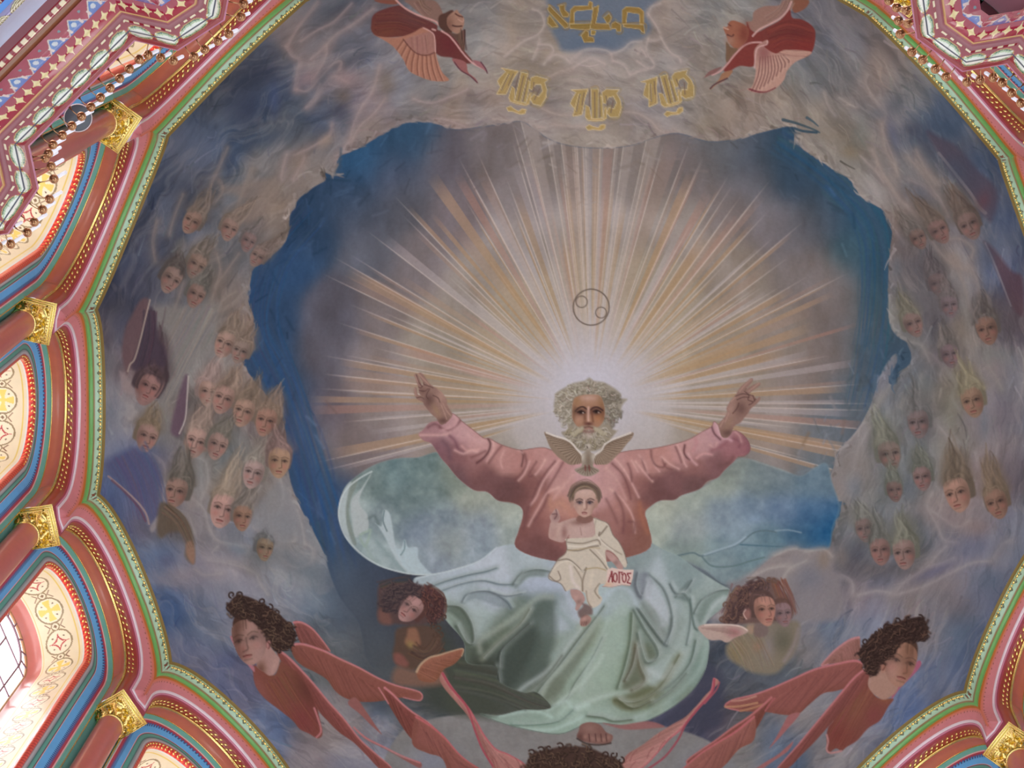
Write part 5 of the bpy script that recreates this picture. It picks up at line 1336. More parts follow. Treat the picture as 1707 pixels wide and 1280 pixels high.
# ---- pale clouds at the right foot of the mantle, globe, dark depths below
poly(RB(820,1010,900,980,1040,900,1180,780,1330,720,1420,750,1560,730,1640,760,1660,900,1707,960,1707,1280,1200,1280,900,1100), (140,130,126), 6, .7)
for P in ([1000,960,1130,890,1280,870,1330,900],[1180,790,1290,740,1360,730],[1440,760,1580,740,1640,790],[1320,880,1400,850,1440,830],[1200,1180,1240,1000,1300,900]): crest(RB(*P), 3.0, (176,164,152), .5)
blob(*RB(1480,960)[0], 26, 22, 0, (112,114,124), .6); blob(*RB(1580,820)[0], 12, 18, 0, (142,118,92), .5)
zw = zoomer(700, 940, 3.2827)
for bx, by, brx, bry, bc in ((590,1010,40,50,(78,88,98)),(620,1080,50,50,(78,86,92)),(570,960,30,40,(74,90,106)),(690,1110,60,40,(74,78,76)),(650,1140,50,40,(82,88,90)),(740,1150,50,40,(68,72,64)),(800,1165,40,24,(64,68,58))): blob(bx, by, brx, bry, 0, bc, .85)
poly(zw(60,300,200,420,260,540,430,600,430,840,250,840,100,830,20,700), (66,72,62), 16, .85); poly(zw(1500,560,1600,560,1660,640,1640,860,1560,900,1400,880,1300,860,1480,700), (66,68,84), 8, .85)
I_GLOBE = part('globe', 0, 'grey globe under the bare foot')
GP = [(695,1205),(760,1192),(850,1190),(985,1196),(1080,1206),(1150,1222),(1198,1246),(1240,1290),(1260,1360),(700,1360),(640,1290),(660,1230)]
sm = poly(GP, (132, 130, 124), 2, 1, I_GLOBE)
with clip(sm): CV[:] = CV + (tx_ * .5 * CLIP[0])[..., None]; blob(720, 1270, 40, 30, 0, (136,142,160), .6); blob(1180, 1280, 40, 30, 0, (124,132,152), .6); blob(960, 1215, 70, 20, 0, (140,134,124), .6)

# ---- lap drapery
poly(zw(150,520,260,500,430,560,640,620,800,700,760,800,560,840,420,840,240,830,140,760), (72,78,64), 9, .9, I_MAN)
strokes(zw(200,600,400,640,600,720,740,780), 30, 30, 2.4, [(60,66,54),(92,98,78),(78,84,68)], .4, 5, 119, True)
LAP = zw(-30,80,60,60,200,30,330,-20,420,-90,520,-110,620,-110,760,-100,1000,-110,1150,-130,1250,-120,1330,-80,1420,-40,1500,20,1560,60,1640,110,1700,150,1680,220,1640,250,1560,330,1580,420,1580,480,1560,580,1500,680,1400,770,1280,840,1150,885,1000,870,900,880,760,930,560,900,420,860,330,820,430,830,560,800,660,800,720,780,640,700,560,700,430,640,420,560,260,540,240,420,140,300,130,230,60,160,-20,150)
sm = poly(LAP, (144, 164, 150), 1.4, 1, I_MAN)
with clip(sm):
    g = field([(700,975,156,172,172),(760,965,166,180,182),(820,955,172,182,184),(880,940,158,172,170),(720,1010,160,178,166),(780,1000,156,172,168),(830,990,166,178,182),(900,975,160,172,182),(760,1040,136,156,138),(800,1040,158,176,166),(860,1020,112,128,112),(900,1010,96,114,104),(930,1030,158,172,172),(830,1060,98,112,92),
               (880,1080,82,96,84),(800,1090,78,88,72),(760,1090,98,112,96),(840,1120,74,84,74),(790,1140,64,72,60),(880,1130,84,96,84),(900,1160,120,134,112),(860,1170,100,112,96),(940,1080,132,150,132),(990,1060,140,156,130),(1010,1000,158,176,170),(1040,1000,158,176,168),(1030,1060,148,172,150),(1000,1100,150,172,148),(980,1150,148,170,146),
               (1020,1130,140,166,136),(1060,1050,112,132,114),(1070,1100,98,110,84),(1060,1140,98,104,74),(1050,960,130,146,140),(1080,980,164,178,176),(1110,1000,154,170,164),(1100,1040,138,154,142),(1120,1060,146,162,150),(1090,1120,156,174,164),(1120,1120,150,170,152),(1150,1080,146,166,150),(1160,1000,142,160,148),(1150,960,132,152,146),(1190,980,150,168,158),
               (1180,1040,136,156,144),(1170,1120,126,150,134),(1140,1160,120,140,118),(1080,1170,112,124,86),(1040,1180,138,158,134),(960,1190,158,184,162),(900,1200,146,172,150),(860,1195,150,176,156),(1080,1200,146,172,156),(1020,1200,156,182,162),(1120,1190,150,176,158),(950,1215,146,174,152)], 13)
    CV[:] = CV + (np.clip(g + tx_[..., None] * .45, 0, 255) - CV) * CLIP[0][..., None]
    LT = (186, 198, 190); DK = (92, 108, 96)
    for P, c_, so, a_ in (([340,520,430,440,560,320,650,200,730,190,745,290,740,420,690,560,560,690,430,790,420,640], (84,98,86), 7, .75), ([430,560,520,420,610,330,640,420,560,600,450,740], (64,74,64), 8, .7), ([260,560,420,520,420,800,300,830,200,820], (62,68,56), 10, .8),
                          ([1160,260,1210,420,1300,510,1240,545,1235,640,1100,700,1140,560], (106,116,92), 4, .75), ([1185,60,1250,50,1265,120,1215,190,1185,130], (108,116,122), 3, .8), ([1060,745,1200,700,1310,640,1390,500,1370,620,1280,750,1130,800], (104,108,74), 4, .8),
                          ([1240,575,1370,490,1440,340,1470,210,1500,330,1470,520,1350,670,1260,660], (162,180,168), 4, .6), ([1200,230,1260,200,1320,310,1350,430,1290,420,1230,330], (104,118,104), 4, .7), ([1230,110,1290,120,1360,240,1370,340,1310,270,1240,190], (176,186,186), 3, .7), ([640,780,760,600,880,430,980,290,940,420,860,560,760,700], (108,118,96), 4, .6),
                          ([860,760,900,600,990,420,1060,260,1140,230,1150,400,1110,560,1080,700,960,740], (156,178,156), 5, .55), ([220,230,280,330,290,440,240,430,180,330,140,260], (90,104,86), 3, .8), ([150,260,220,320,240,420,180,420,120,320], (150,170,152), 3, .6), ([380,150,470,180,500,240,420,230,300,190,240,220,270,165], (122,136,138), 2.5, .6), ([520,110,560,40,640,30,710,45,700,70,600,70,530,130], (112,126,116), 2.5, .75),
                          ([1400,170,1480,90,1470,200,1420,190], (98,116,108), 2.5, .7), ([1500,270,1560,190,1690,130,1700,160,1600,210,1540,320], (110,130,116), 3, .6), ([1480,560,1560,420,1580,480,1540,590,1460,690,1380,740], (112,138,120), 4, .5)):
        poly(zw(*P), c_, so, a_)
    for P, w_, c_, a_ in (([0,150,120,100,260,60,360,40,420,20],2.2,(104,124,124),.8),([80,160,220,110,340,90,440,110,520,110],2.0,(112,130,132),.7),([230,210,270,160,380,150,470,200,500,240],2.2,(112,128,128),.8),([380,150,470,175,560,160],1.8,(120,134,134),.7),([510,110,560,50,640,30,710,40],3,(110,126,116),.8),([130,230,220,240,280,330,290,430,250,430,200,340],4,(92,106,88),.8),
                           ([330,480,330,420,400,370,520,290,640,190,720,180],3.2,(160,170,150),.7),([340,520,420,440,540,340,600,250],3,(128,136,110),.7),([430,570,440,480,520,400,600,330],3.4,(62,72,60),.7),([420,800,430,640,410,560],3,(56,64,54),.7),([460,790,560,680,680,600,760,520,830,420,880,360],2.6,LT,.7),([490,790,600,700,700,610,780,500],3.0,(108,120,100),.6),
                           ([580,800,660,680,760,560,880,400,960,300,1010,230],2.4,(100,116,98),.75),([640,780,700,650,800,540,900,420,980,300],2.4,(168,182,160),.7),([720,780,800,740,850,650,940,520,1000,400],2.2,(110,130,108),.6),([760,760,830,700,900,640,980,540,1000,500],2.0,(176,196,176),.7),([880,700,920,560,980,420,1030,300],3.0,(168,190,172),.6),
                           ([1160,270,1150,420,1120,560,1080,680],3.4,(106,128,98),.8),([1170,250,1230,360,1290,450,1300,510,1240,540,1210,470,1190,380],2.8,(112,130,112),.8),([1190,240,1260,340,1340,440,1360,420,1380,300],2.6,DK,.75),([1220,180,1290,300,1330,400],3,(150,160,150),.6),([1260,60,1330,130,1370,230,1380,340,1340,440],2.4,(118,134,128),.75),([1370,110,1400,160,1450,150,1490,90],2.2,(104,122,116),.8),
                           ([1400,180,1440,160,1480,220,1480,330,1460,440],2.4,(120,140,130),.7),([1480,190,1500,330,1520,360],2.0,(100,122,112),.7),([1500,270,1540,200,1620,150,1690,140],2.4,(108,128,116),.75),([1560,320,1600,240,1660,180],2.2,(176,190,180),.7),([1510,420,1480,540,1400,640,1300,700],3,(104,126,110),.75),([1570,430,1540,560,1460,660,1340,760,1180,840],3.0,(168,192,176),.6),([1460,600,1380,690,1260,770],4,(112,132,112),.6),
                           ([1070,745,1160,760,1260,720,1340,640,1420,500],3.6,(112,118,80),.75),([1080,740,1160,790,1260,750],3.2,(98,104,68),.7),([1240,570,1330,620,1380,560],3,LT,.5),([1250,640,1160,690,1060,710,960,740,860,780],2.6,(178,200,182),.7),([910,830,1000,840,1060,860,1160,850],2.6,(98,118,92),.7),([700,800,800,750,840,790,920,770],2.2,(178,204,186),.7),([440,830,560,810,660,810,720,840],2.0,(176,206,188),.7),([500,880,620,880,760,860,840,800],2.4,(112,146,122),.6),([560,900,700,910,800,880,900,830],2.0,(176,204,186),.7),
                           ([1180,440,1200,560,1230,640,1160,690],3.4,(116,112,84),.6),([1120,640,1160,560,1180,460],2.6,(104,100,76),.6),([1190,50,1180,120,1210,180,1240,100],4.5,(104,112,116),.75),([1250,90,1240,180,1300,250,1330,330],3.4,(178,186,186),.7),([960,270,1020,170,1090,130,1150,150,1190,230],2.4,(176,192,194),.6),([700,60,780,120,830,220,870,310],3,(176,184,192),.6),([760,260,820,320,840,360],3,(136,156,148),.7),([740,500,800,420,850,370],3.4,(150,168,156),.7)):
        q_ = zw(*P); line(q_, w_ * 1.9, c_, a_ * .8, gauss=True)
        if sum(c_) < 400: line(q_ + (4.5, -3.0), w_ * 1.5, LT, a_ * .40, gauss=True); line(q_ - (1, -.6), w_ * .7, shade(c_, .78), a_ * .75, gauss=True); line(q_ + (2.6, -1.8), 1.0, (198, 208, 200), a_ * .28, gauss=True)
line(zw(330,820,420,860,560,900,760,930,900,880,1000,870,1150,885,1280,840,1400,770,1500,680,1560,580), .9, (92,104,92), .6)
line(zw(-20,80,60,60,200,30,330,-20,420,-90), 1.2, (186,198,196), .7)
poly(zw(1000,870,1120,905,1260,900,1340,890,1250,860,1100,880), (158,98,92), 1.5, .9, I_ROBE)
sm = poly(zw(880,880,930,865,985,880,1020,920,1055,940,1040,980,980,985,910,975,860,950,870,910), (132,92,80), 1.2, 1, I_FOOT)
with clip(sm):
    blob(*zw(930,900)[0], 12, 9, 0, (158,116,100), .7); blob(*zw(880,950)[0], 8, 8, 0, (96,60,52), .7)
    for fx, fy in ((905,945),(945,955),(975,962),(1005,960),(1032,950)): blob(*zw(fx, fy)[0], 4.2, 4, 0, (164,118,100), .8)
    for fx in (925, 960, 990, 1018): line(zw(fx, 930, fx + 4, 970), .9, (84,52,46), .7)
line(zw(860,955,910,982,980,990,1045,980), 1.4, (66,52,46), .8)

# ---- robe
RO_ = [(698,724),(706,716),(716,705),(730,702),(742,706),(752,690),(762,694),(770,702),(788,716),(806,730),(816,731),(835,741),(865,750),(885,748),(905,746),(925,752),(950,760),(975,766),(1005,762),(1035,754),(1060,750),(1085,748),(1120,741),(1147,733),(1170,720),(1186,711),(1190,703),(1197,708),(1210,726),(1222,718),(1232,720),(1243,729),(1250,742),(1249,753),(1240,760),(1230,761),
       (1222,770),(1208,783),(1196,796),(1179,802),(1166,815),(1137,825),(1124,833),(1101,834),(1084,844),(1075,855),(1080,874),(1084,912),(1040,930),(975,940),(900,930),(860,912),(864,887),(870,868),(872,853),(866,843),(851,837),(830,834),(813,820),(795,818),(784,813),(763,796),(746,775),(736,764),(727,750),(718,738),(706,734)]
sm = poly(RO_, (172, 116, 106), 1.0, 1, I_ROBE, True, 4)
with clip(sm):
    g = field([(720,715,164,116,114),(745,720,184,134,130),(770,720,190,140,134),(800,745,192,140,130),(735,745,128,84,88),(760,760,136,88,86),(790,775,146,96,90),(760,790,112,76,76),(810,800,118,76,72),(850,820,108,70,66),(840,765,180,124,112),(870,770,176,118,106),(890,800,134,84,76),(870,835,116,72,66),(900,770,184,128,116),(930,775,186,132,122),(975,790,192,142,136),(1020,780,186,134,124),(1060,775,184,128,116),(1100,765,186,128,114),
               (1140,755,190,136,126),(1170,745,188,138,132),(1160,775,150,98,90),(1190,770,130,86,84),(1220,745,156,98,98),(1235,740,148,90,92),(1200,725,186,136,134),(1120,800,124,80,76),(1160,805,112,76,72),(1080,825,122,78,72),(1100,820,112,72,68),(1060,810,150,96,86),(900,840,158,100,88),(880,880,132,82,74),(930,840,182,124,104),(920,880,152,96,86),(940,810,186,134,122),(1010,820,188,136,126),(1040,840,172,116,102),(1050,880,140,88,78),(1070,890,138,88,72),(1025,870,158,104,92),(900,905,118,74,68),(1070,860,150,92,74)], 11)
    CV[:] = CV + (np.clip(g + tx_[..., None] * .3, 0, 255) - CV) * CLIP[0][..., None]
    zk = zoomer(840, 740, 6.0964); zL = zoomer(660, 600, 7.1125); zR = zoomer(1060, 610, 7.1125)
    HI = (208, 158, 144); SH = (116, 70, 66)
    for P, w_, c_, a_ in (([210,100,230,200,180,300,110,370],1.8,SH,.7),([260,180,210,300,150,370],1.8,HI,.7),([330,180,250,320,300,320],1.6,SH,.6),([420,160,370,250,320,310],1.8,HI,.7),([520,180,420,300,340,440,270,600],1.8,SH,.75),([560,170,470,280,390,400,330,540,270,620],1.8,HI,.75),([600,190,520,330,450,440,400,540],1.8,SH,.6),([560,440,440,500,380,600,300,740,250,830],2.0,HI,.7),([450,520,400,640,310,780],2.0,SH,.6),([260,620,230,700,200,860],2.4,SH,.6),([700,320,580,460,500,560],2.4,HI,.45),
                           ([1130,150,1220,260,1290,380,1340,480,1370,540],1.8,HI,.75),([1100,200,1200,300,1260,430,1290,560],1.8,SH,.65),([1260,200,1290,280,1300,380],1.8,SH,.6),([1340,180,1420,280,1510,380],1.8,HI,.7),([1300,170,1360,280],1.6,HI,.6),([1400,150,1440,260,1500,350],1.6,SH,.6),([1500,150,1540,230,1580,280],1.6,HI,.6),([1610,150,1640,230,1707,260],1.6,SH,.5),([1080,460,1180,540,1270,660,1320,780,1330,900],1.8,HI,.7),([1130,500,1200,640,1220,780,1210,900],2.2,SH,.6),([1040,560,1120,720,1150,800],2.2,SH,.45),([1040,240,1160,380,1240,560],2.4,HI,.4),([1270,790,1330,800,1320,900],1.8,SH,.6),([1380,600,1400,740,1460,900],3,(176,104,72),.5),([470,560,480,640,560,600,620,640],3,(192,134,104),.5),([600,560,640,640,690,720],3,(190,128,102),.5)):
        line(zk(*P), w_ * 1.55, c_, a_ * .78, gauss=True); line(zk(*P), w_ * .6, c_, a_ * .35, gauss=True)
    for P, w_, c_, a_ in (([520,800,620,830,720,770,760,720],1.8,(112,66,66),.75),([640,870,560,890,400,890,290,890],1.8,HI,.7),([680,640,720,700,690,780,560,830],2.4,(200,148,142),.8),([640,900,700,960,740,1060,800,1100],2.4,(118,72,80),.7),([700,1070,800,1110,900,1070,960,1090],2.0,HI,.75),([780,1020,860,1080,980,1060],2.0,(206,150,138),.6),([1090,930,1120,990,1100,1080,1040,1160,960,1220],1.5,(92,54,52),.9),([900,1150,980,1120,1060,1080],2,SH,.6),([1150,960,1160,1060,1080,1200],2,HI,.6),([1250,1020,1200,1080,1100,1220],1.8,SH,.6),([1480,1070,1510,1140,1490,1260],1.4,(100,60,56),.75),([1330,1020,1440,1060,1500,1100],1.6,HI,.6),([1280,1080,1240,1180,1260,1280],1.6,HI,.5),([850,880,960,960,1040,960],3,(200,150,144),.6),([560,960,620,1040,640,1160],4,(108,74,80),.6),([380,800,450,760,520,780],1.8,(108,66,70),.6)):
        line(zL(*P), w_ * 1.55, c_, a_ * .78, gauss=True); line(zL(*P), w_ * .6, c_, a_ * .35, gauss=True)
    for P, w_, c_, a_ in (([960,670,980,760,1020,830,1100,870,1130,880],2.2,(206,160,158),.8),([900,720,930,800,1000,870],1.4,(100,60,62),.8),([580,940,570,1020,600,1080,640,1110],1.4,(98,58,56),.9),([620,1040,660,1110,720,1170],2.0,(204,154,148),.75),([490,940,540,1040,570,1140,600,1190],1.6,HI,.7),([470,960,520,1080,540,1140],1.6,SH,.6),([180,1000,190,1100,240,1180,320,1200,350,1160],1.6,SH,.65),([310,1080,400,1160,510,1220],1.8,HI,.7),([720,1090,800,1040,900,1050],2.0,(210,150,140),.7),([880,940,940,970,960,910],1.8,HI,.6),([900,1000,1000,960,1080,900],3,(140,80,84),.6),([1150,860,1240,900,1220,960],1.8,(130,76,82),.7),([1300,850,1350,920,1340,1020],3,(132,80,88),.6),([1180,780,1230,830,1250,900],2,HI,.5),([980,1180,1100,1150,1150,1080],3,(112,72,66),.6),([40,1060,110,1160,140,1270],1.8,HI,.5),([700,860,720,920,680,1000],2.4,(186,120,116),.5)):
        line(zR(*P), w_ * 1.55, c_, a_ * .78, gauss=True); line(zR(*P), w_ * .6, c_, a_ * .35, gauss=True)
line(np.array(RO_[4:36], float), .8, (120,78,70), .5)

# ---- blessing hands
SK = (146, 108, 92); SKd = (92, 62, 54); SKh = (182, 138, 116)
sm = poly(zL(480,690,420,640,340,540,320,500,260,470,235,440,215,390,220,330,245,330,255,400,300,430,330,460,280,400,270,350,265,320,235,230,215,180,240,165,265,180,310,300,320,270,265,170,290,150,330,180,390,270,440,310,490,340,540,380,600,470,610,540,670,640,640,700,600,740,540,770,500,730), SK, .9, 1, I_HAND)
with clip(sm):
    blob(*zL(400,480)[0], 10, 12, 0, SKd, .7); blob(*zL(540,430)[0], 10, 14, 20, SKh, .55); blob(*zL(480,600)[0], 5, 12, -30, (158,122,84), .6); blob(*zL(560,720)[0], 9, 6, 0, SKd, .7); blob(*zL(320,370)[0], 6, 6, 0, (110,76,64), .6)
    for P in ([265,320,300,330,330,270],[240,170,270,260,310,310],[280,360,340,370,380,340],[330,290,390,310,440,330],[240,450,300,440,330,460],[400,340,360,420,380,460],[440,420,500,450,520,500]): line(zL(*P), .8, SKd, .8)
    for P in ([270,165,330,230,390,290],[230,185,260,260],[225,340,235,420],[560,520,600,600,650,660],[540,540,580,640,600,700],[500,350,560,400]): line(zL(*P), 1.2, SKh, .6, gauss=True)
sm = poly(zR(980,690,1040,620,1080,560,1075,500,1110,430,1150,380,1190,330,1240,250,1310,190,1360,150,1385,150,1380,190,1310,270,1290,300,1330,260,1400,220,1460,195,1478,210,1460,240,1390,290,1350,330,1400,350,1430,390,1460,365,1478,380,1460,420,1420,460,1360,510,1330,560,1280,620,1240,670,1170,710,1130,800,1080,850,1020,840,990,760), SK, .9, 1, I_HAND2)
with clip(sm):
    blob(*zR(1240,500)[0], 11, 12, 0, SKd, .6); blob(*zR(1130,500)[0], 8, 14, 20, SKh, .5); blob(*zR(1080,790)[0], 10, 8, 0, SKd, .7); blob(*zR(1100,680)[0], 5, 14, 30, (156,120,90), .5)
    for P in ([1180,360,1260,330,1330,340,1390,350],[1200,400,1270,370,1340,370],[1300,310,1340,350,1330,400,1380,420],[1290,300,1310,270],[1420,390,1380,440,1340,460],[1150,560,1200,500,1220,440],[1390,360,1410,410]): line(zR(*P), .9, SKd, .8)
    for P in ([1370,160,1290,230,1230,300],[1460,205,1390,260,1340,300],[1130,420,1180,370],[1040,640,1000,720],[1100,560,1060,660]): line(zR(*P), 1.3, SKh, .6, gauss=True)

# ---- head and beard
zH = zoomer(880, 610, 8.1)
HG = (150, 138, 116)
poly(zH(380,380,430,330,520,280,620,230,760,200,830,160,890,200,1020,220,1120,270,1210,330,1260,390,1250,430,1340,450,1280,520,1250,620,1220,680,1130,760,1080,810,1180,880,1210,870,1150,940,1060,1030,960,1090,830,1110,700,1100,600,1030,500,960,460,890,560,880,560,800,480,700,410,650,360,570,350,520), HG, 2.0, 1, I_HEAD)
def wavy_hair(z, c0, c1, n, pts, cols, wdt, seed):
    """short curling strokes radiating from the face inside a ring between two ellipses"""
    r = np.random.default_rng(seed)
    for k in range(n):
        t_ = r.uniform(*pts); q = r.uniform(0, 1)
        p0 = np.array(c0) + np.array([math.cos(t_) * c1[0], -math.sin(t_) * c1[1]]) * (1 + .62 * q)
        d_ = np.array([math.cos(t_ + r.normal(0, .5)), -math.sin(t_ + r.normal(0, .5)) * .8]) * r.uniform(50, 120)
        nn_ = np.array([-d_[1], d_[0]]) * r.uniform(-.5, .5)
        P = np.stack([p0, p0 + d_ * .35 + nn_ * .6, p0 + d_ * .7 - nn_ * .2, p0 + d_ * .9 - nn_ * .5])
        line(z(*P.ravel()), wdt, np.array(cols[r.integers(len(cols))]) + r.normal(0, 5, 3), .62, .8, w1=wdt * .35)
r_ = np.random.default_rng(7)
for k in range(270):                                     # soft tufts, light over dark
    t_ = r_.uniform(-.95, math.pi + .95); q = r_.uniform(.0, 1.12)
    p0 = np.array([820 + math.cos(t_) * (250 + 190 * q), 560 - math.sin(t_) * (190 + 150 * q)]); tw = t_ + math.pi / 2 * (1 if math.cos(t_) < 0 else -1) * r_.uniform(.2, 1.0)
    d_ = np.array([math.cos(tw), -math.sin(tw)]) * r_.uniform(40, 95); nn_ = np.array([-d_[1], d_[0]]) * r_.uniform(.15, .55) * (1 if r_.random() < .5 else -1)
    P = np.stack([p0 - d_ * .5, p0 + nn_, p0 + d_ * .5]); sh_ = .82 if math.cos(t_) > .35 and math.sin(t_) < .8 else 1.0
    line(zH(*(P + (7, 9)).ravel()), 2.6, shade((106, 94, 74), sh_), .50, gauss=True, w1=1.0); line(zH(*P.ravel()), 2.0, shade(((186, 174, 150), (168, 154, 128), (200, 190, 168))[k % 3], sh_), .62, gauss=True, w1=.8)
wavy_hair(zH, (820, 560), (250, 190), 70, (-.8, math.pi + .8), [(196,184,160),(104,92,74),(150,136,112)], .9, 121)
sm = poly(zH(610,480,650,420,760,390,900,385,980,410,1020,500,1040,620,1020,740,960,820,880,840,800,850,720,840,650,800,600,700,600,580), (164, 116, 84), 1.0, 1, I_HEAD)
with clip(sm):
    blob(*zH(820,430)[0], 16, 6, 0, (192,152,130), .7); blob(*zH(660,480)[0], 6, 10, 0, (150,106,62), .6); blob(*zH(990,500)[0], 6, 12, 0, (138,96,58), .6); blob(*zH(690,700)[0], 9, 8, 0, (186,132,102), .6); blob(*zH(950,690)[0], 9, 8, 0, (170,104,58), .7)
    blob(*zH(715,620)[0], 12, 6.5, 0, (92,58,48), .85); blob(*zH(920,610)[0], 12, 6.5, 0, (88,54,46), .85); blob(*zH(770,700)[0], 3, 10, 0, (112,68,50), .7); blob(*zH(630,620)[0], 4, 10, 0, (112,76,54), .6); blob(*zH(1010,640)[0], 4, 12, 0, (116,72,46), .6)
    line(zH(640,610,680,570,740,550,790,580), 1.4, (68,44,38), .85); line(zH(850,590,890,560,950,560,1010,600), 1.4, (66,42,36), .85)
    line(zH(670,625,720,605,770,630), 1.0, (52,34,30), .9); line(zH(880,615,930,598,985,625), 1.0, (52,34,30), .9); blob(*zH(715,625)[0], 3.4, 2.8, 0, (36,26,24), .95); blob(*zH(925,618)[0], 3.4, 2.8, 0, (36,26,24), .95)
    blob(*zH(745,632)[0], 1.4, 1.2, 0, (190,176,160), .8); blob(*zH(955,627)[0], 1.4, 1.2, 0, (186,170,152), .8)
    line(zH(818,560,815,660,818,740), 2.2, (208,162,138), .75, gauss=True); line(zH(860,600,870,680,880,750), 2.0, (112,66,46), .65, gauss=True); blob(*zH(820,780)[0], 7, 3, 0, (88,46,40), .85)
    line(zH(640,560,620,660,620,740), 2, (120,82,56), .5, gauss=True)
poly(zH(540,770,640,830,720,815,800,805,880,812,960,830,1080,780,1140,850,1190,880,1130,960,1040,1070,930,1140,820,1150,700,1140,600,1070,520,960,460,900,550,860), (146,132,108), 2, 1, I_HEAD)
for k in range(170):
    e_ = r_.uniform(-1, 1); v_ = r_.uniform(0, 1); p0 = np.array([820 + e_ * (310 - 60 * v_), 850 + 250 * v_ * (1 - .35 * e_ * e_)])
    d_ = np.array([e_ * .9 + r_.normal(0, .25), .35 + .8 * v_ * (1 - abs(e_))]); d_ *= r_.uniform(45, 85) / np.linalg.norm(d_); nn_ = np.array([-d_[1], d_[0]]) * r_.uniform(-.45, .45)
    P = np.stack([p0 - d_ * .5, p0 + nn_, p0 + d_ * .5])
    line(zH(*(P + (5, 9)).ravel()), 2.2, (98, 86, 68), .5, gauss=True, w1=.8); line(zH(*P.ravel()), 1.8, ((188,174,148),(172,156,128),(160,146,104),(200,186,164))[k % 4], .62, gauss=True, w1=.7)
for e_ in (-1, 1):
    for k in range(12): line(zH(820 + e_ * 25, 818 + k * 2, 820 + e_ * 110, 838 + k * 4, 820 + e_ * 190, 880 + k * 5, 820 + e_ * 240, 900 + k * 2), 1.3, ((194,180,152),(136,120,94),(176,162,120))[k % 3], .55, gauss=True, w1=.6)
line(zH(770,830,820,820,870,835), 2.4, (112,66,54), .8, gauss=True); line(zH(760,880,820,895,880,880), 2.6, (128,84,72), .8, gauss=True); line(zH(780,855,820,848,865,856), 1.2, (170,112,96), .8); blob(*zH(820,940)[0], 8, 6, 0, (178,158,140), .7)

# ---- dove
I_DOVE = part('dove', 0, 'white dove with raised brown shaded wings'); I_DW = part('wing', I_DOVE, 'raised wing')
for W_, tip in ((zH(220,900,250,895,340,940,460,980,560,1020,620,1070,680,1150,730,1210,740,1300,640,1330,560,1330,460,1270,380,1200,300,1100,250,980), 0), (zH(1380,895,1430,910,1400,980,1330,1060,1260,1150,1180,1230,1080,1320,980,1330,900,1320,900,1210,960,1160,1010,1080,1080,1030,1180,980,1280,940), 1)):
    sm = poly(W_, (140, 116, 92), .9, 1, I_DW)
    with clip(sm):
        for k in range(15):
            t_ = k / 14
            if tip == 0: q0 = zh_ = zH(560 + 170 * t_, 1040 + 190 * t_)[0]; q1 = zH(230 + 500 * t_, 930 + 420 * min(1, t_ * 1.25))[0]
            else: q0 = zH(1080 - 180 * t_, 1040 + 180 * t_)[0]; q1 = zH(1410 - 480 * t_, 930 + 420 * min(1, t_ * 1.25))[0]
            line([q0, q1], .7, (96, 76, 58), .75); line([q0 + 1.2, q1 + 1.5], .8, (172, 146, 118), .5)
for P in (zH(250,900,380,950,500,985,590,1040,650,1110,720,1190,740,1230), zH(1390,900,1260,950,1130,1000,1040,1060,990,1140,910,1200,890,1240)): line(P, 1.5, (206,194,176), .9, pid=I_DW)
zk = zoomer(840, 740, 6.0964)
sm = poly(zk(790,120,840,60,835,10,870,-5,885,30,880,80,920,110,915,180,910,230,970,265,940,300,880,325,820,325,760,300,720,260,790,220), (150,134,112), .9, 1, I_DOVE)
with clip(sm):
    blob(*zk(860,180)[0], 6, 14, 0, (112,92,72), .7); blob(*zk(800,130)[0], 4, 8, 0, (192,178,156), .7); blob(*zk(912,130)[0], 4, 8, 0, (190,176,154), .7); blob(*zk(858,20)[0], 5, 5, 0, (196,182,162), .7)
    for q in np.linspace(-1, 1, 9): line(zk(850 + 30 * q, 235, 850 + 105 * q, 320 - 45 * abs(q)), .8, (104,84,66), .7)
    line(zk(825,220,830,270), 1.2, (120,58,52), .8); line(zk(865,220,870,270), 1.2, (120,58,52), .8); line(zk(845,25,850,40), .9, (60,46,40), .8)

# ---- child
I_CH = part('child', 0, 'child in a cream garment seated on the lap'); I_CHh = part('head', I_CH, 'short haired child head'); I_CHg = part('garment', I_CH, 'cream wrapped garment'); I_SC = part('scroll', I_CH, 'cream scroll lettered in red'); I_CF1 = part('foot', I_CH, 'small bare foot'); I_CF2 = part('foot', I_CH, 'small bare foot'); I_CA = part('arm', I_CH, 'bare arm holding the scroll')
zx = zoomer(890, 790, 4.925)
SKC = (184, 148, 132)
sm = poly(zx(340,360,480,370,500,440,480,520,300,530,290,500,240,560,150,540,120,510,130,420,140,390,130,350,150,320,180,285,200,300,215,360,200,400,260,380), SKC, .9, 1, I_CH)
with clip(sm):
    blob(*zx(170,490)[0], 9, 12, 0, (168,124,110), .6); blob(*zx(210,460)[0], 5, 14, 20, (196,160,142), .6); blob(*zx(250,480)[0], 5, 12, 0, (140,92,82), .7); blob(*zx(180,350)[0], 7, 8, 0, (132,88,84), .6); blob(*zx(370,400)[0], 14, 5, 0, (132,90,76), .8); blob(*zx(390,470)[0], 16, 10, 0, (198,164,148), .5)
    line(zx(380,440,390,500), 1.2, (150,110,96), .5, gauss=True); line(zx(150,330,190,330,170,370), .8, (96,60,60), .8); line(zx(180,290,190,330), .8, (104,64,64), .7)
poly(zx(370,340,470,340,480,385,420,405,350,385), (134,92,78), 1.2, 1, I_CHh)
sm = poly(zx(310,240,300,200,330,130,420,100,500,130,530,200,520,250,490,290,470,330,430,352,400,352,360,325,335,280), (186,146,124), .9, 1, I_CHh)
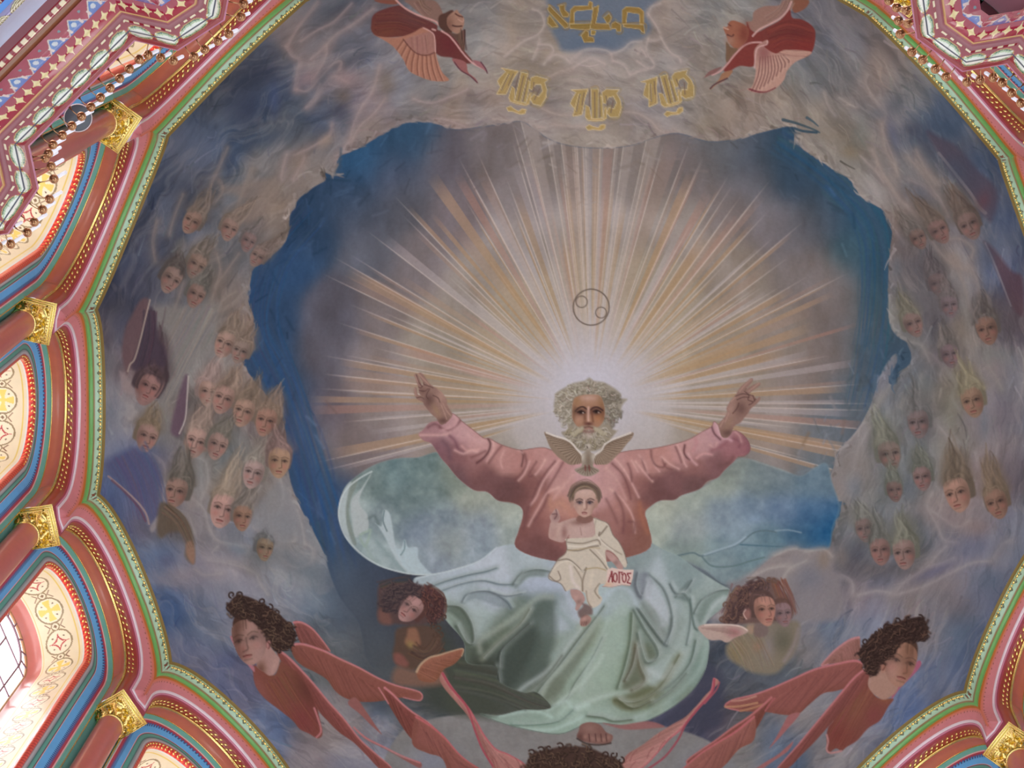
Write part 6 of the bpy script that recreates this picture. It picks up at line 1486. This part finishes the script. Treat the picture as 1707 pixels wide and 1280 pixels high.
with clip(sm):
    blob(*zx(420,150)[0], 16, 7, 0, (204,168,150), .6); blob(*zx(375,232)[0], 6.5, 4, 0, (112,84,82), .8); blob(*zx(458,232)[0], 6.5, 4, 0, (112,84,82), .8); blob(*zx(500,290)[0], 5, 14, 20, (140,98,78), .7); blob(*zx(340,290)[0], 4, 10, 0, (166,122,104), .5)
    line(zx(345,215,375,203,402,215), .9, (92,66,58), .8); line(zx(440,212,465,202,495,214), .9, (88,62,56), .8); blob(*zx(376,236)[0], 2.4, 2, 0, (54,52,62), .95); blob(*zx(458,236)[0], 2.4, 2, 0, (54,52,62), .95)
    line(zx(352,230,378,224,400,234), .8, (70,50,48), .8); line(zx(438,234,460,224,484,232), .8, (70,50,48), .8)
    line(zx(412,215,412,270), 1.6, (208,172,152), .7, gauss=True); line(zx(432,225,434,280,415,294), 1.1, (132,88,74), .7, gauss=True); line(zx(396,318,414,314,434,320), .9, (120,58,56), .9); line(zx(400,328,428,330), 1.2, (168,104,98), .7)
poly(zx(288,210,290,150,340,95,420,68,500,95,548,160,545,220,525,240,520,190,495,150,470,130,420,125,370,135,340,160,330,200,320,225,300,235), (112,90,72), 1.2, 1, I_CHh); strokes(zx(300,190,340,110,430,80,520,130,535,200), 26, 5, 1.0, [(134,112,88),(86,66,54),(150,126,100)], .5, 2, 131)
for ex in (312, 512): blob(*zx(ex, 245)[0], 3, 6, 0, (170,124,104), .9, .4, I_CHh)
CR_ = (196, 182, 156)
sm = poly(zx(490,360,550,380,610,410,650,500,700,560,740,640,765,730,750,770,720,740,690,690,640,640,590,630,600,740,620,780,600,860,590,900,540,910,530,980,560,1020,540,1070,480,1100,440,1060,420,980,400,970,330,940,260,960,220,900,140,870,120,840,150,780,200,700,250,660,270,620,265,560,275,530,480,515,500,440), CR_, .9, 1, I_CHg)
with clip(sm):
    for P, w_, c_, a_ in (([275,560,400,570,520,540,545,580],1.2,(128,112,90),.8),([270,620,360,630,460,600,530,590],1.3,(120,104,84),.85),([280,590,400,595,520,565],1.2,(214,202,180),.8),([200,710,280,700,350,750,400,800,430,770],1.3,(122,106,84),.85),([150,790,220,730,300,720,380,790,420,800],1.2,(212,200,176),.7),([130,840,180,880,220,860,200,800],1.2,(120,100,80),.7),([430,780,400,880,400,960],1.4,(128,110,88),.8),([330,760,390,860,400,950],1.4,(144,126,102),.7),([460,620,540,700,600,780],1.2,(126,110,88),.8),([500,610,580,700,605,760],1.1,(212,198,172),.7),([540,480,530,510,560,480,600,430],1.4,(118,100,80),.85),([550,540,620,600,720,660],1.4,(150,134,108),.7),([520,500,560,560,650,630],1.1,(214,202,182),.7),([430,960,440,1040,470,1090],1.4,(150,130,104),.7),([540,900,500,960,540,1020],1.4,(134,116,90),.7),([480,820,460,920],3,(212,196,166),.5),([300,760,320,880,370,940],3,(214,198,186),.6),([430,780,520,770,590,790],1.4,(170,146,96),.7),([280,630,460,606,540,610],1.2,(176,150,104),.6),([510,380,490,460,480,510],1.2,(160,144,118),.7)): line(zx(*P), w_, c_, a_, gauss=True)
line(zx(490,360,550,380,610,410,650,500,700,560,740,640,765,730), .8, (116,100,84), .7); line(zx(275,530,265,560,270,620,250,660,200,700,150,780,120,840,140,870,220,900,260,960), .8, (116,100,84), .7)
for P, c_, pi_ in ((zx(590,640,640,650,700,710,735,770,700,790,660,740,610,690), (178,136,122), I_CA), (zx(300,950,360,950,400,980,420,1030,390,1080,360,1120,340,1110,345,1060,310,1010), (176,136,122), I_CF1), (zx(385,1180,430,1155,470,1180,460,1220,420,1250,380,1240), (168,126,110), I_CF2)):
    sm = poly(P, c_, .9, 1, pi_)
    with clip(sm): q = P.mean(0); blob(q[0] + 2, q[1] + 3, 5, 5, 0, shade(c_, .75), .6); blob(q[0] - 2, q[1] - 3, 4, 4, 0, shade(c_, 1.12), .6)
poly(zx(400,1060,470,1090,480,1150,430,1160,380,1180,360,1130,400,1090), (112,82,74), 2, .8, I_CHg)
for fx in (395, 412, 430): line(zx(fx, 1215, fx - 4, 1240), .8, (104,66,58), .7)
sm = poly(zx(605,785,640,768,700,780,760,785,820,785,810,860,790,918,720,912,640,930,560,925,590,900), (212,182,164), .8, 1, I_SC, False)
with clip(sm): blob(*zx(600,905)[0], 10, 4, 0, (206,164,120), .7); line(zx(560,925,640,932,720,915,790,920), 1.2, (140,100,84), .7)
RD = (140, 52, 54)
def glyph(P, w=1.0): line(zx(*P), w, RD, .95, .6, False, I_SC)
glyph([612,885,640,800],1.1); glyph([640,800,645,886],1.3); glyph([628,845,644,842],.8)
t_ = np.linspace(0, 2 * math.pi, 18)
line(zx(*np.stack([668 + 15 * np.cos(t_), 850 + 36 * np.sin(t_)], -1).ravel()), 1.1, RD, .95, .6, False, I_SC); line(zx(*np.stack([742 + 15 * np.cos(t_), 852 + 36 * np.sin(t_)], -1).ravel()), 1.1, RD, .95, .6, False, I_SC)
glyph([700,805,700,892],1.3); glyph([698,808,725,806],1.0); glyph([724,806,722,826],.8); glyph([796,815,766,818,784,852,766,892,792,898],1.1)

# ---- paired cherubs beside the hem
zu = zoomer(600, 940, 6.4)
I_P1 = part('cherub_pair', 0, 'two shadowed cherubs with reddish curls left of the mantle'); 
poly(zu(200,240,300,200,440,190,600,210,760,260,860,340,890,420,880,520,820,600,700,640,560,660,380,640,240,640,190,580,190,400), (88,66,62), 3, 1, I_P1)
strokes(zu(700,280,840,360,860,480,780,600), 26, 12, 1.4, [(124,72,60),(74,54,52),(108,64,58)], .6, 3, 141); strokes(zu(240,300,380,260,560,240), 26, 18, 1.6, [(76,66,66),(98,78,70),(62,56,60)], .5, 4, 142)
face(688, 1018, 50, 40, (168, 124, 114), (104, 68, 58), -.7, None, 1, I_P1)
blob(672, 1006, 10, 9, 0, (104, 82, 78), .5)
poly(zu(200,500,260,480,320,540,340,640,250,640,200,590), (128,84,70), 4, .8, I_P1)
poly(zu(390,700,520,660,680,650,780,680,860,760,870,880,820,970,700,1000,580,1130,440,1100,370,1040,350,960,370,840), (92,70,56), 3, 1, I_P1)
poly(zu(520,690,600,690,640,800,640,860,560,880,480,840,500,760), (150,100,72), 3, .85, I_P1); blob(*zu(540,860)[0], 8, 6, 40, (146,124,66), .8); poly(zu(360,960,440,960,520,1060,480,1100,380,1060), (140,82,70), 3, .85, I_P1)
curls(zu, ((790,670),(840,690),(800,760),(830,830),(860,760),(900,570),(880,930)), 5, I_P1, (84,62,48)); strokes(zu(560,900,680,960,780,900,840,800), 20, 12, 1.3, [(72,52,44),(112,84,62)], .5, 3, 143)
tufts(zu(650,250,760,260,860,340,890,420,880,520,820,600,740,640,700,520), 70, (.5, 1), [(140,84,66),(112,68,56),(96,60,54)], (58,40,40), 304)
tufts(zu(210,250,300,200,440,190,600,210,640,330,440,360,400,480,250,470), 70, (1, -.2), [(104,82,74),(84,66,64)], (54,46,50), 305)
sm = poly(zu(390,1100,600,1140,880,1130,860,1290,380,1290), (132,94,74), 5, .9, I_P1)
I_P1w = part('wing', I_P1, 'short orange wing')
feather(zu(605,1150,650,1070,740,1000,850,970,980,930,1100,905,1085,980,1000,1070,900,1120,850,1200,780,1260,640,1240), (152,92,68), (184,150,112), I_P1w, seed=144)
zv = zoomer(1150, 950, 7.11)
I_P2 = part('cherub_pair', 0, 'two curly cherubs with a small pale wing right of the mantle'); I_P2w = part('wing', I_P2, 'small pale pink wing')
poly(zv(430,480,520,280,620,200,760,150,900,130,960,90,1060,120,1080,230,1180,330,1235,480,1200,580,1100,640,900,640,700,640,480,640,370,600), (112,84,74), 2.5, 1, I_P2)
sm = poly(zv(500,820,650,660,900,640,1200,600,1300,640,1290,800,1230,980,1130,1120,1000,1230,760,1220,600,1140,460,1040,430,920), (132,120,96), 4, 1, I_P2)
with clip(sm): blob(*zv(560,960)[0], 16, 20, 0, (136,116,74), .7); blob(*zv(930,920)[0], 12, 26, 10, (142,130,130), .6); blob(*zv(800,910)[0], 8, 8, 0, (160,116,88), .7); blob(*zv(1100,840)[0], 16, 20, 0, (92,90,70), .7); line(zv(1290,700,1230,900,1120,1080), 4, (150,134,132), .6, gauss=True); strokes(zv(600,760,720,960,820,1200), 24, 30, 1.6, [(120,104,80),(158,134,110),(140,124,90)], .45, 4, 145); poly(zv(690,620,760,640,740,760,680,720), (170,136,108), 2, .8)
poly(zv(780,640,910,640,920,760,830,800,760,760), (122,98,92), 2, .8, I_P2)
strokes(zv(640,240,560,380,480,560), 40, 18, 1.6, [(142,98,74),(88,62,62),(116,80,74),(150,110,80)], .6, 4, 146); strokes(zv(700,200,820,180,940,200), 24, 12, 1.6, [(84,64,66),(106,80,76)], .6, 4, 147); strokes(zv(1060,140,1140,320,1200,520), 26, 12, 1.4, [(124,72,56),(150,94,62),(108,64,56)], .6, 4, 148)
tufts(zv(430,480,520,280,620,200,760,150,900,130,920,200,760,300,690,420,640,560,480,640,370,600), 90, (-.6, .9), [(150,108,80),(120,84,70),(96,70,64)], (66,48,48), 306)
curls(zv, ((500,300),(430,410),(470,420),(380,580),(520,340),(940,110),(1000,120)), 5, I_P2, (110,80,64))
face(1303, 1024, 42, -6, (146, 110, 108), (120, 80, 66), .5, None, 1, I_P2, .22)
face(1270, 1018, 52, -4, (176, 122, 100), (106, 78, 70), .85, None, 1, I_P2)
blob(*zv(680,520)[0], 6, 8.5, 0, (150,100,88), .95, .4, I_P2); line(zv(660,470,635,520,670,580), 1.0, (206,170,150), .8)
sm = poly(zv(95,680,200,640,440,640,580,655,660,690,690,730,620,770,540,800,440,860,360,830,240,830,150,760), (182,154,136), 1.2, 1, I_P2w)
with clip(sm): blob(*zv(520,740)[0], 14, 9, 10, (162,92,92), .7); [line(zv(140 + 60 * k, 690 + 12 * k, 420 + 30 * k, 690 + 14 * k), .9, (150,116,104), .6) for k in range(6)]; line(zv(180,650,440,645,600,665,680,710), 1.6, (214,194,176), .9)

# ---- lower left seraph
zq = zoomer(340, 960, 4.0)
I_S3 = part('seraph', 0, 'large red seraph gliding at the lower left'); I_S3h = part('head', I_S3, 'shadowed face with curling brown hair'); I_S3w = part('wing', I_S3, 'long rose edged wing')
RED = (136, 76, 66); ROSE = (200, 118, 116)
feather(zq(600,310,650,310,720,350,790,430,840,500,760,480,680,450,640,440), (140,78,70), ROSE, I_S3w, seed=91)
feather(zq(585,460,660,455,800,500,900,550,1030,610,1160,680,1280,730,1440,775,1440,830,1330,810,1200,830,1080,840,960,820,880,770,820,690,740,640,660,600,600,540), (142,80,66), ROSE, I_S3w, seed=92)
for P in ([1010,810,1080,900,1140,990,1185,1055,1120,1000,1040,920,960,850],[1000,1010,1060,1060,1160,1120,1300,1200,1440,1240,1440,1280,1360,1240,1200,1150,1080,1090]):
    poly(zq(*P), (152,92,84), 1, 1, I_S3w)
line(zq(1000,1010,1080,1080,1180,1130,1320,1200,1440,1245), 1.4, ROSE, .9)
feather(zq(1205,745,1260,790,1320,850,1380,900,1440,940,1500,980,1560,1040,1560,1100,1440,1110,1380,1080,1320,1000,1270,920,1220,830), (134,70,60), ROSE, I_S3w, seed=93); line(zq(1165,745,1200,800,1230,850), 1.2, ROSE, .9)
sm = poly(zq(330,600,380,620,470,660,520,560,600,600,680,700,760,830,760,900,790,1040,770,1080,740,1075,700,1050,640,1020,590,960,500,890,400,810,340,720), (136,74,60), 1.2, 1, I_S3)
with clip(sm):
    blob(*zq(560,740)[0], 22, 36, -30, (128,86,54), .6); blob(*zq(650,960)[0], 30, 26, 0, (136,60,58), .7); blob(*zq(680,760)[0], 14, 34, -30, (96,48,42), .6); blob(*zq(370,760)[0], 12, 30, -30, (158,92,80), .5)
    strokes(zq(480,680,590,850,720,1040), 26, 20, 1.2, [(112,54,46),(156,90,66),(146,72,64)], .4, 3, 94)
line(zq(735,880,770,980,780,1040,750,1075), 1.6, ROSE, .9)
feather(zq(490,490,560,540,650,630,740,730,830,840,930,950,1040,1090,1150,1190,1250,1280,1180,1290,1090,1200,1000,1110,900,1040,820,960,760,890,700,760,620,640,510,560), (144,76,68), ROSE, I_S3w, seed=95)
poly(zq(175,410,200,405,230,470,270,560,330,600,335,640,290,590,230,510), (186,112,120), 1, 1, I_S3w)
sm = poly(zq(350,590,420,470,480,520,505,560,480,640,440,665,400,640), (176,132,118), 1.2, 1, I_S3); 
with clip(sm): blob(*zq(380,620)[0], 8, 12, 0, (112,70,52), .8); blob(*zq(470,600)[0], 6, 16, 20, (196,150,136), .6)
face(425, 1066, 80, -13, (172, 128, 112), HAIRD, -.95, None, 1, I_S3h)
with clip(((slice(0, PH), slice(0, PW)), (IDM == I_S3h).astype(np.float32))):
    blob(396, 1040, 14, 20, 0, (92, 58, 42), .62); blob(393, 1064, 10, 26, 0, (84, 52, 40), .55); blob(400, 1092, 10, 16, 0, (104, 64, 52), .5); blob(434, 1082, 14, 24, -10, (188, 146, 134), .5)
blob(*zq(432,455)[0], 4.5, 8, 10, (184,122,112), .95, .4, I_S3h); line(zq(425,440,440,460,430,485), .9, (110,62,56), .8)
poly(zq(165,190,215,130,300,140,400,190,480,240,560,310,610,380,600,450,560,490,470,500,440,430,380,350,300,290,200,270,172,240), HAIRD, 1.5, 1, I_S3h)
curls(zq, ((185,125),(170,210),(390,170),(490,245),(570,330),(600,385),(585,430),(545,470),(500,490),(240,125),(440,210)), 5.5, I_S3h)
tufts(zq(165,190,215,130,300,140,400,190,480,240,560,310,610,380,600,450,560,490,470,500,440,430,380,350,300,290,200,270,172,240), 190, (1, .75), [(116,88,64),(92,66,50),(140,108,80),(78,56,46)], (44,32,30), 301)

# ---- lower right seraph
zr = zoomer(1180, 1000, 4.492)
I_S4 = part('seraph', 0, 'large red seraph gliding at the lower right'); I_S4h = part('head', I_S4, 'three quarter face with wavy brown hair'); I_S4w = part('wing', I_S4, 'long rose edged wing')
feather(zr(1130,280,1060,300,960,370,900,430,850,490,900,480,1000,470,1100,460,1140,420,1140,330), (158,104,92), (196,126,124), I_S4w, seed=101)
feather(zr(1155,470,1090,455,960,480,800,520,640,590,480,660,340,710,180,750,130,800,240,830,330,835,450,840,580,860,680,850,760,780,860,700,960,680,1080,640,1150,560), (150,84,74), (198,112,112), I_S4w, seed=102)
line(zr(180,755,260,750,360,720), 1.6, (190,132,110), .9); line(zr(130,800,240,795,370,770), 1.8, (188,132,92), .9); line(zr(245,830,330,810,420,780), 1.8, (180,122,84), .9)
for P in ([690,850,610,860,560,940,510,1030,460,1110,520,1050,600,960],[640,1060,590,1100,520,1160,420,1220,320,1290,380,1280,500,1200,600,1130]): poly(zr(*P), (168,100,96), 1, 1, I_S4w)
feather(zr(475,730,400,800,300,880,180,960,60,1050,-60,1130,-160,1210,-100,1260,60,1190,180,1130,300,1040,350,980,400,900,450,800), (136,74,62), (192,108,104), I_S4w, seed=103); line(zr(500,735,470,770,430,830), 1.3, (180,90,90), .9)
sm = poly(zr(1200,560,1240,700,1300,740,1390,740,1350,800,1290,900,1200,960,1120,1050,1040,1100,1000,1130,960,1110,900,1140,890,1040,900,960,940,900,1000,780,1080,640), (138,76,62), 1.2, 1, I_S4)
with clip(sm):
    blob(*zr(1100,780)[0], 30, 24, 0, (136,90,60), .6); blob(*zr(980,1020)[0], 24, 22, 0, (128,58,50), .7); blob(*zr(1240,860)[0], 16, 20, 0, (140,66,64), .7); blob(*zr(1330,720)[0], 10, 10, 0, (176,104,56), .6)
    strokes(zr(1180,640,1060,860,940,1080), 30, 24, 1.2, [(112,52,46),(160,92,70),(150,74,66)], .4, 3, 104)
line(zr(890,1010,900,1060,890,1120,920,1145,1000,1130), 1.6, (196,132,124), .9)
feather(zr(1225,505,1160,530,1080,600,980,720,880,840,780,960,680,1080,600,1170,520,1260,600,1260,700,1160,800,1060,890,960,960,880,1040,800,1120,720,1200,600), (148,80,72), (198,114,114), I_S4w, seed=105)
poly(zr(1560,470,1590,455,1595,490,1540,560,1440,660,1380,740,1390,680,1480,590), (178,92,116), 1, 1, I_S4w)
sm = poly(zr(1220,560,1300,560,1380,620,1390,680,1330,740,1250,710,1200,640), (178,138,118), 1.2, 1, I_S4)
with clip(sm): blob(*zr(1330,690)[0], 10, 8, 0, (172,112,62), .8); blob(*zr(1290,600)[0], 8, 8, 0, (150,106,88), .7)
poly([(1462,1112),(1490,1124),(1496,1150),(1472,1166),(1450,1144)], (178,134,112), 1.5, 1, I_S4)
face(1492, 1103, 78, 15, (174, 124, 98), HAIRD, .9, None, 1, I_S4h)
with clip(((slice(0, PH), slice(0, PW)), (IDM == I_S4h).astype(np.float32))):
    blob(1518, 1082, 16, 14, 0, (118, 78, 54), .6); blob(1514, 1100, 12, 14, 0, (104, 66, 48), .4); blob(1512, 1122, 10, 12, 0, (132, 86, 60), .45); blob(1486, 1118, 14, 20, 0, (196, 146, 130), .5)
blob(*zr(1312,495)[0], 5, 9, 0, (176,116,92), .95, .4, I_S4h); line(zr(1300,470,1330,490,1310,525), .9, (104,62,50), .8)
poly(zr(1640,180,1650,240,1610,300,1560,310,1480,300,1420,350,1350,430,1290,470,1250,560,1190,540,1150,450,1130,400,1180,320,1260,240,1400,170,1500,140,1590,125,1620,140), HAIRD, 1.5, 1, I_S4h)
curls(zr, ((1145,400),(1180,310),(1265,245),(1340,200),(1165,450),(1200,360),(1420,160),(1500,140),(1590,135),(1210,530)), 5.5, I_S4h)
tufts(zr(1640,180,1650,240,1610,300,1560,310,1480,300,1420,350,1350,430,1290,470,1250,560,1190,540,1150,450,1130,400,1180,320,1260,240,1400,170,1500,140,1590,125,1620,140), 190, (-1, .62), [(104,74,58),(84,58,46),(126,90,68),(72,50,42)], (42,30,28), 302)

# ---- seraph at the bottom edge
zy = zoomer(700, 1100, 3.161)
I_S5 = part('seraph', 0, 'dark curly head of a seraph rising at the bottom edge'); I_S5w = part('wing', I_S5, 'upswept pink feathered wing on the left'); I_S5x = part('wing', I_S5, 'upswept pink feathered wing on the right')
feather(zy(120,70,150,120,200,190,260,260,300,330,340,400,400,470,470,500,560,560,560,640,400,640,380,560,330,470,290,370,250,290,190,220,130,150,104,100), (180,118,106), (196,96,100), I_S5w, seed=151)
line(zy(120,72,160,140,230,220,262,280,290,370,330,470,385,560), 1.7, (176,70,80), .9, pid=I_S5w)
feather(zy(1550,100,1530,180,1470,250,1420,310,1370,370,1310,420,1240,500,1180,560,1060,640,1060,560,1090,500,1170,450,1250,390,1330,340,1400,300,1460,240,1510,180,1575,120), (184,124,112), (196,100,104), I_S5x, seed=152)
line(zy(1552,104,1540,170,1470,250,1400,340,1360,420,1290,510,1200,575), 1.7, (172,70,82), .9, pid=I_S5x); line(zy(1578,118,1560,160,1500,230), 1.2, (178,80,88), .9, pid=I_S5x)
for zz_, s_ in ((zy, 1),):
    with clip((slice(0, PH), slice(0, PW)) and None) if False else clip(((slice(0, PH), slice(0, PW)), ((IDM == I_S5w) | (IDM == I_S5x)).astype(np.float32))):
        for k in range(26): 
            q = zy(prng.uniform(260, 560), prng.uniform(280, 600))[0]; line([q, q + (6, 9), q + (9, 20)], .9, (150,84,78), .6)
            q = zy(prng.uniform(1080, 1420), prng.uniform(300, 600))[0]; line([q, q + (-7, 8), q + (-11, 18)], .9, (150,84,80), .6)
feather(zy(-20,300,60,350,130,410,200,490,260,540,340,590,340,640,180,640,120,520,40,490,-40,440), (150,86,74), (196,96,96), I_S3w, seed=153); feather(zy(1760,300,1660,380,1560,440,1470,500,1380,580,1330,640,1480,640,1600,560,1680,470,1760,420), (156,92,80), (196,100,100), I_S4w, seed=154)
poly(zy(570,530,600,490,680,470,760,455,880,460,960,490,1030,520,1070,560,1070,660,570,660), (78,56,46), 2, 1, I_S5)
curls(zy, ((590,490),(640,475),(680,465),(580,530),(610,560),(980,500),(1020,500),(1060,530),(1050,570),(990,540),(740,455)), 6, I_S5, (64,44,36)); tufts(zy(570,530,600,490,680,470,760,455,880,460,960,490,1030,520,1070,560,1070,640,570,640), 150, (.6, .8), [(112,84,62),(88,64,48),(134,102,74)], (44,32,28), 303)
blob(*zy(820,620)[0], 40, 22, 0, (150,110,92), .0)
_g = CV.mean(-1, keepdims=True); CV[:] = np.clip((_g + (CV - _g) * .80) * np.array((.985, 1.0, 1.03)), 0, 255)

# ------------------------------------------------------------------ carry the painting onto the dome
HD = .844                                            # rise of the dome over its radius
def dome_hit(X, Y):
    d = np.stack([(X - 853.5) / FPX, (Y - 640.0) / FPX, np.ones_like(X)], -1) @ CAMR
    s3 = np.array([1, 1, 1 / HD]); o = CAMC * s3; dd = d * s3
    A = (dd * dd).sum(-1); B = (dd * o).sum(-1); C_ = (o * o).sum() - 1
    D = B * B - A * C_
    t = (-B + np.sqrt(np.maximum(D, 0))) / A
    return CAMC + d * t[..., None], D > 0
def pick(n, c0, c1, far=3):
    i = np.arange(n); inside = (i >= c0) & (i <= c1)
    return np.unique(np.concatenate([i[inside], i[~inside][::far], [0, n - 1]]))
ci = pick(PW, 0, int((1712 - PX0) / ST)); ri = pick(PH, int((-6 - PY0) / ST), int((1286 - PY0) / ST))
GX, GY = np.meshgrid(XS[ci].astype(float), YS[ri].astype(float))
HP, ok = dome_hit(GX, GY)
ang_ = np.degrees(np.arctan2(HP[..., 1], HP[..., 0])); rr0 = np.hypot(HP[..., 0], HP[..., 1])
dang = (TH0 - ang_) / 22.5; dang = dang - np.floor(dang) - .5
uu = rr0 * np.sin(np.radians(dang * 22.5))
ok &= (HP[..., 2] > -.012) & ((np.hypot(uu, HP[..., 2] - ZC) > .2192) | (HP[..., 2] > .2))
CC = CV[ri][:, ci]; II = IDM[ri][:, ci].astype(int)
nr, nc = GX.shape
a, b = np.meshgrid(np.arange(nr - 1), np.arange(nc - 1), indexing='ij')
q0 = a * nc + b; quads = np.stack([q0, q0 + nc, q0 + nc + 1, q0 + 1], -1).reshape(-1, 4)
okf = ok.ravel(); quads = quads[okf[quads].all(1)]
ids = np.sort(II.ravel()[quads], axis=1); qid = np.where(ids[:, 1] == ids[:, 2], ids[:, 1], ids[:, 0])
Vd = (HP.reshape(-1, 3) * RS); Cd = CC.reshape(-1, 3)
fres = empty('dome_fresco', (0, 0, Z0))
tag(fres, 'painted dome fresco with an enthroned bearded figure, golden rays and cloud host', 'fresco')
FOBJ = {}
cnt = np.bincount(qid, minlength=len(PARTS))
small = [i for i in range(1, len(PARTS)) if 0 < cnt[i] < 5]
for i in small: qid[qid == i] = I_CLOUD
cnt = np.bincount(qid, minlength=len(PARTS))
remap = np.zeros(len(Vd), dtype=np.int32)
for i in range(1, len(PARTS)):
    nme, par, lab = PARTS[i]
    po = fres if par == 0 else FOBJ.get(par, fres)
    if cnt[i] == 0:
        if not any(isinstance(p_, tuple) and p_[1] == i for p_ in PARTS): continue
        o = empty(nme, (0, 0, 0), 0, po)
    else:
        f = quads[qid == i]; used = np.unique(f); remap[used] = np.arange(len(used))
        o = obj(nme, raw_mesh(nme, Vd[used], remap[f], Cd[used], M_FRESCO), po)
    if lab: o['label'] = lab
    FOBJ[i] = o
# plain plaster shell of the dome behind the paint
n = 96; m_ = 30; an2 = np.linspace(0, 2 * np.pi, n, endpoint=False); lat = np.linspace(0.16, np.pi / 2, m_)
G = np.zeros((n, m_, 3)); kk = 1.006
G[..., 0] = np.cos(an2)[:, None] * np.cos(lat) * kk; G[..., 1] = np.sin(an2)[:, None] * np.cos(lat) * kk; G[..., 2] = HD * np.sin(lat) * kk + .004
cl = obj('ceiling', grid_mesh('ceiling', G * RS, (150, 146, 140), M_FRESCO, closed=True)); cl.location = (0, 0, Z0)
tag(cl, 'plaster shell of the dome behind the painting', kind='structure')
